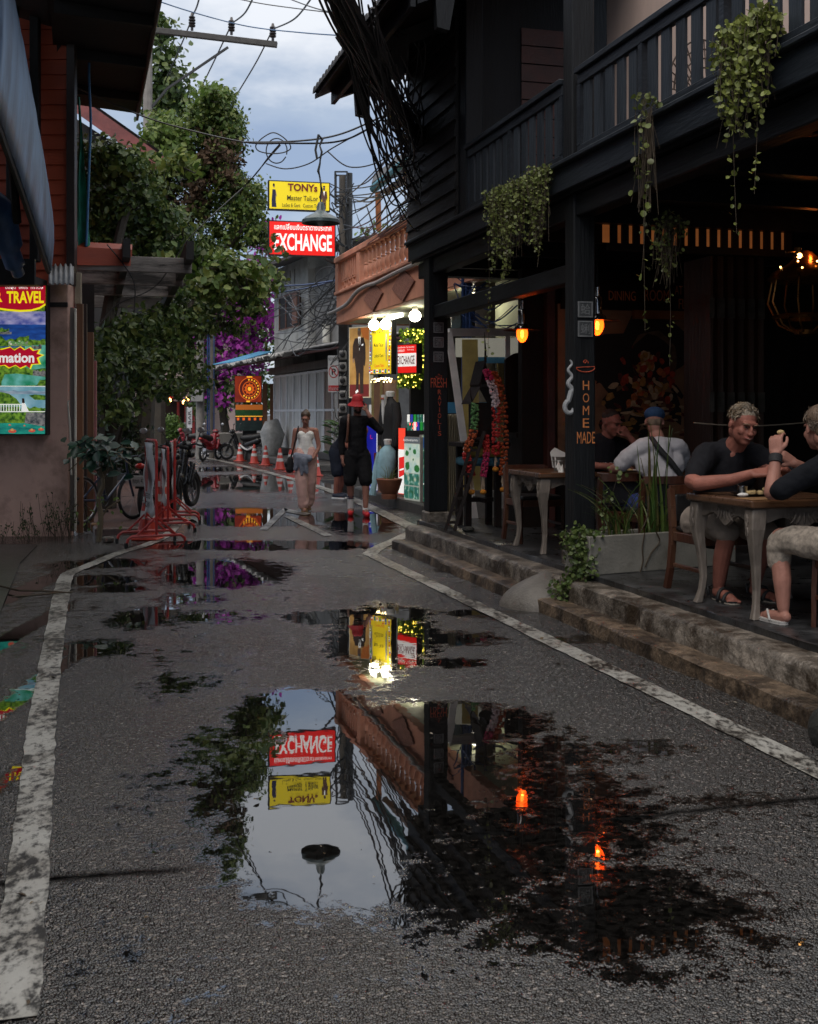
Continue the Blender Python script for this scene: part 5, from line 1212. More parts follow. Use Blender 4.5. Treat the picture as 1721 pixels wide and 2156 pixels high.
MB().box(-0.20,0.20,0,0.25,0,1.16).build('cabinet', M_DARKFRAME, t)
for k in range(14):
    b = MB(); x = -0.19+0.056*(k % 7); z = 1.17+0.13*(k//7); b.obox((x+0.02,0.02+0.1*(k//7),z+0.06),(0.022,0,0),(0,0.006,0),(0,-0.01,0.075)); b.build('brochure', [IMG_G,IMG_B,WHITE,flags[1],flags[3]][k % 5], t)
t = thing('led_heart', 'small red glowing LED heart in the shop window', 'light', P(901-33+2, 895, 21.0))
b = MB()
for k in range(44):
    a = random.uniform(0,6.28); q = random.random()**.5; x = 0.075*q*math.sin(a)**3; z = 0.075*q*(0.8*math.cos(a)-.31*math.cos(2*a)-.12*math.cos(3*a)); b.ell((x,0,z),0.007,nu=6,nv=4)
b.build('diodes', E('red diode', (1.0,0.02,0.015), 6), t)
bl = Vector((P(768,0,22.6).x, 22.6, 0.16)); br = Vector((P(794,0,22.3).x, 22.3, 0.16))
BLUE = E('lit banner blue', (0.012,0.016,0.30), 0.42)
pb_ = panel('blue_banner', 'upright blue banner stand with white words behind the man in the red hat', 'banner', bl+Vector((0,0,1.25)), br+Vector((0,0,1.25)), bl, 0.03, BLUE, M_PVC, 0.0)
for i, (s_, y) in enumerate((('Open',-.45),('Tailor',-.60),('Laser',-.75),('Water',-.90))): wtxt(pb_, s_, .25, y, .9, .08, WHITE, 0.01, 0.01)
wtxt(pb_, 'L', .1, .62, .4, .12, E('banner magenta', (0.5,0.02,0.2), 0.4), 0.02, 0.01)
art(pb_, [(WHITE, [(.9,-.98),(1.0,-.98),(1.0,.98),(.9,.98)])])
pl_ = panel('leaf_poster', 'white poster with a green leaf emblem over the walking man shoulder', 'poster', P(776,852,24.0), P(797,852,23.9), P(776,920,24.0), 0.03, E('lit poster white', (0.5,0.5,0.48), 0.3), M_PVC, 0.004)
art(pl_, [(gdk, [(0,-.1)]+[q for k in range(7) for a in [rad(90+ (k-3)*32)] for q in ((.10*math.cos(a-.5), .05+.2*math.sin(a-.5)), (.85*math.cos(a)*(1-.08*abs(k-3)), .05+.62*math.sin(a)*(1-.08*abs(k-3))))])])
# red and white lit kiosk box, door curtain of string lights
bl = Vector((P(838,0,20.9).x, 20.9, 0.2)); br = Vector((P(853,0,20.7).x, 20.7, 0.2))
pk = panel('red_totem', 'narrow red and white lit totem standing left of the tour board', 'sign', bl+Vector((0,0,1.16)), br+Vector((0,0,1.16)), bl, 0.12, E('totem red', (0.8,0.05,0.02), 0.6), M_DARKFRAME, 0.006)
art(pk, [(WHITE, [(-.95,-.97),(.95,-.97),(.95,.35),(-.95,.35)]), (RED, [(-.8,-.5),(.8,-.4),(.8,.15),(-.8,.1)]), (WHITE, [(-.6,-.3),(.6,-.25),(.6,-.2),(-.6,-.25)])])
t = thing('light_fringe', 'row of warm string lights hanging under the yellow tailor panel', 'lights', P(800, 795, 23.4))
b = MB()
for k in range(40): b.ell(P(781+1.1*k, 797+random.uniform(-2,8), 23.4)-t.location, 0.012, nu=6, nv=4)
b.build('bulbs', E('warm string bulb', (1.0,0.8,0.4), 6), t)
t = thing('tailor_display', 'lit inner display of the tailor shop with white panel and flags behind the mannequin', 'display', P(805, 900, 23.9))
b = MB(); o0 = t.location; q = [P(785,1010,23.9)-o0, P(836,1010,23.5)-o0, P(836,800,23.5)-o0, P(785,800,23.9)-o0]; b.add(q, [(0,1,2,3)]); b.build('back_panel', M('display wood', (0.16,0.08,0.04), 0.4, 0.3), t)
b = MB(); q = [P(808,930,23.4)-o0, P(833,930,23.4)-o0, P(833,806,23.4)-o0, P(808,806,23.4)-o0]; b.add(q, [(0,1,2,3)]); b.build('beige_panel', M('display beige', (0.42,0.27,0.19), 0.6), t)
for xx in (784, 802, 836): b = MB(); b.bar(P(xx,1012,23.3)-o0, P(xx,800,23.3)-o0, 0.05, 0.05, (0,1,0)); b.build('mullion', M('gold aluminium', (0.35,0.28,0.12), 0.4), t)
# blue pipe pole, cable box and cables near the far black post
t = thing('blue_pipe_pole', 'dark utility pole wrapped with blue pipes and a cable box beyond the far post', 'pole', Vector((P(981,0,17.2).x, 17.2, 0)))
M_BLUEP = M('blue pipe', (0.02,0.05,0.16), 0.4, 0.2)
for k, dx_ in enumerate((-0.05, 0.0, 0.05)): MB().tube([(dx_,-0.08,0),(dx_,-0.08,3.9)], 0.026, 8).build('pipe', M_BLUEP, t, smooth=True)
MB().tube([(0.28,0.1,0),(0.28,0.1,8)], 0.15, 10).build('concrete_pole', M('pole concrete', (0.18,0.15,0.11), 0.7, 0.3, 4, 0.2), t, smooth=True)
MB().box(-0.22,-0.08,-0.14,-0.02,2.72,3.05).build('meter_box', M_ENAMEL, t, bevel=0.01)
b = MB(); rr = random.Random(3)
for k in range(16):
    a = Vector((rr.uniform(-.3,.1),rr.uniform(-.2,0),rr.uniform(2.6,3.6))); c_ = a+Vector((rr.uniform(.2,1.1),rr.uniform(-.2,.1),rr.uniform(-.2,.3))); m = (a+c_)/2+Vector((0,0,-rr.uniform(.05,.3))); b.tube(smoothpts([a,m,c_],5), rr.uniform(.006,.014), 5)
b.build('cables', M_BLUEP, t)
# leaning white glazed door frame, curtain and blue panel behind the spirit house
t = thing('glazed_door', 'white framed glass door panel leaning behind the spirit house', 'door', Vector((P(1000,0,15.6).x, 15.6, 0.16)))
o0 = t.location; M_WFRAME = M('white aluminium frame', (0.75,0.72,0.70), 0.45, 0.15)
A0 = P(944,700,15.6)-o0; A1 = P(1092,700,15.9)-o0; B0 = P(999,1094,15.4)-o0; B1 = P(1092,1078,15.9)-o0
b = MB(); b.bar(A0,B0,0.10,0.09,(1,0,0)); b.bar(A0,A1,0.10,0.10); b.bar(P(1068,705,15.85)-o0,P(1068,760,15.85)-o0,0.10,0.06,(1,0,0)); b.bar(P(1058,960,15.8)-o0,P(1060,1070,15.8)-o0,0.07,0.06,(1,0,0)); b.build('frame', M_WFRAME, t)
b = MB(); b.add([A0,A1,B1,B0], [(0,1,2,3)]); b.build('pane', GLASS('hazy pane', (0.35,0.36,0.32), 0.2, 0.22), t)
b = MB(); b.add([P(975,1075,16.3)-o0,P(1012,1075,16.3)-o0,P(1005,715,16.3)-o0,P(972,715,16.3)-o0], [(0,1,2,3)]); b.build('yellow_panel', M('dull yellow panel', (0.55,0.42,0.12), 0.6, 0.2), t)
b = MB(); q0, q1 = P(958,712,16.35)-o0, P(1094,752,16.35)-o0
b.add([(q0.x,q0.y,q1.z),(q1.x,q1.y,q1.z),(q1.x,q1.y,q0.z),(q0.x,q0.y,q0.z)], [(0,1,2,3)]); b.build('frosted_panel', E('frosted lit glass', (0.30,0.29,0.24), 0.45), t)
M_BLUEPAN = M('blue painted panel', (0.04,0.22,0.42), 0.5, 0.2)
for x0, x1, y0, y1, dd in ((938,1045,847,870,16.45),(1045,1096,955,1062,16.5),(1000,1100,752,765,16.45)):
    b = MB(); b.add([P(x0,y1,dd)-o0,P(x1,y1,dd)-o0,P(x1,y0,dd)-o0,P(x0,y0,dd)-o0], [(0,1,2,3)]); b.build('blue_panel', M_BLUEPAN, t)
b = MB(); n = 14; v = []
for k in range(n+1):
    x = 942+24*k/n; dd = 15.9+(0.05 if k % 2 else -0.05); v += [P(x+8*k/n,1085,dd)-o0, P(x,872,dd)-o0]
b.add(v, [(2*k,2*k+2,2*k+3,2*k+1) for k in range(n)]); b.build('lace_curtain', M('cream lace', (0.6,0.54,0.42), 0.8, 0.2, 40, 0.3), t)
b = MB(); b.box(-0.5,0.9,0.6,0.7,0,0.4); b.build('base_panel', M_PVC, t)

# ---------------------------------------------------------------- spirit house with garlands, and its little ladder
sh = Vector((P(1010,0,13.75).x, 13.75, FLZ))
t = thing('spirit_house', 'dark wooden spirit house on tall legs hung with flower garlands', 'shrine', sh, TH)
M_DKW = M('dark carved teak', (0.012,0.008,0.007), 0.6, 0.4, 6, 0.3, spec=0.2)
for x in (-0.20, 0.16):
    for y in (-0.16, 0.16): MB().box(x-0.035,x+0.035,y-0.035,y+0.035,0,0.92).build('leg', M_DKW, t, bevel=0.004)
b = MB(); b.box(-0.2,0.16,-0.02,0.02,0.28,0.33); b.box(-0.02,0.02,-0.2,0.2,0.28,0.33); b.build('stretcher', M_DKW, t)
MB().box(-0.30,0.28,-0.27,0.27,0.92,0.97).build('platform', M_DKW, t, bevel=0.006)
b = MB(); b.box(-0.17,0.17,-0.14,0.16,0.972,1.42); b.build('shrine_room', M_DKW, t).scale = (.6,.7,1)
for x in (-0.1, 0.1): MB().tube([(x,-0.12,0.97),(x,-0.12,1.42)], 0.017, 8).build('column', M_DKW, t)
b = MB()
for sgn in (-1, 1):
    b.hexa([(0,-0.30,1.86),(sgn*0.12,-0.30,1.60),(sgn*0.12,0.28,1.60),(0,0.28,1.86),(0,-0.30,1.90),(sgn*0.14,-0.30,1.63),(sgn*0.14,0.28,1.63),(0,0.28,1.90)] if sgn > 0 else [(sgn*0.12,-0.30,1.60),(0,-0.30,1.86),(0,0.28,1.86),(sgn*0.12,0.28,1.60),(sgn*0.14,-0.30,1.63),(0,-0.30,1.90),(0,0.28,1.90),(sgn*0.14,0.28,1.63)])
    b.bar((sgn*0.10,0,1.62),(sgn*0.31,0,1.43),0.60,0.03,(0,1,0)) if False else b.obox((sgn*0.21,-0.01,1.52),(sgn*0.115,0,-0.10),(0,0.31,0),(0.012,0,0.016))
b.build('roof', M_DKW, t).scale = (.5,.6,1)
b = MB(); b.tube([(0,-0.31,1.88),(-0.01,-0.34,2.02),(-0.05,-0.37,2.22)], [0.03,0.022,0.004], 6); b.tube([(-0.31,-0.3,1.43),(-0.36,-0.33,1.50),(-0.36,-0.34,1.62)], [0.02,0.015,0.004], 6); b.tube([(0.31,-0.3,1.43),(0.36,-0.33,1.50),(0.36,-0.34,1.62)], [0.02,0.015,0.004], 6); b.build('roof_horns', M_DKW, t).scale = (.5,.6,1)
MB().box(-0.23,0.21,-0.25,-0.15,0.80,0.915).build('sash', M('sash cloth', (0.20,0.16,0.03), 0.8, 0.4, 6, 0.4), t, bevel=0.03, seg=2)
MB().box(-0.24,0.22,-0.245,0.2,0.70,0.80).build('blue_sash', M('blue sash cloth', (0.03,0.12,0.17), 0.8, 0.4, 6, 0.4), t, bevel=0.03, seg=2)
def garland(cols, pts, r, label, loc):
    tt = thing('flower_garland', label, 'garland', loc, TH, 'flower garlands on the spirit house'); L = smoothpts([Vector(p) for p in pts], 10); n = len(L)
    segs = len(cols)
    for si, cm in enumerate(cols):
        b = MB()
        for i in range(si*n//segs, (si+1)*n//segs):
            for _ in range(7):
                a = random.uniform(0,6.28); p = L[i]+Vector((r*math.cos(a), r*math.sin(a), random.uniform(-.01,.01))); b.ell(p, r*random.uniform(.35,.55), nu=6, nv=4)
        b.build('blossoms', cm, tt)
    b = MB(); e = L[-1]
    for k in range(5): b.tube([e, e+Vector((random.uniform(-.02,.02),random.uniform(-.02,.02),-0.10-0.02*k))], 0.008, 4)
    b.build('tassel', M('tassel cream', (0.45,0.35,0.25), 0.8), tt); b = MB(); b.ell(e+Vector((0,0,-0.18)),0.04,0.04,0.03,8,5); b.build('tassel_flower', M('marigold', (0.50,0.20,0.015), 0.7, 0.3, 30, 0.4), tt)
OR = M('orange blossom', (0.30,0.055,0.010), 0.7, 0.5, 30, 0.3); PK = M('magenta blossom', (0.36,0.016,0.08), 0.7, 0.3, 30, 0.3); WH = M('white blossom', (0.50,0.42,0.44), 0.7, 0.2, 30, 0.3); RD = M('red blossom', (0.34,0.016,0.014), 0.7, 0.3, 30, 0.3)
garland([PK,WH,WH,RD,RD,RD], [(0.0,-0.24,1.78),(0.05,-0.36,1.5),(0.07,-0.36,1.2),(0.06,-0.36,0.85)], 0.036, 'pink, white and red garland hanging from the spirit house roof', sh)
garland([OR], [(0.08,-0.24,1.76),(0.14,-0.36,1.5),(0.17,-0.36,1.0),(0.15,-0.36,0.62)], 0.036, 'long orange marigold garland on the spirit house', sh)
garland([M('green blossom', (0.06,0.16,0.05), 0.7, 0.4, 30, 0.3), OR, RD], [(-0.14,-0.24,1.40),(-0.2,-0.36,1.1),(-0.28,-0.36,0.85),(-0.22,-0.36,0.6)], 0.036, 'green, orange and red garland on the left of the spirit house', sh)
garland([RD,PK], [(-0.05,-0.34,1.05),(-0.06,-0.40,0.85),(-0.10,-0.40,0.6)], 0.03, 'short red and pink garland below the spirit house platform', sh)
lb = Vector((P(937,0,13.2).x, 13.2, FLZ))
t = thing('small_ladder', 'narrow dark wooden ladder leaning up to the spirit house', 'ladder', lb)
lt = P(1000,908,13.35)-lb; off = Vector((0.10,-0.02,0))
for dd in (Vector((0,0,0)), off): MB().bar(dd, lt+dd, 0.035, 0.05, (0,1,0)).build('rail', M_DKW, t)
for k in range(8): q = (k+0.7)/8.3; MB().bar(lt*q, lt*q+off, 0.025, 0.03).build('rung', M_DKW, t)
t = thing('carved_cabinet', 'dark carved wooden cabinet with a scalloped crest behind the spirit house', 'cabinet', R(5.28, 13.1, FLZ), TH)
b = MB(); b.box(-0.42,0.42,-0.2,0.2,0,1.02); b.box(-0.45,0.45,-0.22,0.22,1.02,1.07); b.build('cabinet_body', M_INT, t)
pl = [(-0.45,0)]+[(-0.45+0.9*k/24, 0.86+0.05*abs(math.sin(k*math.pi/8))+0.06*math.sin(k*math.pi/24)) for k in range(25)]+[(0.45,0)]
MB().prism(pl, (0,0.15,1.075), (1,0,0), (0,0,1), (0,0.04,0)).build('crest', M_INT, t)
b = MB(); b.ell((0,0,0),0.07,0.06,0.035,9,6); o = b.build('stone', M_ROCK, None, loc=Vector((P(985,0,13.1).x,13.1,FLZ+0.025))); tag(o, 'small dark stone on the terrace floor beside the ladder', 'stone')
# ================================================================= left side of the street
M_LWALL = M('grubby pinkish plaster', (0.55,0.35,0.285), 0.75, 0.12, 1.5, 0.12, dirt=(0.13,0.075,0.05), dirt_scale=1.3, dirt_lo=0.46, dirt_hi=0.72)
M_REDSID = M('red brown clapboard', (0.36,0.060,0.022), 0.5, 0.22, 3, 0.2, 30, stretch=(0.15,1,1))
M_DKPOST = M('dark brown post', (0.03,0.018,0.014), 0.5, 0.3, 5, 0.2)
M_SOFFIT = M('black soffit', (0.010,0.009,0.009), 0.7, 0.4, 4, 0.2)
M_FASC = M('brown fascia', (0.07,0.045,0.035), 0.55, 0.3, 4, 0.2)
LO = Vector((-5.0, 15.6, 0))
tv = thing('travel_shop', 'pinkish plastered travel shop with a red brown clapboard upper floor on the left', 'shop', LO)
def lpart(mb, name, mat, **k): o = mb.build(name, mat, tv, **k); o.location = -LO; return o
b = MB(); b.box(-9.5,-4.455,15.6,15.85,-0.02,3.30); lpart(b, 'wall', M_LWALL, bevel=0.01)
b = MB(); b.box(-9.5,-4.46,15.57,15.60,3.0,3.06); lpart(b, 'wall_ledge', M_SOFFIT)
b = MB(); z = 3.32
while z < 9.2:
    b.hexa([(-9.5,15.86,z),(-4.50,15.86,z),(-4.50,15.92,z),(-9.5,15.92,z),(-9.5,15.895,z+0.215),(-4.50,15.895,z+0.215),(-4.50,15.92,z+0.215),(-9.5,15.92,z+0.215)]); z += 0.20
lpart(b, 'clapboard', M_REDSID)
b = MB(); z = 3.32; p0 = Vector((-4.50,15.9,0)); p1 = p0 + Vector((-ST,CT,0))*5.2; nrm = Vector((CT,ST,0))
while z < 8.0:
    q = [p0, p1]; b.add([p0+Vector((0,0,z))+nrm*0.04, p1+Vector((0,0,z))+nrm*0.04, p1+Vector((0,0,z+0.215)), p0+Vector((0,0,z+0.215)), p0+Vector((0,0,z)), p1+Vector((0,0,z))], [(0,1,2,3),(0,4,5,1)]); z += 0.20
lpart(b, 'side_clapboard', M_REDSID)
b = MB(); b.box(-4.54,-4.43,15.80,15.93,3.3,9.2); lpart(b, 'corner_board', M_DKPOST, bevel=0.006)
for x0, x1, dd in ((-4.98,-4.86,15.7),(-5.22,-5.08,15.5)): b = MB(); b.box(x0,x1,dd-0.06,dd+0.06,3.6,9); lpart(b, 'upright', M_SOFFIT, bevel=0.01)
b = MB(); b.box(-9.5,-4.72,15.0,15.56,3.24,3.34); b.box(-9.5,-4.70,14.97,15.03,3.22,3.55); lpart(b, 'sign_canopy', M_SOFFIT)
# great eave over the pavement
b = MB()
def Rz(w, s, z): p = R(w, s); return (p.x, p.y, z)
e0, e1 = 8.0, 19.6
b.add([Rz(-0.35,e0,6.52),Rz(0.86,e0,6.42),Rz(0.86,e1,6.42),Rz(-0.35,e1,6.52),Rz(-0.35,e0,6.75),Rz(0.86,e0,6.60),Rz(0.86,e1,6.60),Rz(-0.35,e1,6.75)], [(0,3,2,1),(4,5,6,7),(0,1,5,4),(1,2,6,5),(2,3,7,6),(3,0,4,7)]); lpart(b, 'eave', M_SOFFIT)
b = MB(); b.add([Rz(0.862,e0,6.30),Rz(0.90,e0,6.30),Rz(0.90,e1,6.30),Rz(0.862,e1,6.30),Rz(0.862,e0,6.66),Rz(0.90,e0,6.66),Rz(0.90,e1,6.66),Rz(0.862,e1,6.66)], [(0,3,2,1),(4,5,6,7),(0,1,5,4),(1,2,6,5),(2,3,7,6),(3,0,4,7)]); lpart(b, 'fascia_board', M_FASC, bevel=0.01)
for s in (13, 14.8, 16.6, 18.4):
    b = MB(); b.add([Rz(-0.3,s-.05,6.36),Rz(0.85,s-.05,6.30),Rz(0.85,s+.05,6.30),Rz(-0.3,s+.05,6.36),Rz(-0.3,s-.05,6.515),Rz(0.85,s-.05,6.415),Rz(0.85,s+.05,6.415),Rz(-0.3,s+.05,6.515)], [(0,3,2,1),(4,5,6,7),(0,1,5,4),(1,2,6,5),(2,3,7,6),(3,0,4,7)]); lpart(b, 'rafter', M_SOFFIT)
b = MB(); b.add([Rz(-6,e0,8.5),Rz(-0.4,e0,6.76),Rz(-0.4,e1,6.76),Rz(-6,e1,8.5),Rz(-6,e0,8.6),Rz(0.86,e0,6.67),Rz(0.86,e1,6.67),Rz(-6,e1,8.6)], [(0,3,2,1),(4,5,6,7),(0,1,5,4),(1,2,6,5),(2,3,7,6),(3,0,4,7)]); lpart(b, 'roof', M_TILE)
# the near neighbour's flank (mostly out of the frame, it shades the street)
nb = thing('near_left_house', 'dark plastered house flank along the left gutter', 'house', R(-2.2, 6, 0), TH)
b = MB(); b.box(-5,0.75,-4.5,8.6,0,6.4); b.build('wall', M('dark grey plaster', (0.07,0.065,0.06), 0.8, 0.3, 2, 0.1), nb)
# planks and door leaves beside the wall corner
M_GREYWOOD = M('grey weathered board', (0.13,0.115,0.105), 0.7, 0.35, 5, 0.3, 30, stretch=(1,1,0.12))
M_BRNWOOD = M('brown plank door', (0.155,0.075,0.038), 0.55, 0.3, 7, 0.25, 30, stretch=(1,1,0.06))
t = thing('plank_door', 'brown plank door leaves and grey trim boards beside the travel shop corner', 'door', P(165,1120,16.0).xyz if False else Vector((P(165,0,16.0).x,16.0,0)))
o0 = t.location
def upright(x0, x1, y0, y1, d, mat, name, th=0.05):
    a = P(x0,y1,d); c_ = P(x1,y0,d); b = MB(); b.box(a.x-o0.x, c_.x-o0.x, d-o0.y-th/2, d-o0.y+th/2, max(a.z,0.0), c_.z); return b.build(name, mat, t, bevel=0.004)
upright(147,157,648,1118,15.72,M_GREYWOOD,'trim_board',0.08); upright(157.2,160.5,650,1118,15.66,M_WHITEPL,'edge_strip',0.05)
d1 = upright(161,175,640,1130,16.1,M_BRNWOOD,'door_leaf'); upright(177,183,640,1128,16.3,M_DKPOST,'door_frame'); upright(183.5,197,700,1120,16.6,M_BRNWOOD,'door_leaf')
upright(158,171,575,640,15.9,M('cream board', (0.33,0.28,0.20), 0.7, 0.2),'cream_board'); upright(197.5,203,760,1080,16.7,M('pink wall edge', (0.30,0.12,0.12), 0.7, 0.2),'pink_edge')
b = MB(); b.lathe([(0.03,0),(0.03,0.02),(0.0,0.02)], n=10, axis=(0,-1,0)); b.build('padlock', M_STEELD, t, loc=(P(187,955,16.55).x-o0.x, 16.55-o0.y, P(187,955,16.55).z))
b = MB(); b.tube(smoothpts([P(146,845,15.6)-o0,P(143,850,15.6)-o0,P(147,900,15.6)-o0,P(149,960,15.6)-o0,P(150,1000,15.6)-o0],4),[0.012]*17,5); b.build('peeling_edge', M_WHITEPL, t)
t = thing('corrugated_sheet', 'short piece of grey corrugated roofing above the shop corner', 'roofing', P(130,580,15.3)); o0 = t.location
b = MB(); n = 40; v = []
for k in range(n+1):
    x = 103+52*k/n; zz = 0.022*math.sin(k*2*math.pi/8.2); v += [P(x,598+1.5*math.sin(k*2*math.pi/8.2),15.25)-o0+Vector((0,-0.02,zz)), P(x,558,15.75)-o0+Vector((0,0,zz))]
b.add(v, [(2*k,2*k+2,2*k+3,2*k+1) for k in range(n)]); o = b.build('sheet', M('grey fibre cement', (0.28,0.28,0.28), 0.7, 0.3, 5, 0.2), t, smooth='all'); o.modifiers.new('thick','SOLIDIFY').thickness = 0.008
# the lit travel poster
SEA = EN('lit sea print', (0.010,0.035,0.16), (0.015,0.07,0.30), 0.55, 5, stretch=(1,1,4)); SKYP = EN('lit sky print', (0.06,0.08,0.30), (0.36,0.34,0.55), 0.5, 6, stretch=(1,1,2)); FOR = EN('lit forest print', (0.01,0.05,0.01), (0.16,0.30,0.03), 0.5, 22); LAG = EN('lit lagoon print', (0.008,0.18,0.08), (0.14,0.42,0.38), 0.55, 5); ROCK = EN('lit rock print', (0.04,0.05,0.06), (0.24,0.23,0.22), 0.45, 26)
BAY = EN('lit bay print', (0.10,0.25,0.32), (0.30,0.46,0.52), 0.55, 3); BEACH = EN('lit village print', (0.25,0.22,0.20), (0.6,0.55,0.5), 0.5, 24, (0.05,0.25,0.03)); CYAN = EN('lit cove print', (0.01,0.13,0.12), (0.02,0.30,0.22), 0.5, 6, stretch=(1,1,3)); MIST = EN('lit far islands', (0.10,0.17,0.24), (0.35,0.42,0.48), 0.5, 4, stretch=(1,1,5))
YT = E('lit yellow letters', (0.85,0.72,0.01), 0.62); CRIM = E('lit crimson', (0.36,0.004,0.02), 0.62)
tp = px_panel('travel_poster', 'big backlit travel poster with sea and island pictures on the left wall', 'poster', -100, 98.5, 600, 602, 916, 15.42, 15.42, 0.14, FOR, M_SOFFIT, 0.03)
def tx(px): return (px-(-0.75))/99.25
def tyy(py): return (759-py)/157.0
def Q(*pts): return [(max(-.985, min(.985, tx(x))), max(-.985, min(.985, tyy(y)))) for x, y in pts]
zf = lambda x: x/6.26; zy = lambda y: 559.3 + y/5.69      # from the enlarged view of the poster
def Z(*pts): return Q(*[(x*0.8605*220/1078, (650+y*440/2156)*0.8605) for x, y in pts])
rr = random.Random(8)
def ridge(x0, x1, y, amp, ybot, n=26): return Z(*([(x0+(x1-x0)*k/n, y+amp*(rr.random()-0.5)*2) for k in range(n+1)]+[(x1,ybot),(x0,ybot)]))
L_, R_ = -1100, 545
items = [(SKYP, Z((L_,560),(R_,560),(R_,720),(L_,720))), (SEA, Z((L_,708),(R_,718),(R_,990),(L_,990))), (LAG, Z((300,940),(R_,930),(R_,1250),(300,1250))),
         (FOR, ridge(L_,110,770,25,830)), (ROCK, ridge(-20,140,800,12,832,10)), (FOR, ridge(L_,350,880,35,975)), (BEACH, ridge(100,400,915,15,970,14)), (FOR, ridge(340,R_,905,22,960,12)), (ROCK, ridge(380,500,965,14,1010,8)),
         (FOR, ridge(L_,R_,1240,25,1450,30)), (ROCK, ridge(395,R_,1270,15,1335,10)), (LAG, Z((20,1400),(60,1310),(200,1300),(420,1325),(R_,1340),(R_,1430),(300,1445),(20,1445))), (FOR, Z((440,1445),(480,1380),(R_,1370),(R_,1445))),
         (WHITE, Z((L_,1442),(R_,1448),(R_,1456),(L_,1450))), (BAY, Z((L_,1456),(R_,1456),(R_,1750),(L_,1750))), (MIST, ridge(L_,R_,1500,14,1545,26)), (FOR, Z((L_,1520),(20,1520),(110,1540),(200,1600),(260,1680),(L_,1690))), (FOR, Z((350,1560),(420,1548),(R_,1560),(R_,1615),(420,1612))), (FOR, ridge(260,R_,1700,16,1748,12)), (FOR, Z((L_,1690),(240,1690),(260,1750),(L_,1750)))]
for k in range(9): x = -20+32*k; items.append((WHITE, Z((x,1665),(x+9,1665),(x+9,1745),(x,1745))))
items += [(WHITE, Z((L_,1660),(265,1662),(265,1672),(L_,1672))), (WHITE, Z((268,1640),(300,1640),(350,1748),(262,1748))), (SKINP, Z((272,1610),(298,1610),(300,1650),(268,1650))), (BRN, Z((266,1595),(296,1595),(304,1650),(280,1655))),
          (WHITE, Z((L_,1748),(R_,1748),(R_,1758),(L_,1758))), (FOR, ridge(L_,330,1790,20,1900,20)), (ROCK, Z((320,1765),(R_,1765),(R_,1935),(300,1900))), (CYAN, Z((L_,1885),(300,1890),(R_,1930),(R_,2020),(L_,2020)))]
for x, y, s in ((155,1985,50),(390,1980,42),(500,1965,36),(125,1912,18),(300,1920,15)): items += [(E('lit kayak', (0.55,0.08,0.05), 0.5), [(px_, py_) for px_, py_ in Z(*[(x+s*math.cos(a), y+s*.45*math.sin(a)) for a in np.linspace(0,6.28,10)[:-1]])]), (E('lit kayakers', (0.6,0.30,0.10), 0.5), Z((x-s*.4,y-2),(x+s*.4,y-2),(x+s*.2,y-s*.6),(x-s*.3,y-s*.6)))]
items += [(YT, Z((L_,225),(R_+8,240),(R_+8,490),(480,535),(380,562),(250,568),(100,555),(0,540),(L_,500))), (CRIM, Z((L_,225),(R_+8,240),(R_+8,466),(480,512),(380,540),(250,545),(100,533),(0,518),(L_,480)))]
def burst(dx): 
    top = [(-60,985),(10,1012),(75,995),(130,980),(180,1018),(255,975),(310,1015),(375,985),(420,1025),(500,1010),(470,1060),(540,1080),(470,1115),(500,1190),(400,1195),(378,1250),(330,1210),(255,1245),(195,1205),(115,1240),(60,1205),(-60,1225),(-500,1215),(-500,985)]
    cx, cy = 200, 1110
    return Z(*[(cx+(x-cx)*dx if x > -400 else x, cy+(y-cy)*dx) for x, y in top])
items += [(YT, burst(1.0)), (CRIM, burst(0.92))]
art(tp, items)
def zt(s, x0, x1, y0, y1, mat, bold):
    p = Z(((x0+x1)/2,(y0+y1)/2))[0]; a = Z((x0,y0))[0]; c_ = Z((x1,y1))[0]
    wtxt(tp, s, p[0], p[1], c_[0]-a[0], a[1]-c_[1], mat, bold, 0.035)
cl = tx; 
zt2 = lambda s, x0, x1, y0, y1, mat, bold: (lambda t_, lc, ux, uy, w, h, nrm, fo: text(s, lc + ux*(tx(((x0+x1)/2)*0.8605*220/1078)*w/2) + uy*(tyy((650+((y0+y1)/2)*440/2156)*0.8605)*h/2) + nrm*0.035, ux, uy, (x1-x0)*0.8605*220/1078/99.25*w/2, (y1-y0)*440/2156*0.8605/157*h/2, mat, fo, bold=bold))(*tp)
zt2('TRAVEL', 90, 535, 322, 465, YT, 0.03); zt2('PIER', -250, 40, 322, 450, YT, 0.03); zt2('บ่อผุด  เพียร์  ทราเวล', 75, 525, 248, 310, WHITE, 0.012); zt2('Information', -300, 420, 1048, 1172, WHITE, 0.03)
# blue grey awning sheet along the street, rolled tarpaulin under it
M_TARP = M('streaked blue grey tarpaulin', (0.13,0.21,0.32), 0.45, 0.35, 2.2, 0.2, stretch=(1.5,1.5,0.5), dirt=(0.06,0.09,0.14), dirt_scale=1.4, dirt_lo=0.45, dirt_hi=0.62)
t = thing('awning_sheet', 'streaked blue grey awning sheet slanting down at the upper left edge', 'awning', P(100,566,15)); o0 = t.location
top = [P(98,387,15.0),P(76,262,13.4),P(52,130,12.2),P(28,0,11.3),P(-12,-215,9.6)]; bot = [P(105,570,15.0),P(82,500,13.5),P(50,405,12.3),P(20,320,11.3),P(-16,215,9.6)]
b = MB(); v = []; n = 24
T_ = smoothpts(top, 6); B_ = smoothpts(bot, 6)
for a, c_ in zip(T_, B_):
    for k in range(7): q = k/6; p = a.lerp(c_, q); v.append(p - o0 + Vector((0.05*math.sin(q*math.pi)+random.uniform(-.006,.006), 0, random.uniform(-.008,.008))))
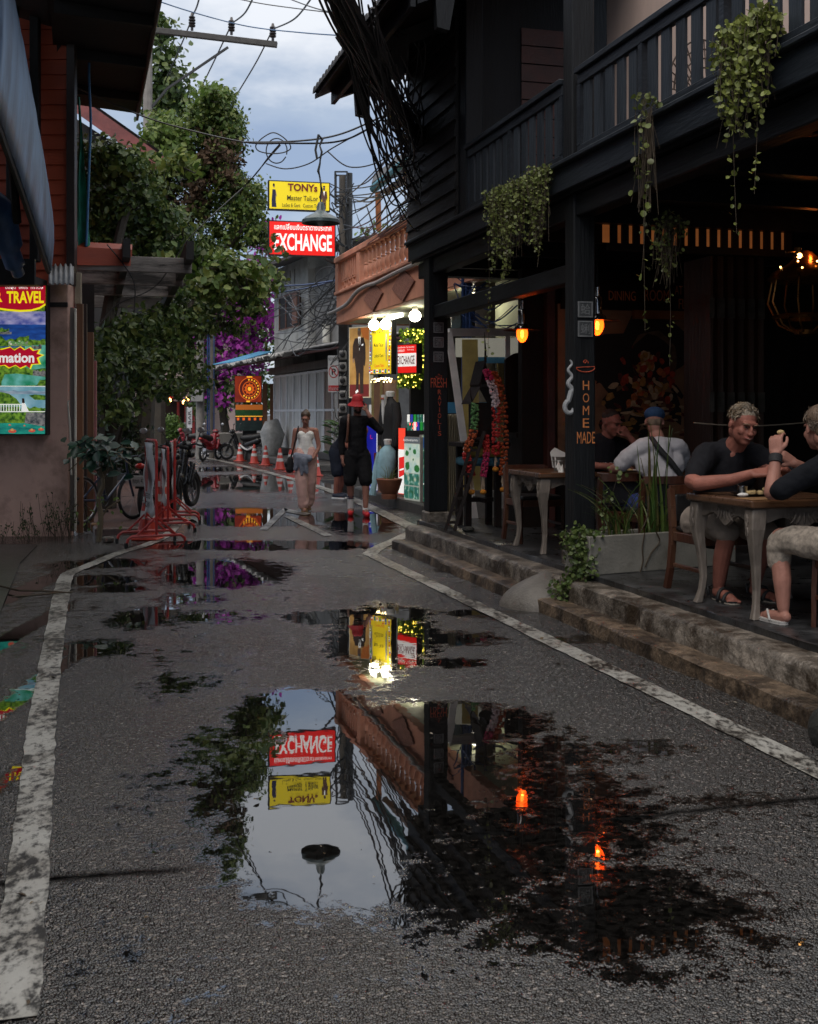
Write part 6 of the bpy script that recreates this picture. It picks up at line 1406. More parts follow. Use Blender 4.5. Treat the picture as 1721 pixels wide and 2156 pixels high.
b.add(v, [(i*7+k, i*7+k+1, (i+1)*7+k+1, (i+1)*7+k) for i in range(len(T_)-1) for k in range(6)]); o = b.build('sheet', M_TARP, t, smooth='all'); o.modifiers.new('thick','SOLIDIFY').thickness = 0.02
b = MB(); b.tube([p-o0+Vector((-0.02,0.0,-0.02)) for p in B_], 0.03, 6); b.build('edge_pole', M_SOFFIT, t)
t = thing('rolled_tarpaulin', 'crumpled blue tarpaulin hanging under the awning above the travel poster', 'tarpaulin', P(20,520,14.2)); o0 = t.location
b = MB(); b.tube(smoothpts([P(-40,420,13.8)-o0,P(0,455,14)-o0,P(18,520,14.2)-o0,P(32,560,14.3)-o0,P(40,580,14.4)-o0],5), [0.20]*6+[0.17]*5+[0.12]*5+[0.075]*4+[0.035], 12); b.build('tarp', M('deep blue tarpaulin', (0.05,0.10,0.20), 0.4, 0.4, 4, 0.5, stretch=(1,1,0.4)), t, smooth='all')
b = MB(); b.tube(smoothpts([P(18,270,13)-o0,P(26,320,13.2)-o0,P(30,400,13.5)-o0,P(36,468,13.8)-o0],4), 0.05, 6); b.build('dark_strap', M_SOFFIT, t)
# green netting down the side of the upper floor
t = thing('green_net', 'dark green net hanging down beside the red clapboard corner', 'net', P(178,400,16.4)); o0 = t.location
b = MB(); v = []; m = 14
for j in range(m+1):
    y = 205+315*j/m; x0 = 163+6*math.sin(j*.5)*.5; x1 = 168+ (22*(j/m)) 
    for k in range(5): v.append(P(x0+(x1-x0)*k/4, y, 16.3+0.12*math.sin(k*2.1+j*.3)) - o0)
b.add(v, [(j*5+k, j*5+k+1, (j+1)*5+k+1, (j+1)*5+k) for j in range(m) for k in range(4)]); b.build('net', M('dark green net', (0.015,0.22,0.14), 0.7, 0.4, 5, 0.3), t, smooth='all')
b = MB(); b.tube(smoothpts([P(192,62,16.2)-o0,P(187,150,16.2)-o0,P(191,260,16.2)-o0,P(188,330,16.2)-o0,P(183,480,16.2)-o0,P(181,520,16.2)-o0],5), 0.018, 6); o = b.build('blue_hose', M('blue hose', (0.02,0.12,0.26), 0.45, 0.2), t, smooth='all')

# pergola over the pavement
M_PERG = M('bleached grey timber', (0.34,0.30,0.27), 0.75, 0.45, 5, 0.4, 30, stretch=(0.2,1,1), dirt=(0.03,0.026,0.023), dirt_scale=2.5, dirt_lo=0.42, dirt_hi=0.6)
t = thing('pergola', 'bleached timber pergola of four slats reaching out over the left pavement', 'pergola', R(0,17,0), TH)
for s, zt_ in ((16.85,3.66),(18.3,3.63),(19.9,3.62),(22.2,3.62)):
    b = MB(); b.box(-0.25,1.50,s-17-0.03,s-17+0.03,zt_-0.10,zt_+0.11); b.build('slat', M_PERG, t, bevel=0.006)
for w in (0.60,1.44): b = MB(); b.hexa([(w-.05,-.6,3.70),(w+.05,-.6,3.70),(w+.05,6.2,3.40),(w-.05,6.2,3.40),(w-.05,-.6,3.95),(w+.05,-.6,3.95),(w+.05,6.2,3.52),(w-.05,6.2,3.52)]) ; b.build('rafter', M_SOFFIT, t)
for w, s in ((0.12,19.0),(0.02,22.5)): MB().box(w-.09,w+.09,s-17-.09,s-17+.09,0,3.6).build('post', M_SOFFIT, t)
o = MB().add([P(140,558,16.1),P(278,560,16.4),P(278,526,16.4),P(140,519,16.1),P(140,558,16.2),P(278,560,16.5),P(278,515,16.6),P(140,508,16.3)], [(0,1,2,3),(1,5,6,2),(3,2,6,7),(0,3,7,4),(4,7,6,5),(0,4,5,1)]).build('red_board', M_REDSID); tag(o, 'red brown timber board lying along the front of the pergola', 'board')
# house behind with a dull red barge board, and the pale upper storey behind the pergola
t = thing('gabled_house', 'dark house with a dull red barge board half hidden by leaves on the left', 'house', Vector((P(200,0,24.5).x, 24.5, 0))); o0 = t.location
a = P(150,212,24.4)-o0; c_ = P(338,345,24.4)-o0
b = MB(); b.bar(a, c_, 0.06, 0.30, (0,0,1)); b.build('barge_board', M('dull red board', (0.20,0.055,0.05), 0.6, 0.3, 4, 0.2), t)
b = MB(); b.add([a+Vector((0,0,.2)),c_+Vector((0,0,.2)),c_+Vector((0,5,.2)),a+Vector((0,5,.2)),a+Vector((0,-.05,.25)),c_+Vector((0,-.05,.25)),c_+Vector((0,5,.25)),a+Vector((0,5,.25))], [(0,3,2,1),(4,5,6,7),(0,1,5,4),(1,2,6,5),(2,3,7,6),(3,0,4,7)]); b.build('roof', M_TILE, t)
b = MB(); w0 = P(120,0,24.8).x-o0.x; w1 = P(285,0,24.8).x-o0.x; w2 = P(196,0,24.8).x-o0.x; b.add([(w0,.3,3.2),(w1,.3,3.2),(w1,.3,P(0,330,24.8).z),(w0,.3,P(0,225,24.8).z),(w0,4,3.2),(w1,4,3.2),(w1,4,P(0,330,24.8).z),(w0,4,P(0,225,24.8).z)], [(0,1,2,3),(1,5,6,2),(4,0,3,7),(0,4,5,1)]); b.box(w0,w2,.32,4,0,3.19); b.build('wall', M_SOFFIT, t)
t = thing('pale_house', 'pale panelled upper storey behind the pergola', 'house', Vector((P(300,0,30).x, 30, 0))); o0 = t.location
b = MB(); x0 = P(150,0,30).x-o0.x; x1 = P(372,0,30).x-o0.x; b.box(x0,x1,0,4,3.98,P(0,522,30).z); b.build('wall', M('pale panel', (0.62,0.60,0.54), 0.7, 0.1, 2, 0.05, dirt=(0.25,0.23,0.2), dirt_scale=1), t)
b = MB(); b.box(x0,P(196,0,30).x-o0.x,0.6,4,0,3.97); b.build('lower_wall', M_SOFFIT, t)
# ---------------------------------------------------------------- left pavement, kerb block, gutter
M_PAVL = M('wet red paving', (0.10,0.055,0.045), 0.4, 0.4, 6, 0.25, dirt=(0.03,0.022,0.02), dirt_scale=2.2)
M_PAVG = M('dark wet concrete apron', (0.035,0.032,0.031), 0.38, 0.5, 3, 0.35, 18, dirt=(0.014,0.012,0.011), dirt_scale=1.1)
pv = [P(200,1120,15.7),P(322,1118,15.9),P(352,1085,17),P(362,1060,19),P(365,1035,22.5),P(355,1010,27),P(330,985,34),P(150,985,34),P(150,1060,21)]
b = MB(); n = len(pv); b.add([(p.x,p.y,-0.02) for p in pv]+[(p.x,p.y,0.10) for p in pv], [tuple(range(n,2*n))]+[(i,(i+1)%n,n+(i+1)%n,n+i) for i in range(n)]); o = b.build('pavement', M_PAVL, bevel=0.02); tag(o, kind='structure')
b = MB(); q = [Rz(-6,2,0.012),Rz(-0.62,2,0.012),Rz(-0.62,13.4,0.012),Rz(-0.5,15.2,0.012),Rz(-6,17,0.012)]; b.add(q, [tuple(range(5))]); tag(b.build('apron', M_PAVG), kind='structure')
o = MB(); o.box(-0.22,0.22,-2.2,0.8,0,0.17); o = o.build('kerb_block', M('mossy grey kerb', (0.12,0.12,0.09), 0.7, 0.4, 5, 0.3), None, loc=R(-1.18,13.0), rot=(0,0,TH), bevel=0.03, seg=2); tag(o, 'grey mossy concrete kerb block at the left edge', 'kerb block')
rr = random.Random(4)
for lab, px, py, s, m_ in (('square tan wooden block beside the bicycle wheel', 201, 1120, 0.12, M('tan block', (0.22,0.12,0.05), 0.6)), ('flat pale stone at the foot of the small tree', 228, 1142, 0.13, M_CONC)):
    p = G(px, py); b = MB(); b.box(-s/2,s/2,-s/2,s/2,0,s*1.0 if s < .125 else 0.07); o = b.build('wooden_block' if s < .125 else 'flat_stone', m_, None, loc=p, rot=(0,0,0.3), bevel=0.015); tag(o, lab, 'block' if s < .125 else 'stone')
t = thing('fallen_branch', 'thin dark forked branch lying across the left gutter', 'branch', G(70,1245,0.02)); o0 = t.location
b = MB(); b.tube([G(0,1234,0.03)-o0,G(40,1243,0.03)-o0,G(90,1244,0.03)-o0,G(130,1247,0.025)-o0],0.009,5); b.tube([G(25,1256,0.03)-o0,G(70,1253,0.03)-o0,G(128,1247,0.03)-o0,G(152,1247,0.02)-o0],0.008,5); b.build('twigs', M_STEM, t)
# weeds at the foot of the wall
M_WEED = LEAF('weed green', [(0.02,0.035,0.01),(0.05,0.07,0.02),(0.08,0.09,0.03)], 0.6, 0.15)
def weeds(px, py, n, spread, hh, label, seed):
    r_ = random.Random(seed); o_ = G(px, py); o_.y = min(o_.y, 15.5); t = thing('weeds', label, 'weeds', o_, 0, 'weeds along the wall foot'); b = MB(); cs = []; ns = []; us = []
    for k in range(n):
        p = Vector((r_.gauss(0,spread), r_.uniform(-.12,.03), 0)); e = p+Vector((r_.gauss(0,.08), r_.uniform(-.08,.02), r_.uniform(.3,1)*hh)); b.tube([p,(p+e)/2+Vector((r_.gauss(0,.02),0,0)),e],0.003,3)
        for j in range(4): cs.append(p.lerp(e, r_.uniform(.4,1))+Vector((r_.gauss(0,.02),r_.gauss(0,.02),0))); ns.append((r_.gauss(0,1),-.5,r_.gauss(.4,1))); us.append((r_.gauss(0,1),0,r_.gauss(.5,1)))
    b.build('stems', M_STEM, t); leaf_mesh('leaves', cs, ns, us, 0.045, M_WEED, t, 0.5)
weeds(100,1135,34,0.22,0.5,'tall dry weeds in front of the pink wall foot',1); weeds(135,1132,26,0.10,0.6,'dark weeds at the right corner of the pink wall',2); weeds(30,1140,14,0.15,0.3,'low weeds at the left end of the pink wall',3)
# small broad-leaved tree in the pavement
t = thing('young_tree', 'young thin trunked tree with broad dark leaves growing before the plank door', 'tree', G(207,1140)); o0 = t.location
b = MB(); tr = [(0,0,0),(0.03,0,0.3),(0.0,0,0.55),(0.06,0,0.72),(0.02,0,0.95),(0.08,0,1.15)]; b.tube(smoothpts([Vector(p) for p in tr],4), [0.035]*6+[0.03]*6+[0.024]*6+[0.018]*3, 7); b.tube([(0.03,0,0.28),(0.12,-.02,0.42),(0.28,-.03,0.52)],0.012,5)
for k in range(9): a = rr.uniform(0,6.28); b.tube([(0.05,0,rr.uniform(.7,1.1)),(0.05+.2*math.cos(a),.2*math.sin(a),rr.uniform(1.0,1.2)),(0.05+.42*math.cos(a),.3*math.sin(a),rr.uniform(.85,1.25))],0.008,4)
b.build('trunk', M('pale bark', (0.13,0.10,0.06), 0.8, 0.3, 8, 0.3), t, smooth=True)
n = 120; cs = np.stack([rng.normal(0.08,0.21,n), rng.normal(-0.05,0.16,n), rng.normal(1.08,0.13,n)],1); nn = np.stack([rng.normal(0,.4,n), rng.normal(-.5,.4,n), rng.normal(1,.3,n)],1); uu = np.stack([cs[:,0]-.08, cs[:,1], np.full(n,-.12)],1)
cs = cs[(cs[:,2] > .75)]; nn = nn[:len(cs)]; uu = uu[:len(cs)]
leaf_mesh('leaves', cs, nn, uu, 0.17, LEAF('broad dark leaf', [(0.006,0.03,0.022),(0.015,0.05,0.035),(0.03,0.07,0.04)], 0.3, 0.1), t, 0.62, sizes=rng.uniform(.10,.21,len(cs)))
n = 26; cs = np.stack([rng.normal(0.1,0.2,n), rng.normal(-0.05,0.1,n), rng.uniform(.15,.6,n)],1)
leaf_mesh('low_leaves', cs, rng.normal(size=(n,3))+np.array([0,-1,.5]), rng.normal(size=(n,3)), 0.06, LEAF('young leaf', [(0.08,0.13,0.03),(0.14,0.2,0.05)], 0.4, 0.2), t, 0.6)
# bicycle
M_BIKE = M('dark blue bicycle paint', (0.012,0.02,0.045), 0.35, 0.3); M_RUB = M('tyre rubber', (0.012,0.012,0.012), 0.8, 0.3, 20, 0.2); M_SIL = M('scuffed alloy', (0.32,0.32,0.33), 0.35, 0.3, 10, 0.1, metal=0.8)
def ring(b, c, R_, r, axis, n=28, m=7):
    Z_ = Vector(axis).normalized(); X_ = Z_.orthogonal().normalized(); Y_ = Z_.cross(X_); c = Vector(c); vs = []; fs = []
    for i in range(n):
        a = 2*math.pi*i/n; d = X_*math.cos(a)+Y_*math.sin(a)
        for j in range(m): bb = 2*math.pi*j/m; vs.append(c + d*(R_+r*math.cos(bb)) + Z_*(r*math.sin(bb)))
    for i in range(n):
        for j in range(m): fs.append((i*m+j, ((i+1)%n)*m+j, ((i+1)%n)*m+(j+1)%m, i*m+(j+1)%m))
    b.add(vs, fs)
t = thing('bicycle', 'dark blue bicycle leaning in the shade behind the young tree', 'bicycle', Vector((P(228,0,16.6).x, 16.6, 0.10)), rad(62))
for x in (-0.52, 0.52):
    b = MB(); ring(b, (x,0,0.33), 0.31, 0.022, (0,1,0)); w_ = b.build('wheel', M_RUB, t, smooth='all')
    b = MB(); ring(b, (x,0,0.33), 0.285, 0.010, (0,1,0), 28, 5)
    for k in range(10): a = k*math.pi/5; b.tube([(x,0,0.33),(x+0.28*math.cos(a),0,0.33+0.28*math.sin(a))],0.0025,3)
    b.build('rim', M_SIL, w_)
b = MB(); b.tube([(-0.52,0,0.33),(-0.05,0,0.30),(0.38,0,0.66),(-0.14,0,0.66),(-0.05,0,0.30)],0.018,8); b.tube([(-0.52,0,0.33),(-0.14,0,0.66)],0.013,8); b.tube([(0.52,0,0.33),(0.40,0,0.64),(0.36,0,0.86)],0.017,8); b.build('frame', M_BIKE, t, smooth=True)
b = MB(); b.tube([(0.30,-0.28,0.92),(0.36,-0.1,0.90),(0.36,0.1,0.90),(0.30,0.28,0.92)],0.014,8); b.build('handlebar', M_STEELD, t, smooth=True)
b = MB(); b.ell((-0.20,0,0.80),0.13,0.07,0.04,10,6); b.tube([(-0.14,0,0.64),(-0.18,0,0.79)],0.014,6); b.build('saddle', M_RUB, t, smooth=True)
b = MB(); ring(b, (-0.05,0.03,0.30), 0.085, 0.008, (0,1,0), 18, 5); b.tube([(-0.05,0.06,0.30),(0.02,0.06,0.15)],0.010,5); b.box(-0.02,0.06,0.05,0.14,0.13,0.16); b.build('crank', M_STEELD, t)
# ---------------------------------------------------------------- red folding sign stands
M_REDP = M('chipped red paint', (0.33,0.022,0.018), 0.4, 0.25, 8, 0.1, dirt=(0.10,0.02,0.015), dirt_scale=5); M_BANN = M('white vinyl banner', (0.62,0.62,0.63), 0.55, 0.15, 3, 0.15)
def stand(px, py, H, rz, label, words):
    t = thing('sign_stand', label, 'sign', G(px, py), rz, 'red sign stands on the left kerb')
    b = MB(); W_ = 0.60
    pts = [(-W_/2,0,0.24)]+[(-W_/2,0,H-0.06),(-W_/2+0.02,0,H-0.015),(-W_/2+0.06,0,H),(W_/2-0.06,0,H),(W_/2-0.02,0,H-0.015),(W_/2,0,H-0.06)]+[(W_/2,0,0.24)]
    b.tube(pts,0.018,8); b.tube([(-W_/2,0,0.30),(W_/2,0,0.30)],0.015,8); b.build('frame', M_REDP, t, smooth=True)
    for x in (-W_/2, W_/2):
        b = MB(); b.tube([(x,-0.36,0.02),(x,-0.34,0.10),(x,-0.29,0.135),(x,0.29,0.135),(x,0.34,0.10),(x,0.36,0.02)],0.018,8); b.tube([(x,-0.24,0.14),(x,0,0.36)],0.014,6); b.tube([(x,0.24,0.14),(x,0,0.36)],0.014,6); b.tube([(x,0,0.13),(x,0,0.26)],0.016,8); f_ = b.build('foot', M_REDP, t, smooth=True)
        b = MB(); b.tube([(x,-0.36,0.0),(x,-0.36,0.06)],0.022,8); b.tube([(x,0.36,0.0),(x,0.36,0.06)],0.022,8); b.build('rubber_cap', M_RUB, f_)
    b = MB(); v = []; n, m = 8, 12
    for j in range(m+1):
        for k in range(n+1): v.append((-W_/2+0.03+(W_-0.06)*k/n+random.uniform(-.006,.006), -0.026+0.02*math.sin(j*.8+k*.5), H-0.03-(H-0.40)*j/m*(1+0.04*math.sin(k*1.3))))
    b.add(v, [(j*(n+1)+k, (j+1)*(n+1)+k, (j+1)*(n+1)+k+1, j*(n+1)+k+1) for j in range(m) for k in range(n)]); bn = b.build('banner', M_BANN, t, smooth='all'); bn.modifiers.new('thick','SOLIDIFY').thickness = 0.004
    for i, (s_, z, h_) in enumerate(words): text(s_, (0,-0.062,z), (1,0,0), (0,0,1), W_*0.72, h_, INK, bn, bold=0.02)
    b = MB(); b.prism([(-.10,0),(0,.2),(.10,0),(.05,-.22),(-.05,-.22)], (0,-0.058,H*0.68), (1,0,0), (0,0,1), (0,-0.002,0)); b.build('emblem', M_REDP, bn)
    return t
stand(318,1146,1.28,rad(-66),'nearest red tube sign stand with a white banner turned edge on at the left kerb',(('ห้ามจอด',0.62,0.10),('SHOW',0.50,0.08)))
stand(348,1118,1.15,rad(-72),'second red sign stand with a narrow white banner just behind the nearest one',(('OPEN',0.55,0.08),))
stand(368,1100,1.22,rad(-80),'third red sign stand seen edge on against the scooters',(('BAR',0.55,0.08),))
# ================================================================= far end of the street
M_SHEDW = M('streaked white shed panel', (0.62,0.62,0.59), 0.6, 0.12, 2, 0.1, stretch=(1,1,0.25), dirt=(0.20,0.17,0.14), dirt_scale=1.4, dirt_lo=0.5, dirt_hi=0.75)
M_SHEDF = M('white shed post', (0.80,0.81,0.82), 0.5, 0.1)
M_TIN = M('grey tin roofing', (0.24,0.235,0.23), 0.5, 0.45, 6, 0.3, dirt=(0.07,0.05,0.04), dirt_scale=4)
M_OLDW = M('stained grey white render', (0.34,0.335,0.31), 0.8, 0.18, 1.2, 0.15, dirt=(0.09,0.085,0.075), dirt_scale=0.8, dirt_lo=0.48, dirt_hi=0.72)
M_OLDW2 = M('stained grey render', (0.19,0.185,0.175), 0.8, 0.25, 1.2, 0.15, dirt=(0.07,0.065,0.06), dirt_scale=0.8, dirt_lo=0.45, dirt_hi=0.7)
sA = P(576,0,42.0); sB = P(718,0,34.0); sA.z = sB.z = 0; sx = (sB-sA).normalized(); sy = Vector((-sx.y, sx.x, 0)); SL = (sB-sA).length; srz = math.atan2(sx.y, sx.x)
t = thing('panelled_shed', 'white panelled shed with a ragged tin lean-to roof at the bend', 'shed', sA, srz)
b = MB(); b.box(-0.2,SL+1,-0.9,5,0,0.22); b.box(-0.1,SL+0.6,-0.02,5,0.22,0.45); b.build('plinth', M_KERB, t, bevel=0.03)
n = 9
for k in range(n):
    x0 = SL*k/n; x1 = SL*(k+1)/n; MB().box(x0+0.05,x1-0.05,0.03,0.06,0.46,2.95).build('panel', M_SHEDW if k < 7 else M('rusty shed panel', (0.25,0.17,0.12), 0.6, 0.4, 3, 0.1, stretch=(1,1,0.3)), t)
for k in range(n+1): MB().box(SL*k/n-0.045,SL*k/n+0.045,-0.01,0.07,0.455,2.95).build('post', M_SHEDF, t)
for z in (1.72, 2.9): MB().box(0.05,SL-0.05,-0.008,0.028,z-0.035,z+0.035).build('rail', M_SHEDF, t)
MB().box(-0.3,SL+0.4,-0.1,0.1,2.98,3.22).build('header_beam', M_GREYWOOD, t)
b = MB(); b.add([(-2.1,-1.7,3.18),(SL+0.9,-1.5,3.22),(SL+0.9,3,4.0),(-2.1,3,4.0),(-2.1,-1.7,3.24),(SL+0.9,-1.5,3.28),(SL+0.9,3,4.06),(-2.1,3,4.06)], [(0,3,2,1),(4,5,6,7),(0,1,5,4),(1,2,6,5),(2,3,7,6),(3,0,4,7)]); rf = b.build('roof', M('dark red underside', (0.06,0.02,0.018), 0.7, 0.3), t)
b = MB(); m = 150; v = []
for k in range(m+1):
    x = -2.15+(SL+3.1)*k/m; z = 0.05*math.sin(k*1.9)+random.uniform(-.02,.02); v += [(x,-1.85+random.uniform(-.08,.08),3.26+z),(x,-0.6,3.52+z*0.8),(x,2.8,4.12+z*.5)]
b.add(v, [(3*k+j,3*k+3+j,3*k+4+j,3*k+1+j) for k in range(m) for j in range(2)]); b.build('tin_sheets', M_TIN, rf).modifiers.new('thick','SOLIDIFY').thickness = 0.03
o = MB().add([P(446,769,41),P(512,760,39.5),P(572,742,42.5),P(545,742,43.5),P(446,767.5,41),P(512,757.5,39.5),P(572,740,42.5),P(545,740,43.5)], [(0,1,2,3),(7,6,5,4),(0,4,5,1),(1,5,6,2),(2,6,7,3),(3,7,4,0)]).build('blue_awning', M('bright blue sheeting', (0.05,0.24,0.42), 0.5, 0.2, 3)); tag(o, 'bright blue sheet awning sticking out left of the tin roof', 'awning')
# old grey house above the shed
hA = P(577,0,44.0); hB = P(648,0,40.0); hA.z = hB.z = 0; hx = (hB-hA).normalized(); HL = (hB-hA).length
t = thing('old_house', 'stained grey white two storey house with one brown shuttered window above the shed', 'house', hA, math.atan2(hx.y, hx.x))
z1 = 6.9
b = MB(); b.box(0,HL,0,6,0,z1); b.build('wall', M_OLDW, t)
b = MB(); b.box(HL+0.01,HL+3.0,0.25,6,0,z1-0.4); b.build('side_wall', M_OLDW2, t)
wx0, wx1, wz0, wz1 = HL*0.20, HL*0.80, P(0,688,42).z, P(0,622,42).z
MB().box(wx0,wx1,-0.03,-0.004,wz0,wz1).build('window', M_SOFFIT, t)
b = MB()
for x in (wx0,(wx0*2+wx1)/3,(wx0+wx1*2)/3,wx1): b.box(x-0.04,x+0.04,-0.06,-0.031,wz0-0.04,wz1+0.04)
b.box(wx0-.04,wx1+.04,-0.07,-0.061,wz0-0.07,wz0-0.03); b.box(wx0-.04,wx1+.04,-0.07,-0.061,wz1+0.0,wz1+0.05); b.build('window_frame', M('reddish brown frame', (0.12,0.05,0.03), 0.6, 0.3), t)
MB().box(wx1-0.02,wx1+0.5,-0.30,-0.26,wz0,wz1-0.1).build('shutter', M('reddish brown frame', (0.12,0.05,0.03), 0.6, 0.3), t)
b = MB(); b.add([(-1.4,-1.2,z1-0.25),(HL+3.4,-0.9,z1-0.25),(HL+2.2,3,z1+0.75),(0.6,3,z1+0.95),(-1.4,-1.2,z1-0.15),(HL+3.4,-0.9,z1-0.15),(HL+2.2,3,z1+0.85),(0.6,3,z1+1.05)], [(0,3,2,1),(4,5,6,7),(0,1,5,4),(1,2,6,5),(2,3,7,6),(3,0,4,7)]); b.build('roof', M('dull brown tin roof', (0.06,0.048,0.042), 0.7, 0.4, 4, 0.3), t)
for k in range(5): MB().box(0.5+0.55*k,0.54+0.55*k,-0.02,-0.004,z1-1.2,z1-0.26).build('lath', M_GREYWOOD, t)
b = MB(); b.tube([(HL+1.7,0.1,3.9),(HL+1.7,0.1,4.5)],0.13,10); b.build('vent_pipe', M_WHITEPL, t)
# lane bar with red light tubes far down the street
bz = Vector((P(330,0,56).x,56,0))
t = thing('red_bar', 'low bar front far down the lane with red light tubes under its dark awning', 'bar', bz)
def bx_(x0,x1,y0,y1,d,th): a = P(x0,y1,d)-bz; c_ = P(x1,y0,d)-bz; b = MB(); b.box(a.x,c_.x,a.y,a.y+th,max(a.z,0),c_.z); return b
bx_(205,470,690,952,57,0.3).build('wall', M('pale pink grey render', (0.30,0.24,0.22), 0.8, 0.2, 1), t)
bx_(335,372,862,950,56.5,0.3).build('dark_opening', M_SOFFIT, t); bx_(340,412,845,950,56.2,0.25).build('doorway', M_INT, t)
for x in (372,388,404): bx_(x,x+5,846,950,55.6,0.15).build('red_column', M('deep red paint', (0.22,0.012,0.012), 0.5, 0.2), t)
b = MB(); p0 = P(325,838,54)-bz; p1 = P(447,808,54)-bz; b.add([p0,p1,p1+Vector((0,2.4,.6)),p0+Vector((0,2.4,.6)),p0+Vector((0,0,.12)),p1+Vector((0,0,.12)),p1+Vector((0,2.4,.72)),p0+Vector((0,2.4,.72))], [(0,3,2,1),(4,5,6,7),(0,1,5,4),(1,2,6,5),(2,3,7,6),(3,0,4,7)]); b.build('awning', M_SOFFIT, t)
RT = E('red light tube', (1.0,0.03,0.02), 4.5)
b = MB(); b.tube([P(290,832,53.8)-bz,P(330,822,53.8)-bz,P(368,819,53.8)-bz],0.05,6); b.build('light_tube', RT, t); b = MB(); b.tube([P(244,830,53.5)-bz,P(262,828,53.5)-bz],0.08,6); b.build('light_tube', RT, t)
b = MB()
for x, y in ((234,849),(224,848),(240,846),(246,850),(314,845),(329,844),(393,841),(388,847),(356,843)): b.ell(P(x,y,52)-bz,0.10,nu=8,nv=6)
b.build('warm_bulb', E('far warm bulb', (1.0,0.42,0.10), 9), t)
bx_(290,365,832,843,55.0,0.1).build('red_valance', E('red valance glow', (0.5,0.02,0.02), 0.5), t)
t = thing('upper_terrace_house', 'washed out pink and grey upper storeys far behind the red bar', 'house', Vector((P(330,0,66).x,66,0))); o0 = t.location
b = MB(); a = P(180,960,66)-o0; c_ = P(500,715,66)-o0; b.box(a.x,c_.x,0,4,0,c_.z); b.build('wall', M('washed pink wall', (0.30,0.22,0.20), 0.8, 0.3, 0.6), t)
for k in range(7): a = P(300+k*22,800,65.9)-o0; c_ = P(312+k*22,765,65.9)-o0; b = MB(); b.box(a.x,c_.x,-0.05,-0.01,a.z,c_.z); b.build('window', M_SOFFIT, t)
# low wall, hedge, banners, poles
o = MB(); p0 = P(452,0,43); p1 = P(585,0,45); o.bar((p0.x,p0.y,0.50),(p1.x,p1.y,0.50),0.3,0.85); o = o.build('low_wall', M('cream low wall', (0.30,0.28,0.25), 0.7, 0.2, 1.5), None, bevel=0.03); tag(o, 'low cream wall behind the parked motorbikes', 'wall')
M_HEDGE = LEAF('hedge green', [(0.03,0.07,0.012),(0.07,0.13,0.02),(0.12,0.19,0.04)], 0.5, 0.2)
t = thing('hedge', 'loose light green hedge in front of the red bar', 'hedge', Vector((P(335,0,47).x,47,0))); cs = []; ds = []
for px, py, rx, ry in ((305,895,20,20),(335,888,24,22),(362,892,20,22),(380,905,14,16),(325,912,30,14),(360,915,25,12)):
    c = P(px,py,47)-t.location; p, d = clump((c.x,c.y,c.z),(rx*47/FPX,0.5,ry*47/FPX),420,0.3); cs.append(p); ds.append(d)
cs = np.concatenate(cs); ds = np.concatenate(ds); leaf_mesh('leaves', cs, ds+rng.normal(0,.6,ds.shape), rng.normal(size=ds.shape), 0.11, M_HEDGE, t, 0.55)
t = thing('fan_art_panel', 'glowing orange and red disc painting on a board beside the shed', 'art panel', P(522,846,42.5)); o0 = t.location
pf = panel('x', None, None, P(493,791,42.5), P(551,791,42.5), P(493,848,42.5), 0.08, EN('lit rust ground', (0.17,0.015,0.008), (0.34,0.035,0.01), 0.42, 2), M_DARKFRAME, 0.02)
for ch in list(pf[0].children): ch.parent = t; ch.location = pf[0].location - o0
bpy.data.objects.remove(pf[0]); 
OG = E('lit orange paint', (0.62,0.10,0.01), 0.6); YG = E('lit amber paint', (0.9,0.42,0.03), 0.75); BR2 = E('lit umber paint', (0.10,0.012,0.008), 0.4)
pf = (t, pf[1]+Vector((0,0,0))+(P(522,848,42.5)*0), *pf[2:])
items = [(OG, ellp(.12,.02,.80,.86,26)), (BR2, ellp(.12,.02,.74,.80,26)), (OG, ellp(.1,.02,.52,.56,22)), (BR2, ellp(.1,.02,.46,.5,22)), (OG, [(.1+(.40 if k % 2 else .30)*math.cos(k*math.pi/10), .02+(.44 if k % 2 else .33)*math.sin(k*math.pi/10)) for k in range(20)]), (BR2, ellp(.1,.02,.19,.2,16)), (YG, ellp(.1,.02,.13,.15,14)), (YG, [(-.1,.95),(.3,.95),(.3,.86),(-.1,.86)]), (YG, [(-.15,-.86),(.15,-.86),(.12,-.96),(-.12,-.96)])]
for k in range(13): a = -2.3+k*0.33; items.append((YG, ellp(.12+.63*math.cos(a), .02+.68*math.sin(a), .06, .07, 8)))
pf = list(pf); pf[1] = pf[1]; 
art((pf[0],)+tuple(pf[1:]), items) if False else None
fo = pf[7]; lc, ux, uy, w_, h_, nrm = pf[1], pf[2], pf[3], pf[4], pf[5], pf[6]
b = MB()
for i, (m, pl) in enumerate(items): b.use(m); b.flat([(x*w_/2, y*h_/2) for x, y in pl], lc+nrm*(0.003+0.0008*i), ux, uy)
b.build('artwork', None, fo)
b = MB(); a = P(495,907,42.3)-o0; c_ = P(553,852,42.3)-o0; b.box(a.x,c_.x,-0.2,0.3,a.z,c_.z); cb = b.build('painted_box', M('dark teal paint', (0.012,0.03,0.028), 0.5, 0.4, 4), t)
b = MB(); H_ = c_.z-a.z
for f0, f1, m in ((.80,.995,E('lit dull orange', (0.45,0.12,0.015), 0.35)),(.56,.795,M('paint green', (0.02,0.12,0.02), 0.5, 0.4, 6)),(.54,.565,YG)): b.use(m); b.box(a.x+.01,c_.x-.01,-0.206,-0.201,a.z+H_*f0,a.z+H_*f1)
for k in range(5): b.use(OG); b.box(a.x+.06+.2*k,a.x+.14+.2*k,-0.206,-0.201,a.z+H_*.40,a.z+H_*.50)
b.build('stripes', None, cb)
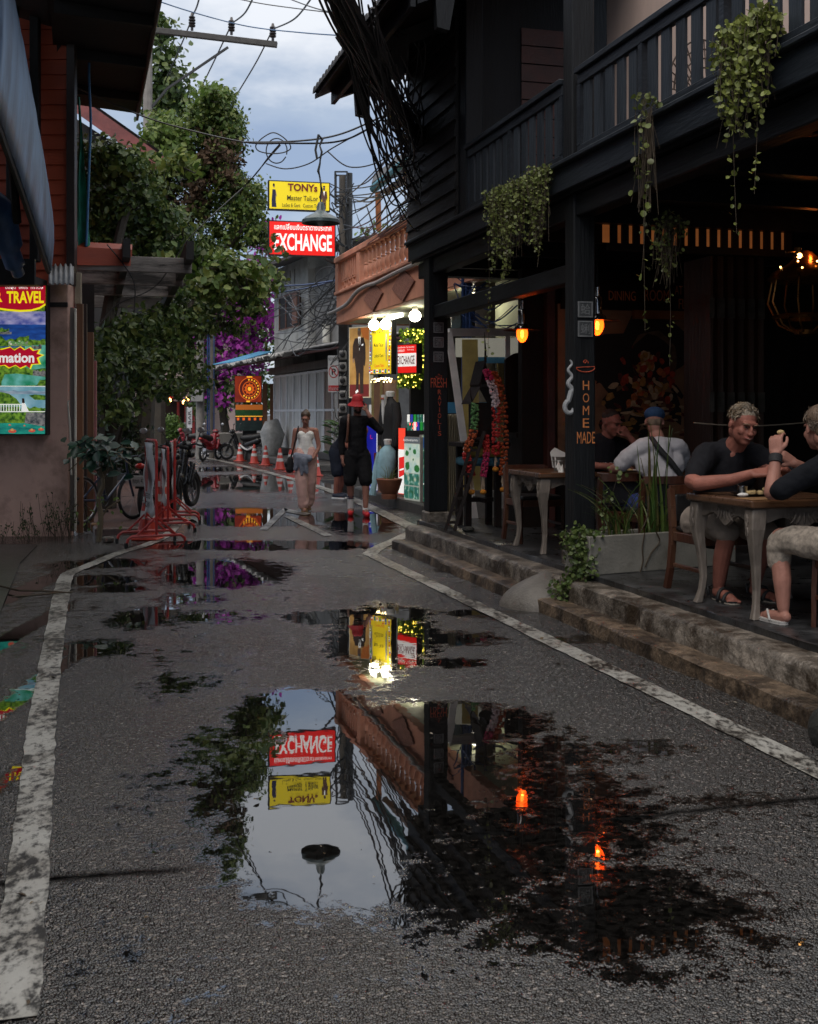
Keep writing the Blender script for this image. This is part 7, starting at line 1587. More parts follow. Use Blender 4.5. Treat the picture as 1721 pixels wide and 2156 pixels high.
b = MB(); a = P(510,960,42.4)-o0; b.box(a.x,a.x+.5,-.05,.05,-o0.z,P(0,907,42.4).z-o0.z); b.build('stand', M_DARKFRAME, t)
t = thing('timber_stack', 'two rusty timber planks standing between the orange panel and the shed', 'planks', Vector((P(567,0,42.2).x,42.2,0)))
for dx_ in (-0.16, 0.10): MB().box(dx_-.08,dx_+.08,-.03,.03,0.1,P(0,808,42.2).z).build('plank', M('rusty plank', (0.18,0.075,0.03), 0.7, 0.4, 3, stretch=(1,1,.2)), t)
t = thing('plastic_cover', 'heap covered with a crumpled grey plastic sheet beside the shed', 'cover', Vector((P(572,0,40).x,40,0)))
b = MB(); b.tube([(0,0,0.05),(0.0,0,0.5),(0.02,0,0.95),(0.05,0,1.25),(0.2,0,1.42)],[0.36,0.32,0.42,0.30,0.05],14); o = b.build('sheet', M('grey plastic sheet', (0.27,0.27,0.26), 0.4, 0.3, 5, 0.8), t, smooth='all')
# poles
M_GPOLE = M('grey galvanised pole', (0.25,0.25,0.25), 0.5, 0.2); M_CPOLE = M('concrete pole grey', (0.22,0.20,0.18), 0.75, 0.25, 4, 0.2)
p = P(274,0,33); p.z = 0
t = thing('street_sign_pole', 'grey pole with a grey sign and small notice behind the leaves', 'sign pole', p)
MB().tube([(0,0,0),(0,0,3.0)],0.11,10).build('pole', M_GPOLE, t, smooth=True); b = MB(); b.box(-0.09,0.38,-0.14,-0.11,P(0,822,33).z,P(0,778,33).z); sg = b.build('sign_plate', M_PVC, t, bevel=0.01); text('เขตชุมชน', (0.145,-0.145,P(0,795,33).z), (1,0,0), (0,0,1), .36, .10, INK, sg)
b = MB(); b.box(0.07,0.27,-0.16,-0.14,P(0,905,33).z,P(0,882,33).z); nt_ = b.build('notice', M_BANN, t); text('ห้ามจอด\nตลอดแนว', (0.17,-0.165,P(0,893,33).z), (1,0,0), (0,0,1), .16, .2, NAVY, nt_)
MB().box(0.16,0.42,0.05,0.3,0,P(0,828,33).z).build('concrete_post', M_CPOLE, t)
p = P(421,0,43); p.z = 0
t = thing('meter_pole', 'concrete pole carrying a grey metal switch box, left of the parked motorbikes', 'pole', p)
MB().tube([(0,0,0),(0,0,9)],[0.16,0.11],10).build('pole', M_CPOLE, t, smooth=True); a = P(402,846,42.7)-p; c_ = P(428,811,42.7)-p; MB().box(a.x,c_.x,-0.35,-0.12,a.z,c_.z).build('switch_box', M_PVC, t, bevel=0.02); MB().box(a.x-.03,c_.x+.03,-0.40,-0.10,c_.z+.002,c_.z+.06).build('hood', M_WHITEPL, t)
b = MB()
for dx_ in (.28,.36,.50): b.tube([(dx_,-.05,0.3),(dx_,-.05,5.5)],0.03,6)
b.build('blue_pipe', M_BLUEP, t); MB().tube([(.42,0,0),(.44,0,6)],0.1,8).build('timber_pole', M_SIGNPOLE, t)
t = thing('white_banner', 'narrow white upright banner with black marks beside the switch box pole', 'banner', Vector((P(399,0,44).x,44,0))); a = P(394,901,44)-t.location; c_ = P(404,857,44)-t.location; b = MB(); b.box(a.x,c_.x,-.02,.02,a.z,c_.z); bn = b.build('cloth', M_BANN, t); b = MB(); b.tube([(a.x-.03,0,0),(a.x-.03,0,c_.z)],.02,6); b.build('staff', M_GPOLE, t)
text('BAR', (0,-.03,(a.z+c_.z)/2), (0,0,1), (-1,0,0), .5, .11, INK, bn)
# NO PARKING sign
M_SWHITE = M('sign white', (0.50,0.50,0.49), 0.45, 0.08); M_SRED = M('sign red', (0.42,0.03,0.03), 0.45, 0.1)
p = P(702,0,28.0); p.z = 0
t = thing('no_parking_sign', 'white NO PARKING sign with crossed out P in front of the shed', 'sign', p)
MB().tube([(0.05,0.03,0),(0.05,0.03,2.9)],0.042,10).build('pole', M_GPOLE, t, smooth=True)
zt_, zb_ = P(0,749,28).z, P(0,826,28).z; w_ = 0.265; zc = (zt_+zb_)/2; hh = zt_-zb_
b = MB(); b.box(-w_/2,w_/2,-0.03,-0.012,zb_,zt_); pl = b.build('sign_plate', M_SWHITE, t, bevel=0.004)
text('NO PARKING', (0,-0.034,zt_-0.085), (1,0,0), (0,0,1), w_*.86, .075, INK, pl, bold=0.01)
b = MB(); cz = zc+0.05; b.prism([(0.115*math.cos(a),0.15*math.sin(a)) for a in np.linspace(0,2*math.pi,25)[:-1]], (0,-0.032,cz), (1,0,0), (0,0,1), (0,-.001,0)); r_ = b.build('ring', M_SRED, pl)
b = MB(); b.prism([(0.095*math.cos(a),0.125*math.sin(a)) for a in np.linspace(0,2*math.pi,25)[:-1]], (0,-0.0345,cz), (1,0,0), (0,0,1), (0,-.001,0)); b.build('ring_centre', M_SWHITE, pl)
text('P', (0.005,-0.0375,cz), (1,0,0), (0,0,1), .10, .15, INK, pl, bold=0.03)
b = MB(); b.bar((-0.075,-0.0395,cz+.10),(0.075,-0.0395,cz-.10),0.001,0.024,(1,0,1)); b.build('slash', M_SRED, pl)
b = MB(); b.box(-w_*.46,w_*.46,-0.034,-0.031,zb_+.03,zb_+.16); rp_ = b.build('red_strip', M_SRED, pl); text('ห้ามจอด', (0,-0.037,zb_+.095), (1,0,0), (0,0,1), w_*.75, .08, M_SWHITE, pl)
# meter post by the shop corner
p = P(722,0,25.4); p.z = 0
t = thing('meter_post', 'dark post stacked with small electric meters at the corner of the pink shop house', 'meter post', p)
MB().box(-.10,.10,0,.15,0,3.5).build('post', M_DARKFRAME, t)
for k, z in enumerate((1.35,1.62,1.9,2.2,2.5,2.75)):
    b = MB(); b.box(-.085,.075,-.12,-.01,z,z+.2); mt = b.build('meter', M_PVC, t, bevel=0.02); b = MB(); b.lathe([(.06,0),(.06,.03),(.03,.045)],(-.005,-.121,z+.11),12,axis=(0,-1,0)); b.build('dial', M_DARKFRAME, mt)
b = MB()
for k in range(14):
    z = random.uniform(1.0,3.3); b.tube(smoothpts([Vector((random.uniform(-.2,.1),-.08,z)),Vector((random.uniform(-.3,.1),-.16,z-.2)),Vector((random.uniform(-.2,.2),-.05,z+random.uniform(-.5,.4)))],4),random.uniform(.006,.012),4)
b.build('wiring', M_STEELD, t)
# broad-leaved pot plant behind the man in black
t = thing('broad_leaf_plant', 'dark green strap leaved shrub at the shed corner behind the man in black', 'plant', Vector((P(712,0,26.5).x,26.5,0.1)))
n = 46; az = rng.uniform(0,6.28,n); r_ = rng.uniform(.1,.42,n); cs = np.stack([r_*np.cos(az),r_*np.sin(az)*.7,rng.uniform(.35,1.35,n)],1); leaf_mesh('leaves', cs, np.stack([-np.cos(az)*.5,-np.sin(az)*.5-.4,np.ones(n)],1), np.stack([np.cos(az),np.sin(az),rng.uniform(-.7,.3,n)],1), .4, LEAF('strap green', [(0.015,0.05,0.012),(0.05,0.10,0.02)], .35, .15), t, .26)
b = MB(); b.tube([(0,0,0),(0,0,1.0)],.03,6); b.build('stem', M_STEM, t)

# ================================================================= trees and creepers
VINE = [(0.03,0.065,0.014),(0.07,0.125,0.022),(0.12,0.18,0.038),(0.19,0.225,0.05),(0.045,0.065,0.016)]
M_VINE = LEAF('vine leaf', VINE, 0.5, 0.3); M_DEEP = LEAF('deep green leaf', [(0.018,0.042,0.012),(0.045,0.085,0.02),(0.085,0.13,0.032),(0.14,0.175,0.045)], 0.42, 0.25)
M_DRYL = LEAF('dead vine leaf', [(0.045,0.028,0.015),(0.085,0.05,0.025),(0.06,0.035,0.02)], 0.8, 0.1); M_BRIGHT = LEAF('bright green leaf', [(0.07,0.13,0.02),(0.12,0.19,0.035),(0.17,0.22,0.05)], 0.45, 0.35)  # dead brown leaves, and lighter yellow-green ones
M_BARK = M('dark bark', (0.035,0.028,0.02), 0.85, 0.4, 6, 0.5)
M_FLOW = LEAF('bougainvillea magenta', [(0.33,0.022,0.33),(0.50,0.06,0.46),(0.22,0.012,0.22),(0.60,0.14,0.55)], 0.6, 0.35); M_CREAMF = LEAF('cream bract', [(0.45,0.45,0.25),(0.55,0.55,0.35)], 0.6, 0.3)
def tree(name, label, cat, base_px, base_d, specs, mats, trunks, group=None, shell=0.35, up=0.3):
    """specs: (px, py, rx_px, ry_px, distance, depth, leaves, leaf size, material index)."""
    base = P(base_px,0,base_d); base.z = 0
    t = thing(name, label, cat, base, 0, group)
    b = MB()
    for pts, r0, r1 in trunks:
        L = smoothpts([Vector(P(*p))-base for p in pts], 5); k = len(L); b.tube(L, [r0+(r1-r0)*i/(k-1) for i in range(k)], 7)
    # twigs reaching into every clump
    for (px,py,rx,ry,d,dz,n,sz,mi) in specs:
        c = P(px,py,d)-base
        for _ in range(7):
            a = Vector((random.gauss(0,1),random.gauss(0,1),random.gauss(-.2,.8))).normalized(); e = c+Vector((a.x*rx*d/FPX,a.y*dz,a.z*ry*d/FPX))*random.uniform(.6,1.15); m = c+(e-c)*.5+Vector((random.gauss(0,.1),random.gauss(0,.1),random.gauss(0,.1))); b.tube([c+Vector((0,0,-ry*d/FPX*.3)),m,e],[.02,.012,.004],4)
    b.build('trunk', M_BARK, t)
    for mi, (mname, mat) in enumerate(mats):
        cs = []; ds = []; ss = []
        for (px,py,rx,ry,d,dz,n,sz,k) in specs:
            if k != mi: continue
            c = P(px,py,d)-base; nb = max(4, n//26)
            # small sprays scattered through the clump, each with its own leaves, so gaps stay open
            p0, d0 = clump((c.x,c.y,c.z),(rx*d/FPX,dz,ry*d/FPX),nb,shell)
            for q, dd in zip(p0, d0):
                m = max(3, int(n/nb*random.uniform(.5,1.5))); s_ = sz*random.uniform(1.3,2.6)
                cs.append(q+rng.normal(0,s_*.50,(m,3))*np.array([1,1,.8])); ds.append(np.tile(dd,(m,1))+rng.normal(0,.7,(m,3))+np.array([0,-.2,up])); ss.append(sz*rng.uniform(.5,1.35,m))
        if cs:
            cs = np.concatenate(cs); ds = np.concatenate(ds); ss = np.concatenate(ss); U = rng.normal(size=cs.shape)+np.array([0,0,-.8]); leaf_mesh(mname, cs, ds, U, .1, mat, t, .58, .25, sizes=ss)
    return t
A_ = []
for px,py,rx,ry,n in ((452,222,52,36,900),(480,265,36,56,900),(425,252,42,46,800),(462,300,52,50,900),(380,300,40,48,700),(345,270,30,36,500),(400,355,46,46,700),(470,370,44,48,700),(500,420,36,46,700),(525,455,30,40,600),(490,490,44,44,700),(440,440,46,46,600),(330,355,52,46,700),(350,420,50,46,500),(540,420,18,34,320),(420,510,50,40,500),(545,500,26,24,360)): A_.append((px,py,rx,ry,26.5,0.8,int(n*2.0),.10,0))
for px,py,rx,ry,n in ((440,310,40,46,420),(455,350,36,36,330),(480,330,22,70,300),(420,390,40,40,260),(390,440,40,40,200),(500,380,20,50,200)): A_.append((px,py,rx,ry,26.2,0.7,int(n*1.5),.11,1))
for px,py,rx,ry,n in ((370,285,34,34,330),(330,300,26,30,240),(440,205,40,20,240),(350,330,40,26,260)): A_.append((px,py,rx,ry,26.0,0.6,int(n*1.5),.13,2))
tree('vine_covered_tree', 'tall tree smothered in vines left of the yellow tailor sign', 'tree', 400, 26.5, A_, [('crown',M_VINE),('dead_leaves',M_DRYL),('young_leaves',M_BRIGHT)],
     [([(300,990,26.5),(305,850,26.5),(330,640,26.5),(390,480,26.5),(440,330,26.5),(455,240,26.5)],.26,.07),([(330,640,26.5),(440,560,26.2),(520,470,26)],.13,.03),([(390,480,26.5),(350,380,26.5),(340,300,26.5)],.10,.03)])
B_ = []
for px,py,rx,ry,d,n,s in ((215,330,52,30,19.5,500,.14),(260,350,56,40,19.8,650,.15),(200,410,40,70,20,700,.14),(270,430,76,56,20.5,900,.15),(330,470,60,56,21,700,.15),(220,500,50,44,20.5,600,.14),(300,530,60,30,21,420,.14),(385,505,50,44,22,500,.14),(430,560,56,42,22.5,650,.15),(490,585,52,36,22.8,650,.15),(540,600,38,26,23,340,.15),(562,590,16,20,23,120,.14),(450,630,60,32,23,460,.15),(520,640,46,26,23,340,.15),(470,680,50,22,23,260,.14),(400,680,50,40,22,300,.14),(395,650,44,40,22,380,.15),(360,690,52,44,20.5,600,.15),(300,690,50,44,19.5,600,.14),(250,720,44,50,18.8,600,.14),(215,780,36,70,18,600,.14),(300,770,56,40,19,560,.14),(370,760,50,40,20.5,520,.14),(395,725,40,40,22,330,.15),(410,795,34,26,22,200,.14),(250,850,24,44,18,220,.14),(370,820,34,20,20,200,.13),(320,820,30,24,19,180,.13)): B_.append((px,py,rx,ry,d,.7,int(n*1.2),s*.82,0))
for px,py,rx,ry,n in ((300,350,60,20,220),(390,350,30,20,120),(350,480,60,60,140),(480,570,60,24,320),(520,600,44,24,260),(450,610,50,24,260),(370,560,30,30,120)): B_.append((px,py,rx,ry,21,.6,n,.16,1))
tree('leafy_street_tree', 'dark leafy tree leaning over the pergola and the lane on the left', 'tree', 222, 19.0, B_, [('crown',M_DEEP),('light_leaves',M_VINE)],
     [([(222,1085,19),(226,900,19),(214,760,19),(230,640,19.4),(250,500,20),(280,400,20.3)],.17,.06),([(222,880,19),(300,790,19.6),(360,700,20.8),(430,600,22)],.10,.03),([(226,640,19.4),(330,560,21),(430,540,22.4)],.08,.025),([(240,960,19),(262,880,18.8),(300,820,19)],.06,.02)])
C_ = []
for px,py,rx,ry,n,k in ((470,640,60,44,620,1),(535,668,38,48,640,1),(520,745,46,46,620,1),(440,700,46,44,360,1),(555,610,20,30,220,1),(470,775,44,36,300,1),(520,560,36,20,100,1),(548,505,18,22,150,1),(560,470,10,16,50,1),(495,700,40,40,420,1),(430,820,30,20,100,1),(470,840,34,14,120,1),(410,640,36,30,140,1),(575,655,10,60,260,1),
                        (470,660,70,60,700,0),(530,720,50,70,700,0),(440,760,60,50,700,0),(500,830,60,40,600,0),(400,690,50,50,420,0),(550,560,30,40,240,0),(430,840,40,36,380,0),(500,600,60,40,400,0),(525,690,14,22,60,2),(535,740,10,20,60,2),(500,650,12,16,40,2)): C_.append((px,py,rx,ry,46.5,.9,n,.20 if k != 1 else .22,k))
tree('bougainvillea', 'big bougainvillea covered in magenta bracts behind the tin roofed shed', 'tree', 480, 46.5, C_, [('crown',M_DEEP),('flowers',M_FLOW),('pale_flowers',M_CREAMF)], [([(480,935,46.5),(470,840,46.5),(500,700,46.5),(520,600,46.5)],.2,.05),([(470,840,46.5),(430,740,46.5),(420,660,46.5)],.1,.03)], up=0.1)
D_ = [(px,py,rx,ry,41,.9,n,.26,0) for px,py,rx,ry,n in ((350,125,22,30,260),(355,175,30,34,360),(335,70,22,36,260),(365,205,30,24,300),(325,190,26,34,300),(395,215,20,18,130),(330,230,34,26,300))]
tree('tall_back_tree', 'dark tree rising behind the concrete power pole at the top left', 'tree', 340, 41, D_, [('crown',M_DEEP)], [([(335,960,41),(335,500,41),(345,250,41),(350,120,41)],.25,.06)])
S_ = [(px,py,rx,ry,19.6,.35,n,.10,0) for px,py,rx,ry,n in ((232,925,40,46,420),(268,900,30,36,260),(212,985,26,36,240),(262,965,30,34,240),(240,860,26,30,200))]
tree('dark_shrub', 'dense dark shrub growing against the wall behind the bicycle', 'shrub', 240, 19.6, S_, [('foliage',LEAF('dark shrub leaf',[(0.008,0.02,0.006),(0.02,0.042,0.012),(0.04,0.07,0.02)],.5,.15))], [([(240,1085,19.6),(238,980,19.6),(250,900,19.6)],.05,.015)])  # leaves of a darker green than the trees
F_ = [(px,py,rx,ry,70,1.6,n,.36,0) for px,py,rx,ry,n in ((160,760,70,90,700),(240,700,70,70,700),(330,690,70,60,700),(420,690,80,70,800),(520,690,80,70,800),(600,720,60,60,500),(460,800,90,60,700),(560,820,60,50,500),(250,820,60,40,400))]
tree('far_trees', 'soft dark green trees filling the far end of the lane behind the bougainvillea', 'trees', 400, 70, F_, [('crown',M_DEEP)], [([(330,930,70),(330,700,70)],.3,.1),([(520,930,70),(520,700,70)],.3,.1)])
H_ = [(px,py,rx,ry,36,.6,n,.15,0) for px,py,rx,ry,n in ((800,500,40,26,90),(850,520,36,26,110),(875,470,22,40,110),(780,540,30,20,50))]
tree('sparse_roof_tree', 'sparse twiggy tree showing above the pink balcony', 'tree', 800, 36, H_, [('crown',M_BRIGHT)], [([(800,900,36),(800,600,36),(790,500,36),(770,430,36)],.09,.012),([(800,600,36),(840,520,36),(870,440,36)],.05,.01),([(795,540,36),(765,490,36),(750,450,36)],.03,.008),([(800,560,36),(815,480,36),(812,430,36)],.03,.008),([(820,560,36),(860,530,36),(885,520,36)],.03,.008)])
# creeper hanging over the lower leaves by the signs: leafy runner across the big red sign corner
t = thing('sign_creeper', 'leafy creeper runner reaching across the corner of the red EXCHANGE sign', 'plant', P(575,535,23.6)); o0 = t.location
ln = [[P(540,560,23.6)-o0,P(565,532,23.5)-o0,P(585,520,23.4)-o0,P(600,536,23.4)-o0],[P(548,575,23.6)-o0,P(578,545,23.5)-o0,P(612,536,23.4)-o0],[P(555,520,23.6)-o0,P(572,510,23.5)-o0,P(584,500,23.5)-o0]]
strands(t, ln, 26, .15, M_DEEP, M_STEM, jit=.07, aspect=.55, shape='pointed', stemr=.006)
# ================================================================= people
M_SKIN = M('skin warm', (0.31,0.145,0.11), 0.55, 0.2, 9, 0.18, 70, spec=0.3); M_SKINR = M('skin ruddy', (0.29,0.11,0.08), 0.55, 0.25, 9, 0.18, 70, spec=0.3)
M_EYE = M('dark eye', (0.015,0.012,0.01), 0.3, 0.1, 5, 0); M_LIP = M('lips', (0.26,0.07,0.06), 0.45, 0.1, 5, 0); M_TEETH = M('teeth', (0.28,0.22,0.18), 0.35, 0.1, 5, 0)
def cloth(name, col, var=0.3, rough=0.85): return M(name, col, rough, var, 5, 0.55, 14, spec=0.15)
M_TEEB = cloth('black t-shirt', (0.012,0.012,0.015)); M_TEEN = cloth('charcoal t-shirt', (0.008,0.009,0.012)); M_TEEW = cloth('white t-shirt', (0.42,0.40,0.42), 0.15); M_SHORTK = cloth('pale khaki shorts', (0.25,0.21,0.18), 0.2); M_SHORTC = M('cream patterned shorts', (0.27,0.23,0.19), 0.85, 0.45, 34, 0.4, 14); M_SHORTB = cloth('black shorts', (0.012,0.012,0.014))
FOLD = bpy.data.textures.new('folds', 'CLOUDS'); FOLD.noise_scale = 0.10; FOLD.noise_depth = 2
def blob(name, prims, voxel, mat, parent, smooth=4):
    """One continuous surface grown over tapered limbs and ellipsoids."""
    b = MB()
    for q in prims:
        if q[0] == 'cap':
            _, p0, r0, p1, r1 = q; p0 = Vector(p0); p1 = Vector(p1); d = (p1-p0); L = d.length
            if L < 1e-5: b.ell(p0, r0); continue
            u = d/L; pts = []; rs = []
            for k in (90,60,30): a = rad(k); pts.append(p0-u*r0*math.sin(a)); rs.append(max(r0*math.cos(a), r0*.02))
            for k in (0,30,60,90): a = rad(k); pts.append((p0 if k < 0 else p1)+u*r1*math.sin(a)) if k else pts.append(p1); rs.append(max(r1*math.cos(a), r1*.02))
            pts.insert(3, p0); rs.insert(3, r0); b.tube(pts, rs, 12)
        else:
            _, c, r, Mx = q; b.ell(c, r[0], r[1], r[2], 16, 12, Mx)
    o = b.build(name, mat, parent)
    m = o.modifiers.new('join', 'REMESH'); m.mode = 'VOXEL'; m.voxel_size = voxel; m.use_smooth_shade = True
    s = o.modifiers.new('relax', 'SMOOTH'); s.iterations = smooth; s.factor = 0.5
    if name in ('t_shirt','shorts','trousers','sweatshirt','jacket_body'): f = o.modifiers.new('folds', 'DISPLACE'); f.texture = FOLD; f.strength = 0.024; f.mid_level = 0.5; f.texture_coords = 'LOCAL'
    return o
def cap(p0, r0, p1, r1): return ('cap', p0, r0, p1, r1)
def chain(*a):
    return [cap(a[i], a[i+1], a[i+2], a[i+3]) for i in range(0, len(a)-2, 2)]
def HM(c, yaw, pitch, roll=0, s=1.0): return Matrix.Translation(c) @ Matrix.Rotation(yaw,4,'Z') @ Matrix.Rotation(pitch,4,'X') @ Matrix.Rotation(roll,4,'Y') @ Matrix.Scale(s,4)
def head_prims(H, wide=1.0):
    R3 = H.to_3x3()
    def e(c, r): return ('ell', H @ Vector(c), r, R3)
    w = wide
    return [e((0,.018,.035),(.077*w,.096,.088)), e((0,-.022,-.045),(.062*w,.074,.072)), e((0,-.055,-.092),(.034*w,.034,.026)), e((0,-.098,-.016),(.013,.020,.030)), e((0,-.106,-.034),(.019,.017,.014)), e((0,-.078,.028),(.056*w,.022,.014)),
            e((.038*w,-.058,-.028),(.026,.028,.028)), e((-.038*w,-.058,-.028),(.026,.028,.028)), e((.077*w,.018,-.008),(.009,.017,.028)), e((-.077*w,.018,-.008),(.009,.017,.028)), e((0,-.088,-.066),(.027,.015,.010)), e((0,.05,-.05),(.055,.05,.06))]
def face(H, parent, smile=False, shut=False, wide=1.0, browcol=None):
    R3 = H.to_3x3()
    for sx in (-1, 1):
        b = MB(); b.ell(H @ Vector((sx*.031*wide,-.087,.004)), .014, .008, .0045 if shut else .0065, 10, 6, R3); b.build('eye', M_EYE, parent, smooth='all')
        b = MB(); b.tube([H @ Vector((sx*x*wide,y,z)) for x,y,z in ((.014,-.099,.020),(.032,-.097,.026),(.052,-.082,.020))], [.0035,.005,.003], 6); b.build('eyebrow', browcol or M('brow', (0.08,0.045,0.025), 0.8), parent)
    b = MB(); up = .010 if smile else .001
    b.tube([H @ Vector((x*wide,-.103+abs(x)*.35,-.066+up*(abs(x)/.03)**2)) for x in (-.030,-.018,0,.018,.030)], [.003,.007,.008,.007,.003], 8); m_ = b.build('mouth', M_LIP, parent, smooth='all')
    if smile:
        b = MB(); b.tube([H @ Vector((x*wide,-.1095+abs(x)*.35,-.0655+up*(abs(x)/.03)**2)) for x in (-.020,0,.020)], [.001,.0028,.001], 6); b.build('teeth', M_TEETH, m_)
def hand(wr, d, nrm, side, curl=0.6, s=1.0, spread=0.12, pinch=False):
    """Palm and five fingers from the wrist; d along the hand, nrm out of the back of the hand, side +1/-1 picks the thumb side."""
    d = Vector(d).normalized(); nrm = Vector(nrm); nrm = (nrm-d*nrm.dot(d)).normalized(); sd = d.cross(nrm)*side; wr = Vector(wr); pr = []
    for k in range(4):
        o = (k-1.5)*.0205*s; pr.append(cap(wr+sd*o*.75+d*.012*s, .0165*s, wr+sd*o+d*.085*s, .0125*s))
    for k, L in enumerate((.074,.084,.079,.060)):           # index to little finger
        o = (k-1.5)*.021*s; p = wr-sd*o+d*.088*s; dd = (d-sd*(k-1.5)*spread*.6).normalized(); c_ = curl*(1.0+0.12*k)
        if pinch and k == 0: c_ = curl*0.8
        a = c_*0.7
        for j, (f, r) in enumerate(((.45,.0098),(.31,.0090),(.24,.0080))):
            q = p + (dd*math.cos(a)-nrm*math.sin(a))*L*f*s; pr.append(cap(p, r*s, q, r*.9*s)); p = q; a += c_*.8
    t0 = wr+sd*.026*s+d*.022*s; t1 = t0+(sd*.55+d*.62-nrm*.30).normalized()*.042*s; t2 = t1+(sd*.18+d*.9-nrm*.42).normalized()*.032*s; t3 = t2+(d*.85-sd*.25-nrm*.5).normalized()*.026*s
    pr += [cap(wr+d*.012*s, .017*s, t0, .0155*s), cap(t0, .0145*s, t1, .0125*s), cap(t1, .012*s, t2, .0105*s), cap(t2, .0105*s, t3, .009*s)]
    return pr
def person(label, loc, rz, group=None): return thing('person', label, 'person', loc, rz, group)
def hairtufts(name, H, mat, parent, n, L, zone, seed=1, up=0.4):
    r = np.random.default_rng(seed); cs = []; ns = []; us = []
    while len(cs) < n:
        v = r.normal(size=3); v /= np.linalg.norm(v)
        if not zone(v): continue
        q = Vector((v[0]*.083, v[1]*.100+.018, v[2]*.094+.036)); cs.append(H @ q); dd = H.to_3x3() @ Vector(v); tg = dd.cross(Vector((r.normal(),r.normal(),r.normal())))+dd*up+Vector((0,0,-.2)); ns.append(dd+Vector(r.normal(size=3))*.3); us.append(tg)
    return leaf_mesh(name, cs, ns, us, L, mat, parent, .16, .3, sizes=L*r.uniform(.6,1.3,n))

# --- smiling grey haired diner in black, forearms on the table
RA = R(4.42, 7.70, FLZ); t = person('grey haired man smiling in a black t-shirt and pale shorts, leaning on the nearest table', RA, TH)
Hd = HM((0.0,-.36,1.215), rad(0), rad(14), rad(6), 1.10)
sk = head_prims(Hd, 1.04) + chain((.02,-.30,1.13),.068,(0,-.19,1.02),.075) + [cap((0,-.19,1.0),.10,(0,-.02,.62),.14), cap((0,0,.55),.15,(0,.06,.50),.15)]
sk += chain((-.21,-.20,.99),.075,(-.40,-.38,.835),.056,(-.41,-.48,.822),.052,(-.27,-.66,.855),.040,(-.175,-.76,.90),.031) + hand((-.175,-.76,.90),(.75,-.55,.12),(-.3,-.45,.85),-1,.85,1.08,.1,True)
sk += chain((.21,-.20,.99),.075,(.30,-.36,.84),.055,(.24,-.56,.86),.042,(.10,-.70,.92),.032) + hand((.10,-.70,.92),(-.75,-.45,.2),(.3,-.4,.85),1,.8,1.05)
for sx in (-1, 1):
    sk += chain((sx*.11,.02,.50),.105,(sx*.15,-.38,.51),.072,(sx*.155,-.40,.44),.062,(sx*.15,-.33,.28),.060,(sx*.145,-.28,.10),.040) + [cap((sx*.145,-.27,.055),.040,(sx*.15,-.42,.035),.042), cap((sx*.15,-.42,.035),.04,(sx*.16,-.50,.028),.030)]
    for k in range(5): x = sx*(.128+.018*k); sk.append(cap((x,-.495,.026),.014-.0012*k,(x+.002*sx,-.535+.008*k,.022),.0125-.001*k))
body = blob('body', sk, .0058, M_SKINR, t, 4); face(Hd, body, True, True, 1.04, M('pale brow', (0.22,0.13,0.08), 0.8))
sh_ = [cap((0,-.17,1.00),.125,(0,-.04,.62),.185), cap((-.17,-.17,1.015),.082,(.17,-.17,1.015),.082), cap((0,-.05,.70),.19,(0,.05,.50),.19), cap((-.12,-.10,.85),.13,(.12,-.10,.85),.13)]
for sx in (-1, 1): sh_ += chain((sx*.19,-.19,1.0),.092,(sx*.31,-.30,.915),.083,(sx*.375,-.365,.855),.076)
blob('t_shirt', sh_, .012, M_TEEB, t, 5)
hr = [('ell', Hd @ Vector((0,.028,.062)), (.082,.096,.074), Hd.to_3x3())]
M_GREYH = M('grey blond hair', (0.33,0.27,0.20), 0.6, 0.35, 30, 0.8, 60, stretch=(1,1,.3)); blob('hair', hr, .008, M_GREYH, body, 2)
hairtufts('hair_tufts', Hd, LEAF('grey hair lock', [(0.22,0.17,0.12),(0.40,0.34,0.27),(0.30,0.22,0.14),(0.14,0.09,0.05)], .5, .1), body, 800, .058, lambda v: v[2] > .12 and not (v[1] < -.55 and v[2] < .72), 3)
st = []
for sx in (-1, 1): st += chain((sx*.10,.04,.50),.135,(sx*.14,-.30,.515),.102,(sx*.15,-.40,.485),.088)
blob('shorts', st+[cap((-.08,.08,.50),.15,(.08,.08,.50),.15)], .011, M_SHORTK, t, 4)
M_SANDAL = M('black sandal', (0.014,0.014,0.015), .6, .2); M_SOLE = M('pale sole', (0.34,0.30,0.25), .7, .2)
def sandal(x, y, parent, z=0.0, rot=0.0, L=.29, strap=M_SANDAL, sole=M_SOLE):
    b = MB(); pl = [(-.045,-.5*L),(-.02,-.53*L),(.03,-.5*L),(.055,-.32*L),(.05,0),(.038,.3*L),(.03,.46*L),(0,.5*L),(-.03,.46*L),(-.036,.3*L),(-.046,0),(-.055,-.3*L)]
    b.prism(pl, (x,y,z), (1,0,0), (0,1,0), (0,0,.014)); s_ = b.build('sandal', sole, parent, bevel=.004); b = MB(); b.prism([(a*1.02,c*1.0) for a,c in pl], (x,y,z+.0145), (1,0,0), (0,1,0), (0,0,.010)); b.build('footbed', strap, s_)
    return s_
for sx in (-1, 1):
    s_ = sandal(sx*.152, -.385, t)
    b = MB()
    for y in (-.435,-.36): b.tube([(sx*.152+.054*math.cos(a)*1.0,y+.012*math.cos(a),.012+.078*math.sin(a)*(1 if y > -.4 else .72)) for a in np.linspace(-.1,math.pi+.1,9)],.013,6)
    b.tube([(sx*.152+.05,-.25,.03),(sx*.152+.045,-.225,.085),(sx*.152,-.215,.10),(sx*.152-.045,-.225,.085),(sx*.152-.05,-.25,.03)],.011,6); b.build('strap', M_SANDAL, s_, smooth='all')
tt = thing('bread_bite', 'bit of bread pinched in the fingers of the smiling diner', 'food', RA, TH); b = MB(); b.ell((-.045,-.84,.90),.018,.014,.010,8,6); b.build('bread', M_FOOD, tt)

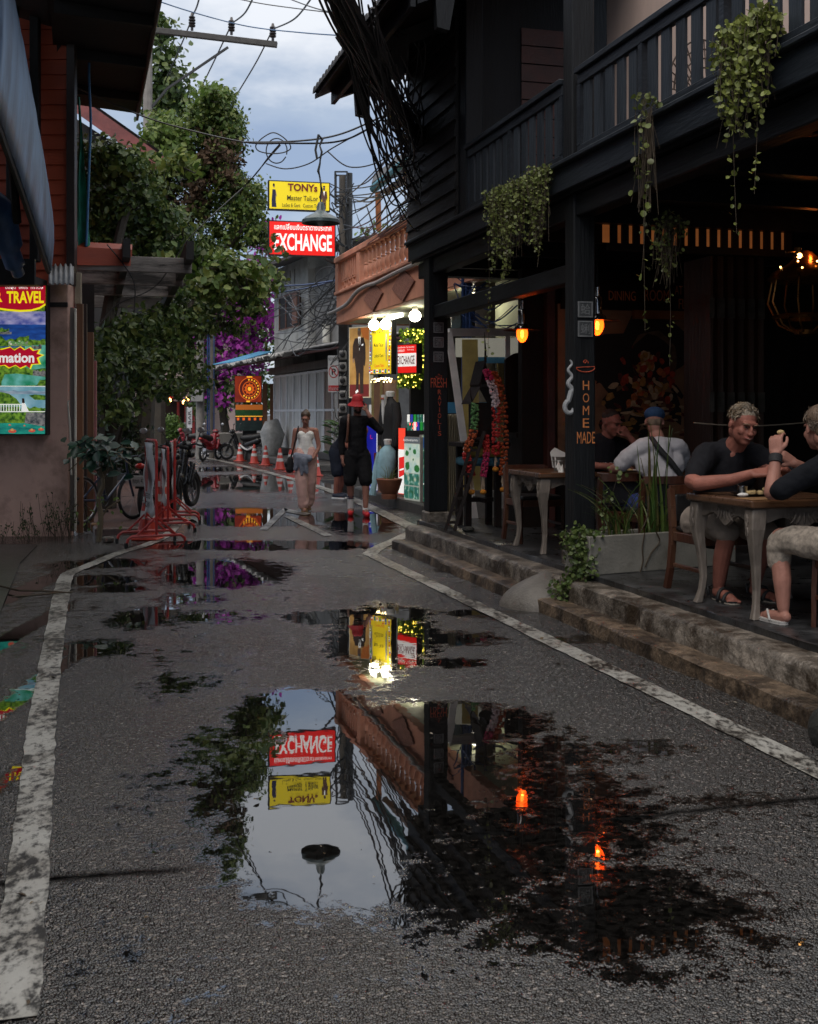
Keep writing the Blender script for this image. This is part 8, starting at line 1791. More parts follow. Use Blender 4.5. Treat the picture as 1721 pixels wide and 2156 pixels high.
# --- diner seen from behind at the right edge, left forearm raised
RB = R(4.50, 6.06, FLZ); t = person('man in black seen from behind at the right edge raising a bite of bread', RB, TH+math.pi)
Hd = HM((.150,-.30,1.20), rad(-8), rad(6), 0, 1.05)
sk = head_prims(Hd) + chain((.13,-.25,1.10),.062,(.08,-.14,1.00),.072) + [cap((.06,-.14,.98),.10,(0,0,.6),.14), cap((0,0,.55),.15,(0,.06,.50),.15)]
sk += chain((.25,-.14,.98),.062,(.43,-.26,.835),.047,(.455,-.335,.815),.048,(.405,-.385,.93),.040,(.372,-.42,1.045),.030) + hand((.372,-.42,1.045),(-.10,-.15,1),(.75,.55,.2),1,.95,1.05,.1,True)
sk += chain((-.12,-.14,.98),.068,(-.2,-.36,.84),.050,(-.02,-.52,.90),.040,(.16,-.54,.98),.030) + hand((.16,-.54,.98),(.7,-.2,.5),(.2,.6,.6),-1,.8,1.0)
for sx, kx in ((1,.33),(-1,-.16)):
    sk += chain((sx*.11,.02,.50),.105,(kx,-.42,.52),.070,(kx+.005,-.44,.44),.060,(kx+.01,-.40,.27),.056,(kx+.015,-.38,.10),.037) + [cap((kx+.015,-.36,.05),.037,(kx+.03,-.52,.034),.037), cap((kx+.03,-.5,.034),.034,(kx+.035,-.57,.026),.026)]
    for k in range(5): x = kx+.012+.017*k; sk.append(cap((x,-.565,.024),.0125,(x,-.60+.007*abs(k-1),.021),.011))
body = blob('body', sk, .0058, M_SKIN, t, 4); face(Hd, body)
sh_ = [cap((.05,-.12,.985),.12,(0,-.02,.62),.17), cap((-.10,-.12,.995),.080,(.22,-.12,.995),.080), cap((0,-.03,.70),.175,(0,.05,.50),.185), cap((-.08,-.07,.85),.13,(.14,-.07,.85),.13)]
for a in ([(.22,-.13,.985),(.36,-.21,.89),(.435,-.27,.83)], [(-.10,-.13,.985),(-.16,-.28,.90),(-.19,-.34,.85)]): sh_ += chain(a[0],.082,a[1],.070,a[2],.066)
blob('t_shirt', sh_, .012, M_TEEN, t, 5)
M_BRNH = M('brown grey hair', (0.13,0.085,0.055), .6, .4, 30, .8, 60, stretch=(1,1,.3)); blob('hair', [('ell', Hd @ Vector((0,.035,.055)), (.085,.098,.088), Hd.to_3x3()), ('ell', Hd @ Vector((0,.072,.0)), (.062,.05,.075), Hd.to_3x3())], .008, M_BRNH, body, 2)
hairtufts('hair_tufts', Hd, LEAF('brown grey lock', [(0.16,0.11,0.07),(0.28,0.22,0.17),(0.07,0.045,0.03)], .5, .1), body, 600, .05, lambda v: (v[2] > .2 or v[1] > .3) and not (v[1] < -.6 and v[2] < .8) and v[2] > -.5, 4)
st = []
for sx, kx in ((1,.33),(-1,-.16)): st += chain((sx*.10,.04,.50),.13,(kx*.9,-.32,.52),.090,(kx,-.43,.50),.080,(kx+.005,-.445,.38),.074)
blob('shorts', st+[cap((-.08,.08,.50),.15,(.08,.08,.50),.15)], .011, M_SHORTC, t, 4)
M_THONG = M('pale flip flop', (0.40,0.38,0.36), .6, .15)
for sx, kx in ((1,.36),(-1,-.13)):
    s_ = sandal(kx,-.475,t,0,0,.28,M_THONG,M_THONG); b = MB(); b.tube([(kx-.045,-.43,.02),(kx-.02,-.50,.07),(kx-.005,-.545,.045),(kx+.02,-.50,.075),(kx+.048,-.43,.02)],.008,6); b.build('strap', M_THONG, s_, smooth='all')
tt = thing('wrist_watch', 'black watch on the raised wrist of the man at the right edge', 'watch', RB, TH+math.pi); b = MB(); b.tube([(.372+.008*0,-.418,1.03),(.385,-.405,1.00)],[.041,.042],16,False); b.tube([(.388,-.398,.99),(.372,-.418,1.035)],.0405,16); b.build('band', M_SUITB, tt, smooth=True)
tt = thing('bread_bite', 'bite of flatbread held up between thumb and finger at the right edge', 'food', RB, TH+math.pi); b = MB(); b.ell((.325,-.44,1.178),.026,.016,.015,9,6); b.build('bread', M_FOOD, tt)

# --- man in white t-shirt and blue cap, back to the street camera
RD = R(4.88, 9.40, FLZ); t = person('man in a white t-shirt and blue cap with a black strap across his back', RD, TH+math.pi)
Hd = HM((-.02,-.20,1.22), rad(-28), rad(10), 0, 1.02)
sk = head_prims(Hd) + chain((-.01,-.15,1.12),.060,(0,-.08,1.02),.070) + [cap((0,-.08,.98),.10,(0,0,.6),.14), cap((-.1,.03,.5),.13,(.1,.03,.5),.13)]
sk += chain((.20,-.08,.99),.066,(.33,-.20,.82),.048,(.34,-.28,.80),.045,(.22,-.50,.80),.036,(.14,-.58,.80),.029) + hand((.14,-.58,.80),(-.5,-.8,0),(0,0,1),1,.4)
sk += chain((-.20,-.08,.99),.066,(-.30,-.2,.82),.048,(-.15,-.5,.80),.034) + hand((-.15,-.5,.80),(.4,-.8,0),(0,0,1),-1,.4)
for sx in (-1, 1): sk += chain((sx*.11,.02,.50),.10,(sx*.15,-.42,.50),.065,(sx*.15,-.40,.10),.04)+[cap((sx*.15,-.40,.04),.04,(sx*.16,-.55,.03),.035)]
body = blob('body', sk, .008, M_SKIN, t, 4)
sh_ = [cap((0,-.07,.985),.115,(0,-.01,.62),.165), cap((-.165,-.07,1.0),.088,(.165,-.07,1.0),.088), cap((0,0,.70),.17,(0,.04,.52),.175), cap((-.11,-.05,.85),.12,(.11,-.05,.85),.12)]
for sx in (-1, 1): sh_ += chain((sx*.19,-.08,.985),.084,(sx*.27,-.155,.895),.078,(sx*.305,-.19,.85),.074)
blob('t_shirt', sh_, .012, M_TEEW, t, 4)
b = MB(); b.tube(smoothpts([Vector(p) for p in [(.10,-.03,1.085),(.07,.07,.99),(-.03,.135,.85),(-.14,.13,.70),(-.19,.08,.60)]],4), .024, 8); o = b.build('shoulder_strap', M_SUITB, t, smooth='all')
M_CAPB = cloth('blue cap', (0.02,0.045,0.10)); H3 = Hd.to_3x3(); blob('cap', [('ell', Hd @ Vector((0,.018,.062)), (.092,.108,.070), H3), cap(Hd @ Vector((-.04,-.11,.055)), .010, Hd @ Vector((-.02,-.165,.045)), .008), cap(Hd @ Vector((.04,-.11,.055)), .010, Hd @ Vector((.02,-.165,.045)), .008)], .008, M_CAPB, t, 2)
blob('hair', [('ell', Hd @ Vector((0,.075,-.01)), (.062,.035,.05), H3)], .008, M_BRNH, body, 2)
st = [];
for sx in (-1, 1): st += chain((sx*.10,.03,.50),.125,(sx*.15,-.42,.49),.085)
blob('shorts', st+[cap((-.08,.06,.50),.14,(.08,.06,.50),.14)], .014, M('blue patterned shorts', (0.02,0.035,0.14), .85, .5, 14, .3), t, 3)
# --- man in black covering his mouth
RC = R(5.02, 11.02, FLZ); t = person('man with cropped hair and black t-shirt holding his fist to his mouth', RC, TH)
Hd = HM((.04,-.20,1.20), rad(24), rad(14), 0, 1.04)
sk = head_prims(Hd, 1.03) + chain((.03,-.15,1.10),.064,(0,-.08,1.0),.072) + [cap((0,-.08,.97),.11,(0,0,.6),.15), cap((-.1,.03,.5),.13,(.1,.03,.5),.13)]
sk += chain((.22,-.08,.97),.07,(.34,-.32,.81),.05,(.33,-.38,.83),.046,(.20,-.38,1.0),.036,(.14,-.36,1.08),.030) + hand((.14,-.36,1.08),(-.65,-.1,.75),(.3,-.9,.2),-1,1.3)
sk += chain((-.22,-.08,.97),.07,(-.32,-.25,.80),.05,(-.22,-.48,.79),.036,(-.05,-.56,.79),.03) + hand((-.05,-.56,.79),(.9,-.2,0),(0,0,1),1,.6)
for sx in (-1, 1): sk += chain((sx*.11,.02,.50),.10,(sx*.15,-.42,.50),.065,(sx*.15,-.40,.10),.04)+[cap((sx*.15,-.40,.04),.04,(sx*.16,-.55,.03),.035)]
body = blob('body', sk, .008, M_SKINR, t, 4); face(Hd, body)
sh_ = [cap((0,-.08,.97),.142,(0,-.02,.62),.205), cap((-.17,-.07,.99),.092,(.17,-.07,.99),.08), cap((0,0,.7),.185,(0,.04,.52),.18)]
for sx in (-1, 1): sh_ += chain((sx*.2,-.08,.975),.088,(sx*.28,-.20,.88),.08)
ts = blob('t_shirt', sh_, .012, M_TEEB, t, 4); text('NO GODS', (0.0,-.262,.80), (1,0,0), (0,.10,1), .22, .035, M_SHIRTW, ts)
blob('hair', [('ell', Hd @ Vector((0,.03,.060)), (.080,.092,.072), Hd.to_3x3())], .008, M('cropped dark hair', (0.035,0.022,0.016), .7, .4, 40, .5), body, 2)
blob('shorts', [cap((-.1,.02,.5),.135,(.1,.02,.5),.135), cap((-.1,.02,.5),.12,(-.15,-.4,.5),.085), cap((.1,.02,.5),.12,(.15,-.4,.5),.085)], .015, M_SHORTB, t, 3)

# --- walking woman in a white tube top
t = person('woman in a white tube top and pink trousers walking towards the camera', G(643,1077), rad(4))
Hd = HM((.0,-.03,1.525), rad(-6), rad(16), 0, .93)
sk = head_prims(Hd, .95) + chain((0,-.005,1.45),.047,(0,.01,1.36),.052) + [cap((-.12,.01,1.335),.048,(.12,.01,1.335),.048), cap((0,0,1.28),.095,(0,0,1.05),.095), cap((-.055,0,1.27),.075,(.055,0,1.27),.075), cap((-.05,0,.93),.11,(.05,0,.93),.11)]
sk += chain((-.165,.01,1.33),.046,(-.205,.02,1.07),.037,(-.20,.0,1.03),.035,(-.13,-.13,.87),.028,(-.08,-.17,.84),.024) + hand((-.08,-.17,.84),(.9,-.2,-.25),(-.2,-.8,.5),-1,.6,.9)
sk += chain((.165,.01,1.33),.046,(.215,.0,1.08),.037,(.21,-.02,1.03),.034,(.12,-.15,.88),.028,(.08,-.18,.85),.024) + hand((.08,-.18,.85),(-.8,-.2,-.3),(.2,-.8,.5),1,.6,.9)
sk += chain((-.07,0,.90),.09,(-.05,-.08,.49),.058,(-.02,-.05,.10),.036)+[cap((-.02,-.06,.06),.034,(-.015,-.20,.03),.03)] + chain((.07,0,.90),.09,(.06,.05,.49),.058,(.03,.20,.12),.036)+[cap((.03,.18,.08),.034,(.035,.06,.05),.03)]
body = blob('body', sk, .0075, M_SKIN, t, 4); face(Hd, body, False, True, .95)
tp_ = blob('tube_top', [cap((-.055,-.005,1.245),.090,(.055,-.005,1.245),.090), cap((0,0,1.22),.112,(0,0,.94),.114), cap((-.05,0,1.04),.092,(.05,0,1.04),.092), cap((-.06,0,.95),.105,(.06,0,.95),.105), cap((-.07,-.03,1.265),.066,(.07,-.03,1.265),.066), cap((-.07,.03,1.265),.066,(.07,.03,1.265),.066)], .011, M('white ribbed knit', (0.85,0.84,0.82), .85, .12, 6, .7, 30, stretch=(.2,.2,4)), t, 3)
blob('trousers', chain((-.06,0,.98),.112,(-.075,-.02,.86),.118,(-.065,-.09,.5),.104,(-.035,-.07,.12),.092) + chain((.06,0,.98),.112,(.075,.0,.86),.118,(.075,.04,.5),.106,(.05,.17,.15),.094), .011, cloth('dusty pink trousers', (0.66,0.41,0.37), .14), t, 4)
M_HAIRW = M('light brown hair', (0.045,0.023,0.012), .5, .3, 30, .5, 60); H3 = Hd.to_3x3(); blob('hair', [('ell', Hd @ Vector((0,.030,.058)), (.088,.10,.082), H3), ('ell', Hd @ Vector((0,.10,.09)), (.055,.055,.055), H3), ('ell', Hd @ Vector((0,.06,.0)), (.068,.06,.06), H3)], .008, M_HAIRW, body, 2)
M_SANDG = M('tan sandal', (0.30,0.19,0.09), .5, .2)
for x, y, z in ((-.015,-.10,0),(.035,.11,.02)):
    s_ = sandal(x,y,t,z,0,.235,M_SANDG,M_SANDG); b = MB()
    for yy in (-.05,.02): b.tube([(x+.045*math.cos(a),y+yy,z+.015+.055*math.sin(a)) for a in np.linspace(0,math.pi,8)],.009,6)
    b.build('strap', M_SANDG, s_, smooth='all')
t2 = thing('folded_jacket', 'grey blue jacket draped over the walking woman hands', 'jacket', G(643,1077), rad(4)); blob('jacket_body', [cap((-.15,-.15,.92),.055,(.06,-.20,.88),.060), cap((-.13,-.17,.88),.055,(-.16,-.15,.70),.035), cap((-.02,-.20,.86),.06,(.02,-.18,.66),.035), cap((-.07,-.19,.88),.055,(-.06,-.18,.62),.025)], .011, cloth('grey blue jersey', (0.22,0.245,0.31), .25), t2, 3)
t2 = thing('shoulder_bag', 'small black shoulder bag hanging at the walking woman hip', 'bag', G(643,1077), rad(4)); blob('bag_body', [cap((-.25,.0,.86),.05,(-.26,.02,.70),.075), cap((-.30,.0,.78),.05,(-.22,.03,.76),.05)], .011, M_SUITB, t2, 3)
b = MB(); b.tube(smoothpts([Vector(p) for p in [(-.24,.0,.88),(-.17,-.10,1.15),(-.125,-.055,1.36),(-.12,.05,1.385),(-.15,.10,1.2),(-.25,.04,.88)]],4),.012,6); b.build('strap', M_SUITB, t2, smooth='all')

# --- tall man in black with a red bucket hat on the phone
GM = G(752,1085); t = person('tall man in black with red bucket hat walking on the phone', GM, rad(3))
Hd = HM((.0,-.05,1.735), rad(8), rad(10), 0, 1.0)
sk = head_prims(Hd) + chain((0,-.01,1.64),.058,(0,.0,1.54),.066) + [cap((0,0,1.45),.13,(0,0,1.05),.12), cap((-.14,0,1.50),.065,(.14,0,1.50),.065), cap((-.06,0,.98),.12,(.06,0,.98),.12)]
sk += chain((-.21,0,1.50),.062,(-.25,.03,1.20),.046,(-.245,-.02,.96),.034,(-.24,-.04,.90),.03) + hand((-.24,-.04,.90),(.1,-.25,-.95),(-.9,-.3,0),1,.7)
sk += chain((.21,0,1.50),.062,(.36,-.10,1.34),.046,(.355,-.14,1.34),.044,(.185,-.16,1.58),.034,(.15,-.14,1.64),.03) + hand((.15,-.14,1.64),(-.35,.1,.95),(.75,-.65,0),-1,.8)
sk += chain((-.10,0,.95),.11,(-.11,-.04,.53),.066,(-.11,-.03,.49),.062,(-.105,.08,.14),.042)+[cap((-.105,.09,.08),.042,(-.11,-.10,.045),.04)] + chain((.10,0,.95),.11,(.13,-.14,.53),.066,(.13,-.14,.49),.062,(.125,-.20,.14),.042)+[cap((.125,-.20,.08),.042,(.15,-.38,.045),.04)]
body = blob('body', sk, .0075, M_SKIN, t, 4); face(Hd, body)
blob('beard', [('ell', Hd @ Vector((0,-.045,-.075)), (.062,.060,.050), Hd.to_3x3())], .008, M('dark beard', (0.02,0.014,0.01), .8, .3, 30, .4), body, 2)
M_SWEAT = cloth('black sweatshirt', (0.010,0.010,0.012)); sw = [cap((0,0,1.45),.145,(0,0,1.0),.155), cap((-.16,0,1.50),.08,(.16,0,1.50),.08), cap((-.05,0,.95),.15,(.05,0,.95),.15)]
sw += chain((-.20,0,1.49),.078,(-.25,.03,1.2),.060,(-.245,-.02,.98),.045) + chain((.20,0,1.49),.078,(.355,-.10,1.34),.062,(.35,-.14,1.335),.060,(.22,-.155,1.53),.045)
blob('sweatshirt', sw, .012, M_SWEAT, t, 4)
blob('shorts', [cap((-.06,0,.93),.145,(.06,0,.93),.145)]+chain((-.09,0,.92),.135,(-.115,-.04,.56),.108)+chain((.09,0,.92),.135,(.13,-.13,.56),.108), .012, M_SHORTB, t, 3)
M_RHAT = M('red hat cloth', (0.42,0.012,0.020), .7, .15, 8, .2); b = MB(); b.lathe([(0.0,.115),(.055,.112),(.078,.09),(.092,.03),(.096,.0),(.155,-.055),(.158,-.060),(.095,-.006)], n=24, cap=False); hb = b.build('bucket_hat', M_RHAT, t, smooth='all'); hb.matrix_local = Hd @ Matrix.Translation((0,.012,.062))
M_SOCK = M('white sock', (0.8,0.8,0.8), .85, .12, 8, .2); M_RSHOE = M('red trainer', (0.55,0.010,0.018), .5, .25, 12, .2)
for (kx,ky,ax,ay,fx,fy) in ((-.108,.0,-.105,.085,-.11,-.11),(.128,-.17,.125,-.20,.15,-.40)):
    k0 = Vector((kx,ky+.03,.33)); k1 = Vector((ax,ay,.09)); sk_ = blob('sock', [cap(k0,.056,k1,.047)], .008, M_SOCK, t, 2)
    for q in (.10,.22): b = MB(); c_ = k0.lerp(k1,q); d_ = (k1-k0).normalized(); b.lathe([(.0588-.009*q,-.008),(.0590-.009*q,.008)], c_, 18, axis=d_, cap=False); b.build('stripe', NAVY, sk_)
    sh2 = blob('trainer', [cap((ax,ay+.03,.06),.050,(ax,ay,.085),.050), cap((ax,ay,.055),.052,(fx,fy,.042),.043), cap((ax,ay+.02,.03),.04,(fx,fy+.02,.03),.045)], .009, M_RSHOE, t, 2)
t2 = thing('phone', 'dark phone held to the ear of the man in the red hat', 'phone', GM, rad(3)); b = MB(); b.obox((.105,-.115,1.735),(.008,.003,0),(-.01,.03,.01),(-.012,-.01,.068)); b.build('phone_body', M_SUITB, t2, bevel=.004)
t2 = thing('backpack_strap', 'brown strap over the shoulder of the man in the red hat', 'strap', GM, rad(3)); b = MB(); b.tube(smoothpts([Vector(p) for p in [(-.13,.08,1.56),(-.14,-.02,1.585),(-.145,-.13,1.50),(-.15,-.15,1.35),(-.17,-.12,1.15)]],4),.02,6); b.build('strap', M('brown leather strap', (0.12,0.05,0.03), .5, .3), t2, smooth='all')

# --- man in navy bending forward behind him
GN = G(716,1049); t = person('man in navy shorts bending forward behind the man in the red hat', GN, rad(52))
sk = chain((-.10,.02,.88),.11,(-.11,-.03,.48),.07,(-.10,.03,.10),.044)+[cap((-.10,.04,.06),.045,(-.11,-.15,.04),.04)]+chain((.10,.05,.88),.11,(.11,.03,.48),.07,(.10,.10,.10),.044)+[cap((.10,.11,.06),.045,(.10,-.08,.04),.04)]
Hd = HM((.0,-.56,1.26), 0, rad(58), 0, 1.02); sk += head_prims(Hd)+[cap((0,-.48,1.28),.062,(0,-.38,1.30),.07), cap((0,-.32,1.28),.13,(0,.0,.95),.13), cap((-.16,-.33,1.30),.065,(.16,-.33,1.30),.065)]
for sx in (-1, 1): sk += chain((sx*.20,-.33,1.29),.062,(sx*.26,-.38,1.03),.048,(sx*.16,-.52,.86),.034)+hand((sx*.16,-.52,.86),(-sx*.3,-.6,-.6),(sx*.8,-.4,0),-sx,.7)
body = blob('body', sk, .008, M_SKINR, t, 3); face(Hd, body)
ts = [cap((0,-.31,1.27),.15,(0,.0,.95),.165), cap((-.16,-.31,1.29),.085,(.16,-.31,1.29),.085), cap((-.06,.03,.92),.15,(.06,.03,.92),.15)]; M_NAVT = cloth('navy t-shirt', (0.013,0.015,0.024))
for sx in (-1, 1): ts += chain((sx*.19,-.33,1.28),.088,(sx*.245,-.36,1.13),.078)
blob('t_shirt', ts, .013, M_NAVT, t, 4); blob('shorts', [cap((-.06,.03,.9),.15,(.06,.03,.9),.15)]+chain((-.09,.03,.88),.14,(-.115,-.01,.50),.11)+chain((.09,.05,.88),.14,(.115,.04,.50),.11), .013, cloth('navy shorts', (0.018,0.022,0.035)), t, 3)
b = MB(); b.lathe([(.089,-.05),(.086,.02)], (.225,-.35,1.20), 16, axis=(.25,-.12,-.9), cap=False); b.build('checked_sleeve', M('blue checked cloth', (0.10,0.13,0.20), .8, .6, 60, .2), t)
for x, y in ((-.105,-.06),(.10,.01)): s2 = blob('trainer', [cap((x,y+.11,.06),.052,(x,y-.1,.045),.045)], .01, M('navy trainer', (0.015,0.02,0.04), .6, .3), t, 2); b = MB(); b.prism([(-.045,-.16),(.045,-.16),(.05,0),(.045,.15),(-.045,.15),(-.05,0)], (x,y,.0), (1,0,0), (0,1,0), (0,0,.022)); b.build('sole', M_SOCK, s2)
# ================================================================= motorbikes, cones
M_BLKP = M('black scooter plastic', (0.012,0.012,0.013), .25, .3, 6, .05); M_REDB = M('red scooter panel', (0.20,0.012,0.018), .25, .2, 6, .05); M_SEATB = M('black seat vinyl', (0.015,0.015,0.016), .5, .2); M_LENS = M('red lens', (0.35,0.02,0.015), .2, .1, 5, 0); M_NPL = M('number plate', (0.42,0.42,0.40), .5, .12)
def scooter(loc, rz, label, paint, plate='กขค 42'):
    """Small motorcycle pointing along +y."""
    t = thing('motorbike', label, 'motorbike', loc, rz, 'parked motorbikes')
    for y in (-.60,.62):
        b = MB(); ring(b, (0,y,.28), .235, .045, (1,0,0), 26, 8); w = b.build('wheel', M_RUB, t, smooth='all'); b = MB(); ring(b, (0,y,.28), .195, .014, (1,0,0), 26, 5); b.lathe([(.045,-.05),(.045,.05)], (0,y,.28), 12, axis=(1,0,0))
        for k in range(5): a = k*1.257; b.bar((0,y,.28),(0,y+.19*math.cos(a),.28+.19*math.sin(a)),.02,.025,(1,0,0))
        b.build('rim', M_SIL, w)
    blob('body', [cap((0,.34,.88),.085,(0,.22,.50),.09), cap((0,.22,.46),.10,(0,-.10,.42),.11), cap((0,-.10,.52),.12,(0,-.55,.68),.12), cap((0,-.50,.70),.10,(0,-.80,.76),.055), cap((0,-.1,.40),.12,(0,-.35,.40),.11)], .018, paint, t, 4)
    blob('leg_shield', [cap((-.17,.30,.70),.045,(-.15,.20,.42),.05), cap((.17,.30,.70),.045,(.15,.20,.42),.05), cap((-.12,.36,.86),.06,(.12,.36,.86),.06)], .018, paint, t, 3)
    blob('seat', [cap((0,.02,.76),.10,(0,-.35,.79),.125), cap((0,-.35,.79),.12,(0,-.68,.86),.095)], .018, M_SEATB, t, 3)
    b = MB(); b.tube([(0,.62,.28),(0,.40,.80)],.03,8); b.tube([(-.06,.62,.28),(-.06,.44,.74)],.022,8); b.tube([(.06,.62,.28),(.06,.44,.74)],.022,8); b.tube([(-.36,.20,1.0),(-.22,.28,1.03),(0,.32,.98),(.22,.28,1.03),(.36,.20,1.0)],.016,8); b.build('fork_handlebar', M_STEELD, t, smooth=True)
    b = MB(); b.tube([(0,.70,.56),(0,.84,.45),(0,.90,.34)],.055,8); b.tube([(0,.70,.56),(0,.52,.57),(0,.40,.48)],.05,8); b.build('front_mudguard', paint, t, smooth=True)
    b = MB(); b.ell((0,.40,.99),.12,.09,.09,12,8); hb = b.build('headlamp_cowl', paint, t, smooth='all'); b = MB(); b.ell((0,.475,.98),.075,.025,.055,12,8); b.build('headlight', M_SIL, hb, smooth='all')
    for sx in (-1,1):
        b = MB(); b.tube([(sx*.24,.27,1.03),(sx*.30,.25,1.16),(sx*.33,.23,1.22)],.008,6); m_ = b.build('mirror_arm', M_STEELD, t); b = MB(); b.ell((sx*.345,.22,1.25),.062,.016,.045,12,8); b.build('mirror', M_SIL, m_, smooth='all')
    b = MB(); b.tube([(.13,-.1,.32),(.15,-.45,.33),(.15,-.78,.40)],[.03,.05,.055],10); b.build('exhaust', M_SIL, t, smooth=True)
    b = MB(); b.bar((0,-.62,.62),(0,-.86,.46),.13,.02,(0,1,0)); b.build('rear_mudguard', M_BLKP, t); b = MB(); b.ell((0,-.835,.77),.08,.04,.04,10,6); b.build('tail_light', M_LENS, t, smooth='all')
    b = MB(); b.obox((0,-.885,.56),(.105,0,0),(0,.004,.003),(0,-.03,.075)); np_ = b.build('number_plate', M_NPL, t, bevel=.003); text(plate, (0,-.8955,.56), (1,0,0), (0,-.37,.93), .17, .075, INK, np_)
    MB().tube([(-.08,-.1,.3),(-.22,-.12,.01)],.012,6).build('stand', M_STEELD, t)
    return t
s1 = scooter(Vector((P(338,0,17.6).x,17.6,0.10)), rad(-8), 'black motorbike parked tail out behind the red sign stands', M_BLKP)
dup(s1, Vector((P(368,0,18.7).x,18.7,0.10)), rad(-14), 'second black motorbike parked tight beside the first behind the sign stands')
s2 = scooter(Vector((P(443,0,41.0).x,41.0,0)), rad(-16), 'red and black motorbike showing its number plate beside the switch box pole', M_REDB, '1กก 88')
dup(s1, Vector((P(512,0,41.6).x,41.6,0)), rad(78), 'black motorbike standing side on behind the traffic cones')
dup(s2, Vector((P(402,0,45.0).x,45.0,0)), rad(96), 'red motorbike standing side on at the far left of the parked row')
M_CONER = M('orange red cone plastic', (0.42,0.035,0.018), .45, .2, 8, .05, dirt=(0.15,0.03,0.02), dirt_scale=6); M_BAND = M('white reflective band', (0.50,0.49,0.47), .4, .15)
def cone(loc, label, h=.62, group='traffic cones'):
    t = thing('traffic_cone', label, 'traffic cone', loc, random.uniform(-.4,.4), group); b = MB(); b.box(-.17,.17,-.17,.17,0,.03); b.build('base', M_CONER, t, bevel=.012)
    b = MB(); b.lathe([(.15,.031),(.135,.06),(.035,h-.02),(.025,h),(.0,h)], n=20); b.build('cone_body', M_CONER, t, smooth=True)
    for z0, z1 in ((.24*h/.62,.33*h/.62),(.42*h/.62,.49*h/.62)): b = MB(); f = lambda z: .135+(.035-.135)*(z-.06)/(h-.08)+.002; b.lathe([(f(z0),z0),(f(z1),z1)], n=20, cap=False); b.build('band', M_BAND, t, smooth=True)
    return t
for k, (px, py) in enumerate(((505,971),(535,976),(559,980),(589,989),(611,994),(664,1002))): cone(G(px,py), ('leftmost far traffic cone tied to its neighbour by a rope','second far cone from the left with the rope end','third traffic cone from the left along the far white line','tall looking far cone just left of the walking woman','far cone half hidden behind the walking woman bag','far cone between the walking woman and the man in black')[k])
a = G(505,971); b_ = G(535,976); t = thing('cone_rope', 'white rope slung between the two leftmost traffic cones', 'rope', a); b = MB(); b.tube(smoothpts([Vector((0,0,.55)),(b_-a)*.5+Vector((0,0,.42)),(b_-a)+Vector((0,0,.55))],6),.03,6); b.build('rope', M_BAND, t)
cone(P(311,1140,15.15)*1.0 if False else Vector((P(311,0,15.2).x,15.2,0)), 'red traffic cone standing inside the nearest red sign stand', .7); cone(Vector((P(341,0,16.9).x,16.9,0.10)), 'red traffic cone between the sign stands and the motorbikes', .7)

# ================================================================= power pole, wires, cable bundle
M_WIRE = M('black cable', (0.010,0.010,0.011), .5, .2, 5, 0); M_INSU = M('brown insulator', (0.03,0.022,0.02), .3, .2)
p = P(311,0,34.0); p.z = 0; t = thing('power_pole', 'tall concrete power pole with a cross arm and three insulators at the top left', 'pole', p)
MB().tube([(0,0,0),(0,0,13.6)],[.17,.12],8).build('pole', M_CPOLE, t)
a = P(318,64,34)-p; c_ = P(583,95,34)-p; b = MB(); b.bar(a-Vector((.3,0,-.04)),c_,.14,.16); ca = b.build('cross_arm', M('dark cross arm', (0.07,0.065,0.06), .8, .3, 5), t, bevel=.01)
b = MB(); b.bar(P(480,100,34)-p,P(352,187,34)-p,.06,.06); b.bar(P(352,187,34)-p,P(316,230,34)-p,.06,.06); b.build('brace', M_STEELD, t)
for x, y in ((404,75),(487,84),(574,97)):
    b = MB(); c0 = P(x,y-10,34)-p; b.lathe([(.04,0),(.04,.10),(.09,.11),(.10,.15),(.06,.17),(.10,.20),(.10,.23),(.06,.25),(.10,.28),(.10,.31),(.06,.33),(.09,.36),(.09,.39),(.05,.42),(.03,.50),(0,.50)], c0, 14); b.build('insulator', M_INSU, t, smooth=True)
def wire(name, label, cat, lines, r=.012, mat=M_WIRE, n=8, group=None):
    base = Vector(lines[0][0]); t = thing(name, label, cat, base, 0, group); b = MB()
    for L in lines: b.tube(smoothpts([Vector(q)-base for q in L], n), r, 5)
    b.build('wires', mat, t); return t
wire('power_wires', 'three power wires running from the insulators down behind the vines', 'wires', [[P(404,40,34),P(375,110,37),P(348,172,40)],[P(487,52,34),P(455,120,37),P(420,192,40)],[P(574,62,34),P(540,130,37),P(498,200,40)]], .022)
wire('power_wires', 'three short power wires rising from the insulators out of the frame', 'wires', [[P(404,36,34),P(415,12,30),P(425,-30,26)],[P(487,50,34),P(515,28,30),P(540,-20,26)],[P(574,62,34),P(620,40,30),P(660,-10,26)]], .022)
wire('blue_wire', 'thin blue wire crossing the sky below the insulators', 'wires', [[P(290,-12,20),P(400,25,22),P(520,56,24),P(640,70,22),P(760,78,20)]], .012, M('blue wire', (0.03,0.10,0.22), .5, .1, 5, 0))
wire('sky_wires', 'two thin wires along the top of the sky', 'wires', [[P(470,-8,22),P(560,10,22),P(700,28,20)],[P(600,-5,20),P(690,25,18),P(830,40,16)]], .010)
wire('lane_wire', 'black wire from the left eave across the lane to the hanging lamp', 'wires', [[P(160,185,17),P(300,245,18),P(400,275,18),P(515,300,17),P(600,302,16),P(700,300,15.7),P(760,280,15.5),P(830,232,15.3)],[P(515,300,17),P(620,298,16),P(710,285,15.6),P(800,248,15.2),P(860,220,15)]], .013)
lp_ = [P(575+34*math.cos(a)+8*math.sin(2*a), 302+22*math.sin(a), 16.8) for a in np.linspace(0,6.28,12)]; lp2 = [P(582+22*math.cos(a), 318+26*math.sin(a), 16.8) for a in np.linspace(.5,6.6,12)]
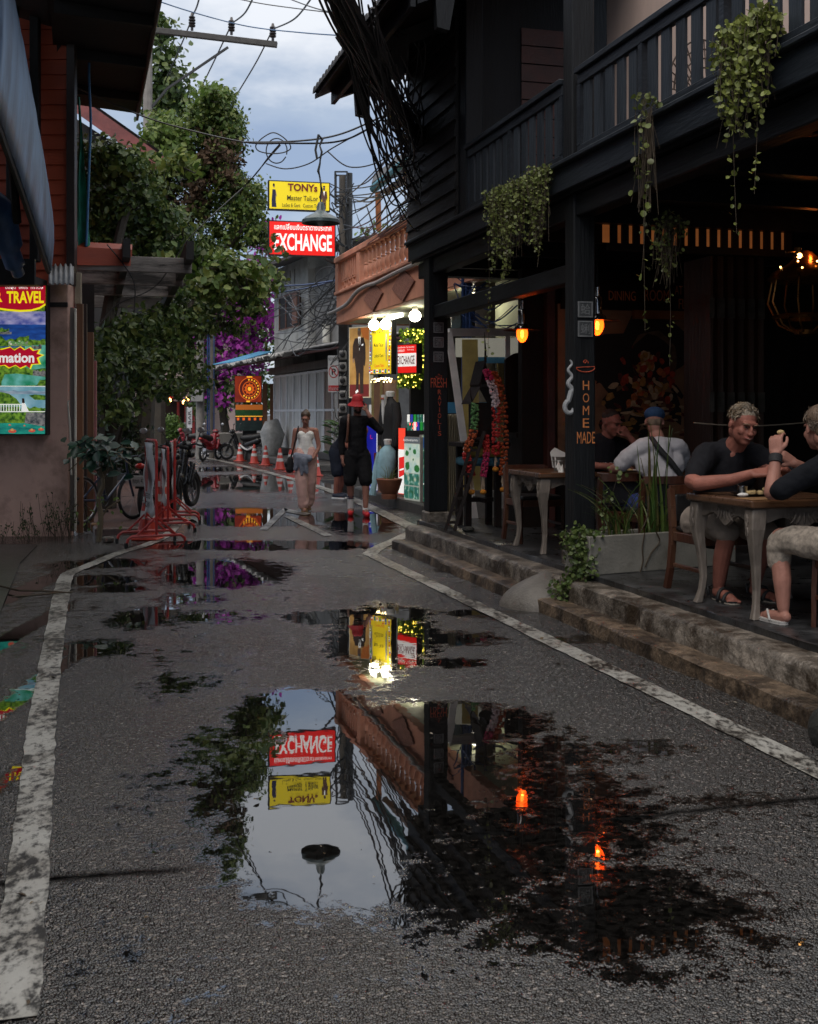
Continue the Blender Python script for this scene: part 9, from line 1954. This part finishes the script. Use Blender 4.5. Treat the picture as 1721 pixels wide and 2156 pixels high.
wire('wire_loop', 'knot of looped black wire hanging in the middle of the lane sky', 'wires', [lp_, lp2, [P(592,300,16.8),P(566,330,17),P(540,365,17.5),P(512,395,18),P(470,450,20),P(420,510,22)],[P(590,306,16.8),P(560,340,17),P(520,388,18)],[P(560,345,17),P(600,356,16.5),P(650,345,16),P(700,312,15.8),P(780,268,15.4)],[P(690,320,15.6),P(735,352,15.5),P(800,340,15.4),P(860,290,15.2)]], .009)
wire('lane_wire', 'thin twisted wire crossing the leaves from the lane sky down to the pergola', 'wires', [[P(512,395,18),P(400,500,17.2),P(330,600,17),P(250,640,16.8),P(210,680,16.5)],[P(225,515,16.2),P(262,560,16.3),P(283,600,16.4),P(282,660,16.4)]], .009)
# the great bundle overhead
rr = random.Random(12); L = []
def jit(p, s): return p+Vector((rr.gauss(0,s),rr.gauss(0,s*.3),rr.gauss(0,s)))
path = [P(585,-420,4.5),P(668,-120,7.0),P(722,10,8.6),P(782,140,10.4),P(838,228,12.6),P(882,300,15.0),P(912,400,16.6),P(890,430,17.3),P(845,462,19.4),P(795,500,22.0),P(740,545,25.4)]
for k in range(50): sc = rr.uniform(.02,.10); o_ = Vector((rr.gauss(0,1),0,rr.gauss(0,1)))*.06; L.append([jit(q,.03)+o_*(1 if i < 7 else 1.2) for i, q in enumerate(path if k < 10 else path[:7])])
t = wire('cable_bundle', 'thick sagging bundle of black cables overhead from the top centre to the dark house corner', 'cables', L, .009, n=5)
b = MB(); P_ = smoothpts([Vector(q)-t.location for q in path[:9]], 5); b.tube(P_, .05, 8); b.build('core', M_WIRE, t, smooth='all')
L = []
for k in range(40):           # looser strands hanging like a net under the bundle
    a = P(rr.uniform(700,790),rr.uniform(-40,90),rr.uniform(9,11)); e = P(rr.uniform(850,905),rr.uniform(230,460),rr.uniform(14.4,16)); m = a.lerp(e,.6)+Vector((rr.uniform(-.22,.12),0,-rr.uniform(.0,.75))); L.append([a,a.lerp(m,.5)+Vector((rr.uniform(-.1,.1),0,rr.uniform(-.2,.1))),m,m.lerp(e,.5)+Vector((rr.uniform(-.1,.1),0,rr.uniform(-.3,.1))),e])
for k in range(14): a = P(rr.uniform(790,850),rr.uniform(20,200),13); L.append([a,a+Vector((rr.uniform(.1,.5),.5,-rr.uniform(.1,.6))),P(rr.uniform(840,892),rr.uniform(130,420),15)])
wire('loose_cables', 'net of loose black cables drooping between the bundle and the dark siding', 'cables', L, .009, n=6)
L = []
for k in range(15):           # fan from the siding down to the sign pole and balcony
    a = P(rr.uniform(835,900),rr.uniform(250,420),rr.uniform(15.2,17)); e = P(rr.uniform(715,745),rr.uniform(390,520),rr.uniform(25.5,26)); m = a.lerp(e,.5)+Vector((0,0,-rr.uniform(.05,.35))); L.append([a,m,e])
for k in range(0): L.append([P(rr.uniform(840,892),rr.uniform(430,520),16.6),P(rr.uniform(790,850),rr.uniform(480,560),18.5),P(rr.uniform(730,770),rr.uniform(530,640),23.5)])
wire('service_cables', 'fan of service cables running from the dark siding down to the utility pole', 'cables', L, .012, n=6)
L = []
for k in range(30):           # tangle before the old house
    a = P(rr.uniform(705,735),rr.uniform(540,680),25.5); e = P(rr.uniform(560,640),rr.uniform(580,760),rr.uniform(30,38)); m = a.lerp(e,.5)+Vector((rr.uniform(-.4,.4),0,-rr.uniform(-.1,.9))); L.append([a,m,e])
for k in range(8): c0 = P(rr.uniform(660,720),rr.uniform(560,700),rr.uniform(26,30)); s_ = rr.uniform(.1,.4); L.append([c0+Vector((s_*math.cos(q*1.1)*rr.uniform(.7,1.3),0,s_*math.sin(q*1.1)*rr.uniform(.7,1.3))) for q in range(7)])
wire('cable_tangle', 'messy tangle of thin cables in front of the old grey house', 'cables', L, .012, n=5)
wire('blue_cables', 'pair of blue cables crossing under the red EXCHANGE sign', 'cables', [[P(560,603,30),P(640,600,28),P(712,590,26)],[P(572,618,30),P(650,606,28),P(714,588,26)]], .02, M_BLUEP)
L = []
for k in range(16): a = P(rr.uniform(712,745),rr.uniform(372,600),25.7); L.append([a,a+Vector((rr.uniform(-.25,.25),-.1,rr.uniform(-.2,.2))),a+Vector((rr.uniform(-.2,.2),-.05,rr.uniform(-.7,-.2)))])
for k in range(9): a = P(rr.uniform(690,716),rr.uniform(395,445),25.0); L.append([a,a+Vector((rr.uniform(-.1,.25),0,rr.uniform(-.15,.15))),a+Vector((rr.uniform(-.1,.3),0,rr.uniform(-.4,.3)))])
wire('pole_wiring', 'short wires bunched around the steel frame of the sign pole', 'cables', L, .012, n=4)
# roof corner with blue flashing and an orange post on the balcony of the shop house
t = thing('balcony_canopy', 'small tiled canopy with blue flashing on an orange post above the pink balcony', 'canopy', F(3.0,1.0,3.62), FRZ)
o0 = t.location
q = [P(782,392,23.5),P(888,318,21),P(888,368,20.6),P(800,404,23.2)]; q2 = [v_+Vector((0,1.6,.5)) for v_ in q[:2]]
Mi = t.matrix_basis.inverted()
def tl(pts): return [Mi @ Vector(v_) for v_ in pts]
b = MB(); b.add(tl([q[0],q[1],q2[1],q2[0],q[0]+Vector((0,0,.06)),q[1]+Vector((0,0,.06)),q2[1]+Vector((0,0,.06)),q2[0]+Vector((0,0,.06))]), [(0,3,2,1),(4,5,6,7),(0,1,5,4),(1,2,6,5),(2,3,7,6),(3,0,4,7)]); b.build('tiled_roof', M_TILE, t)
b = MB(); a, c_ = tl([P(786,398,23.4),P(890,310,20.9)]); b.tube([a,c_],.085,8); b.build('blue_flashing', M('faded blue metal', (0.05,0.20,0.27), .5, .3, 4), t, smooth=True)
b = MB(); b.add(tl([P(800,404,23.2),P(888,345,20.8),P(888,372,20.8),P(812,410,23.2)]), [(0,1,2,3)]); b.build('soffit', M('brown soffit board', (0.16,0.10,0.075), .7, .2), t)
b = MB(); a, c_ = tl([P(797,486,23.2),P(795,405,23.2)]); b.tube([a,c_],.055,8); b.build('orange_post', M('orange painted post', (0.33,0.11,0.035), .6, .3, 4), t, smooth=True)

# grit and fallen leaves lying on the wet road
n = 420; ss_ = rng.uniform(2.6, 17, n); ww_ = np.where(rng.random(n) < .5, rng.uniform(-.1, 3.6, n), np.where(rng.random(n) < .5, rng.normal(3.42, .10, n), rng.normal(-.35, .15, n)))
cs = [tuple(R(a, b, .011)) for a, b in zip(ww_, ss_)]
o = leaf_mesh('fallen_leaves', cs, rng.normal(0,.25,(n,3))+np.array([0,0,1]), rng.normal(size=(n,3)), .02, LEAF('wet litter', [(0.02,0.012,0.006),(0.07,0.04,0.015),(0.14,0.10,0.05),(0.25,0.22,0.18)], .5, 0), None, .6, .3, sizes=rng.uniform(.006,.02,n)*np.where(rng.random(n) < .12, 2.4, 1)); tag(o, 'small wet leaves and grit scattered over the road', 'litter', kind='stuff')
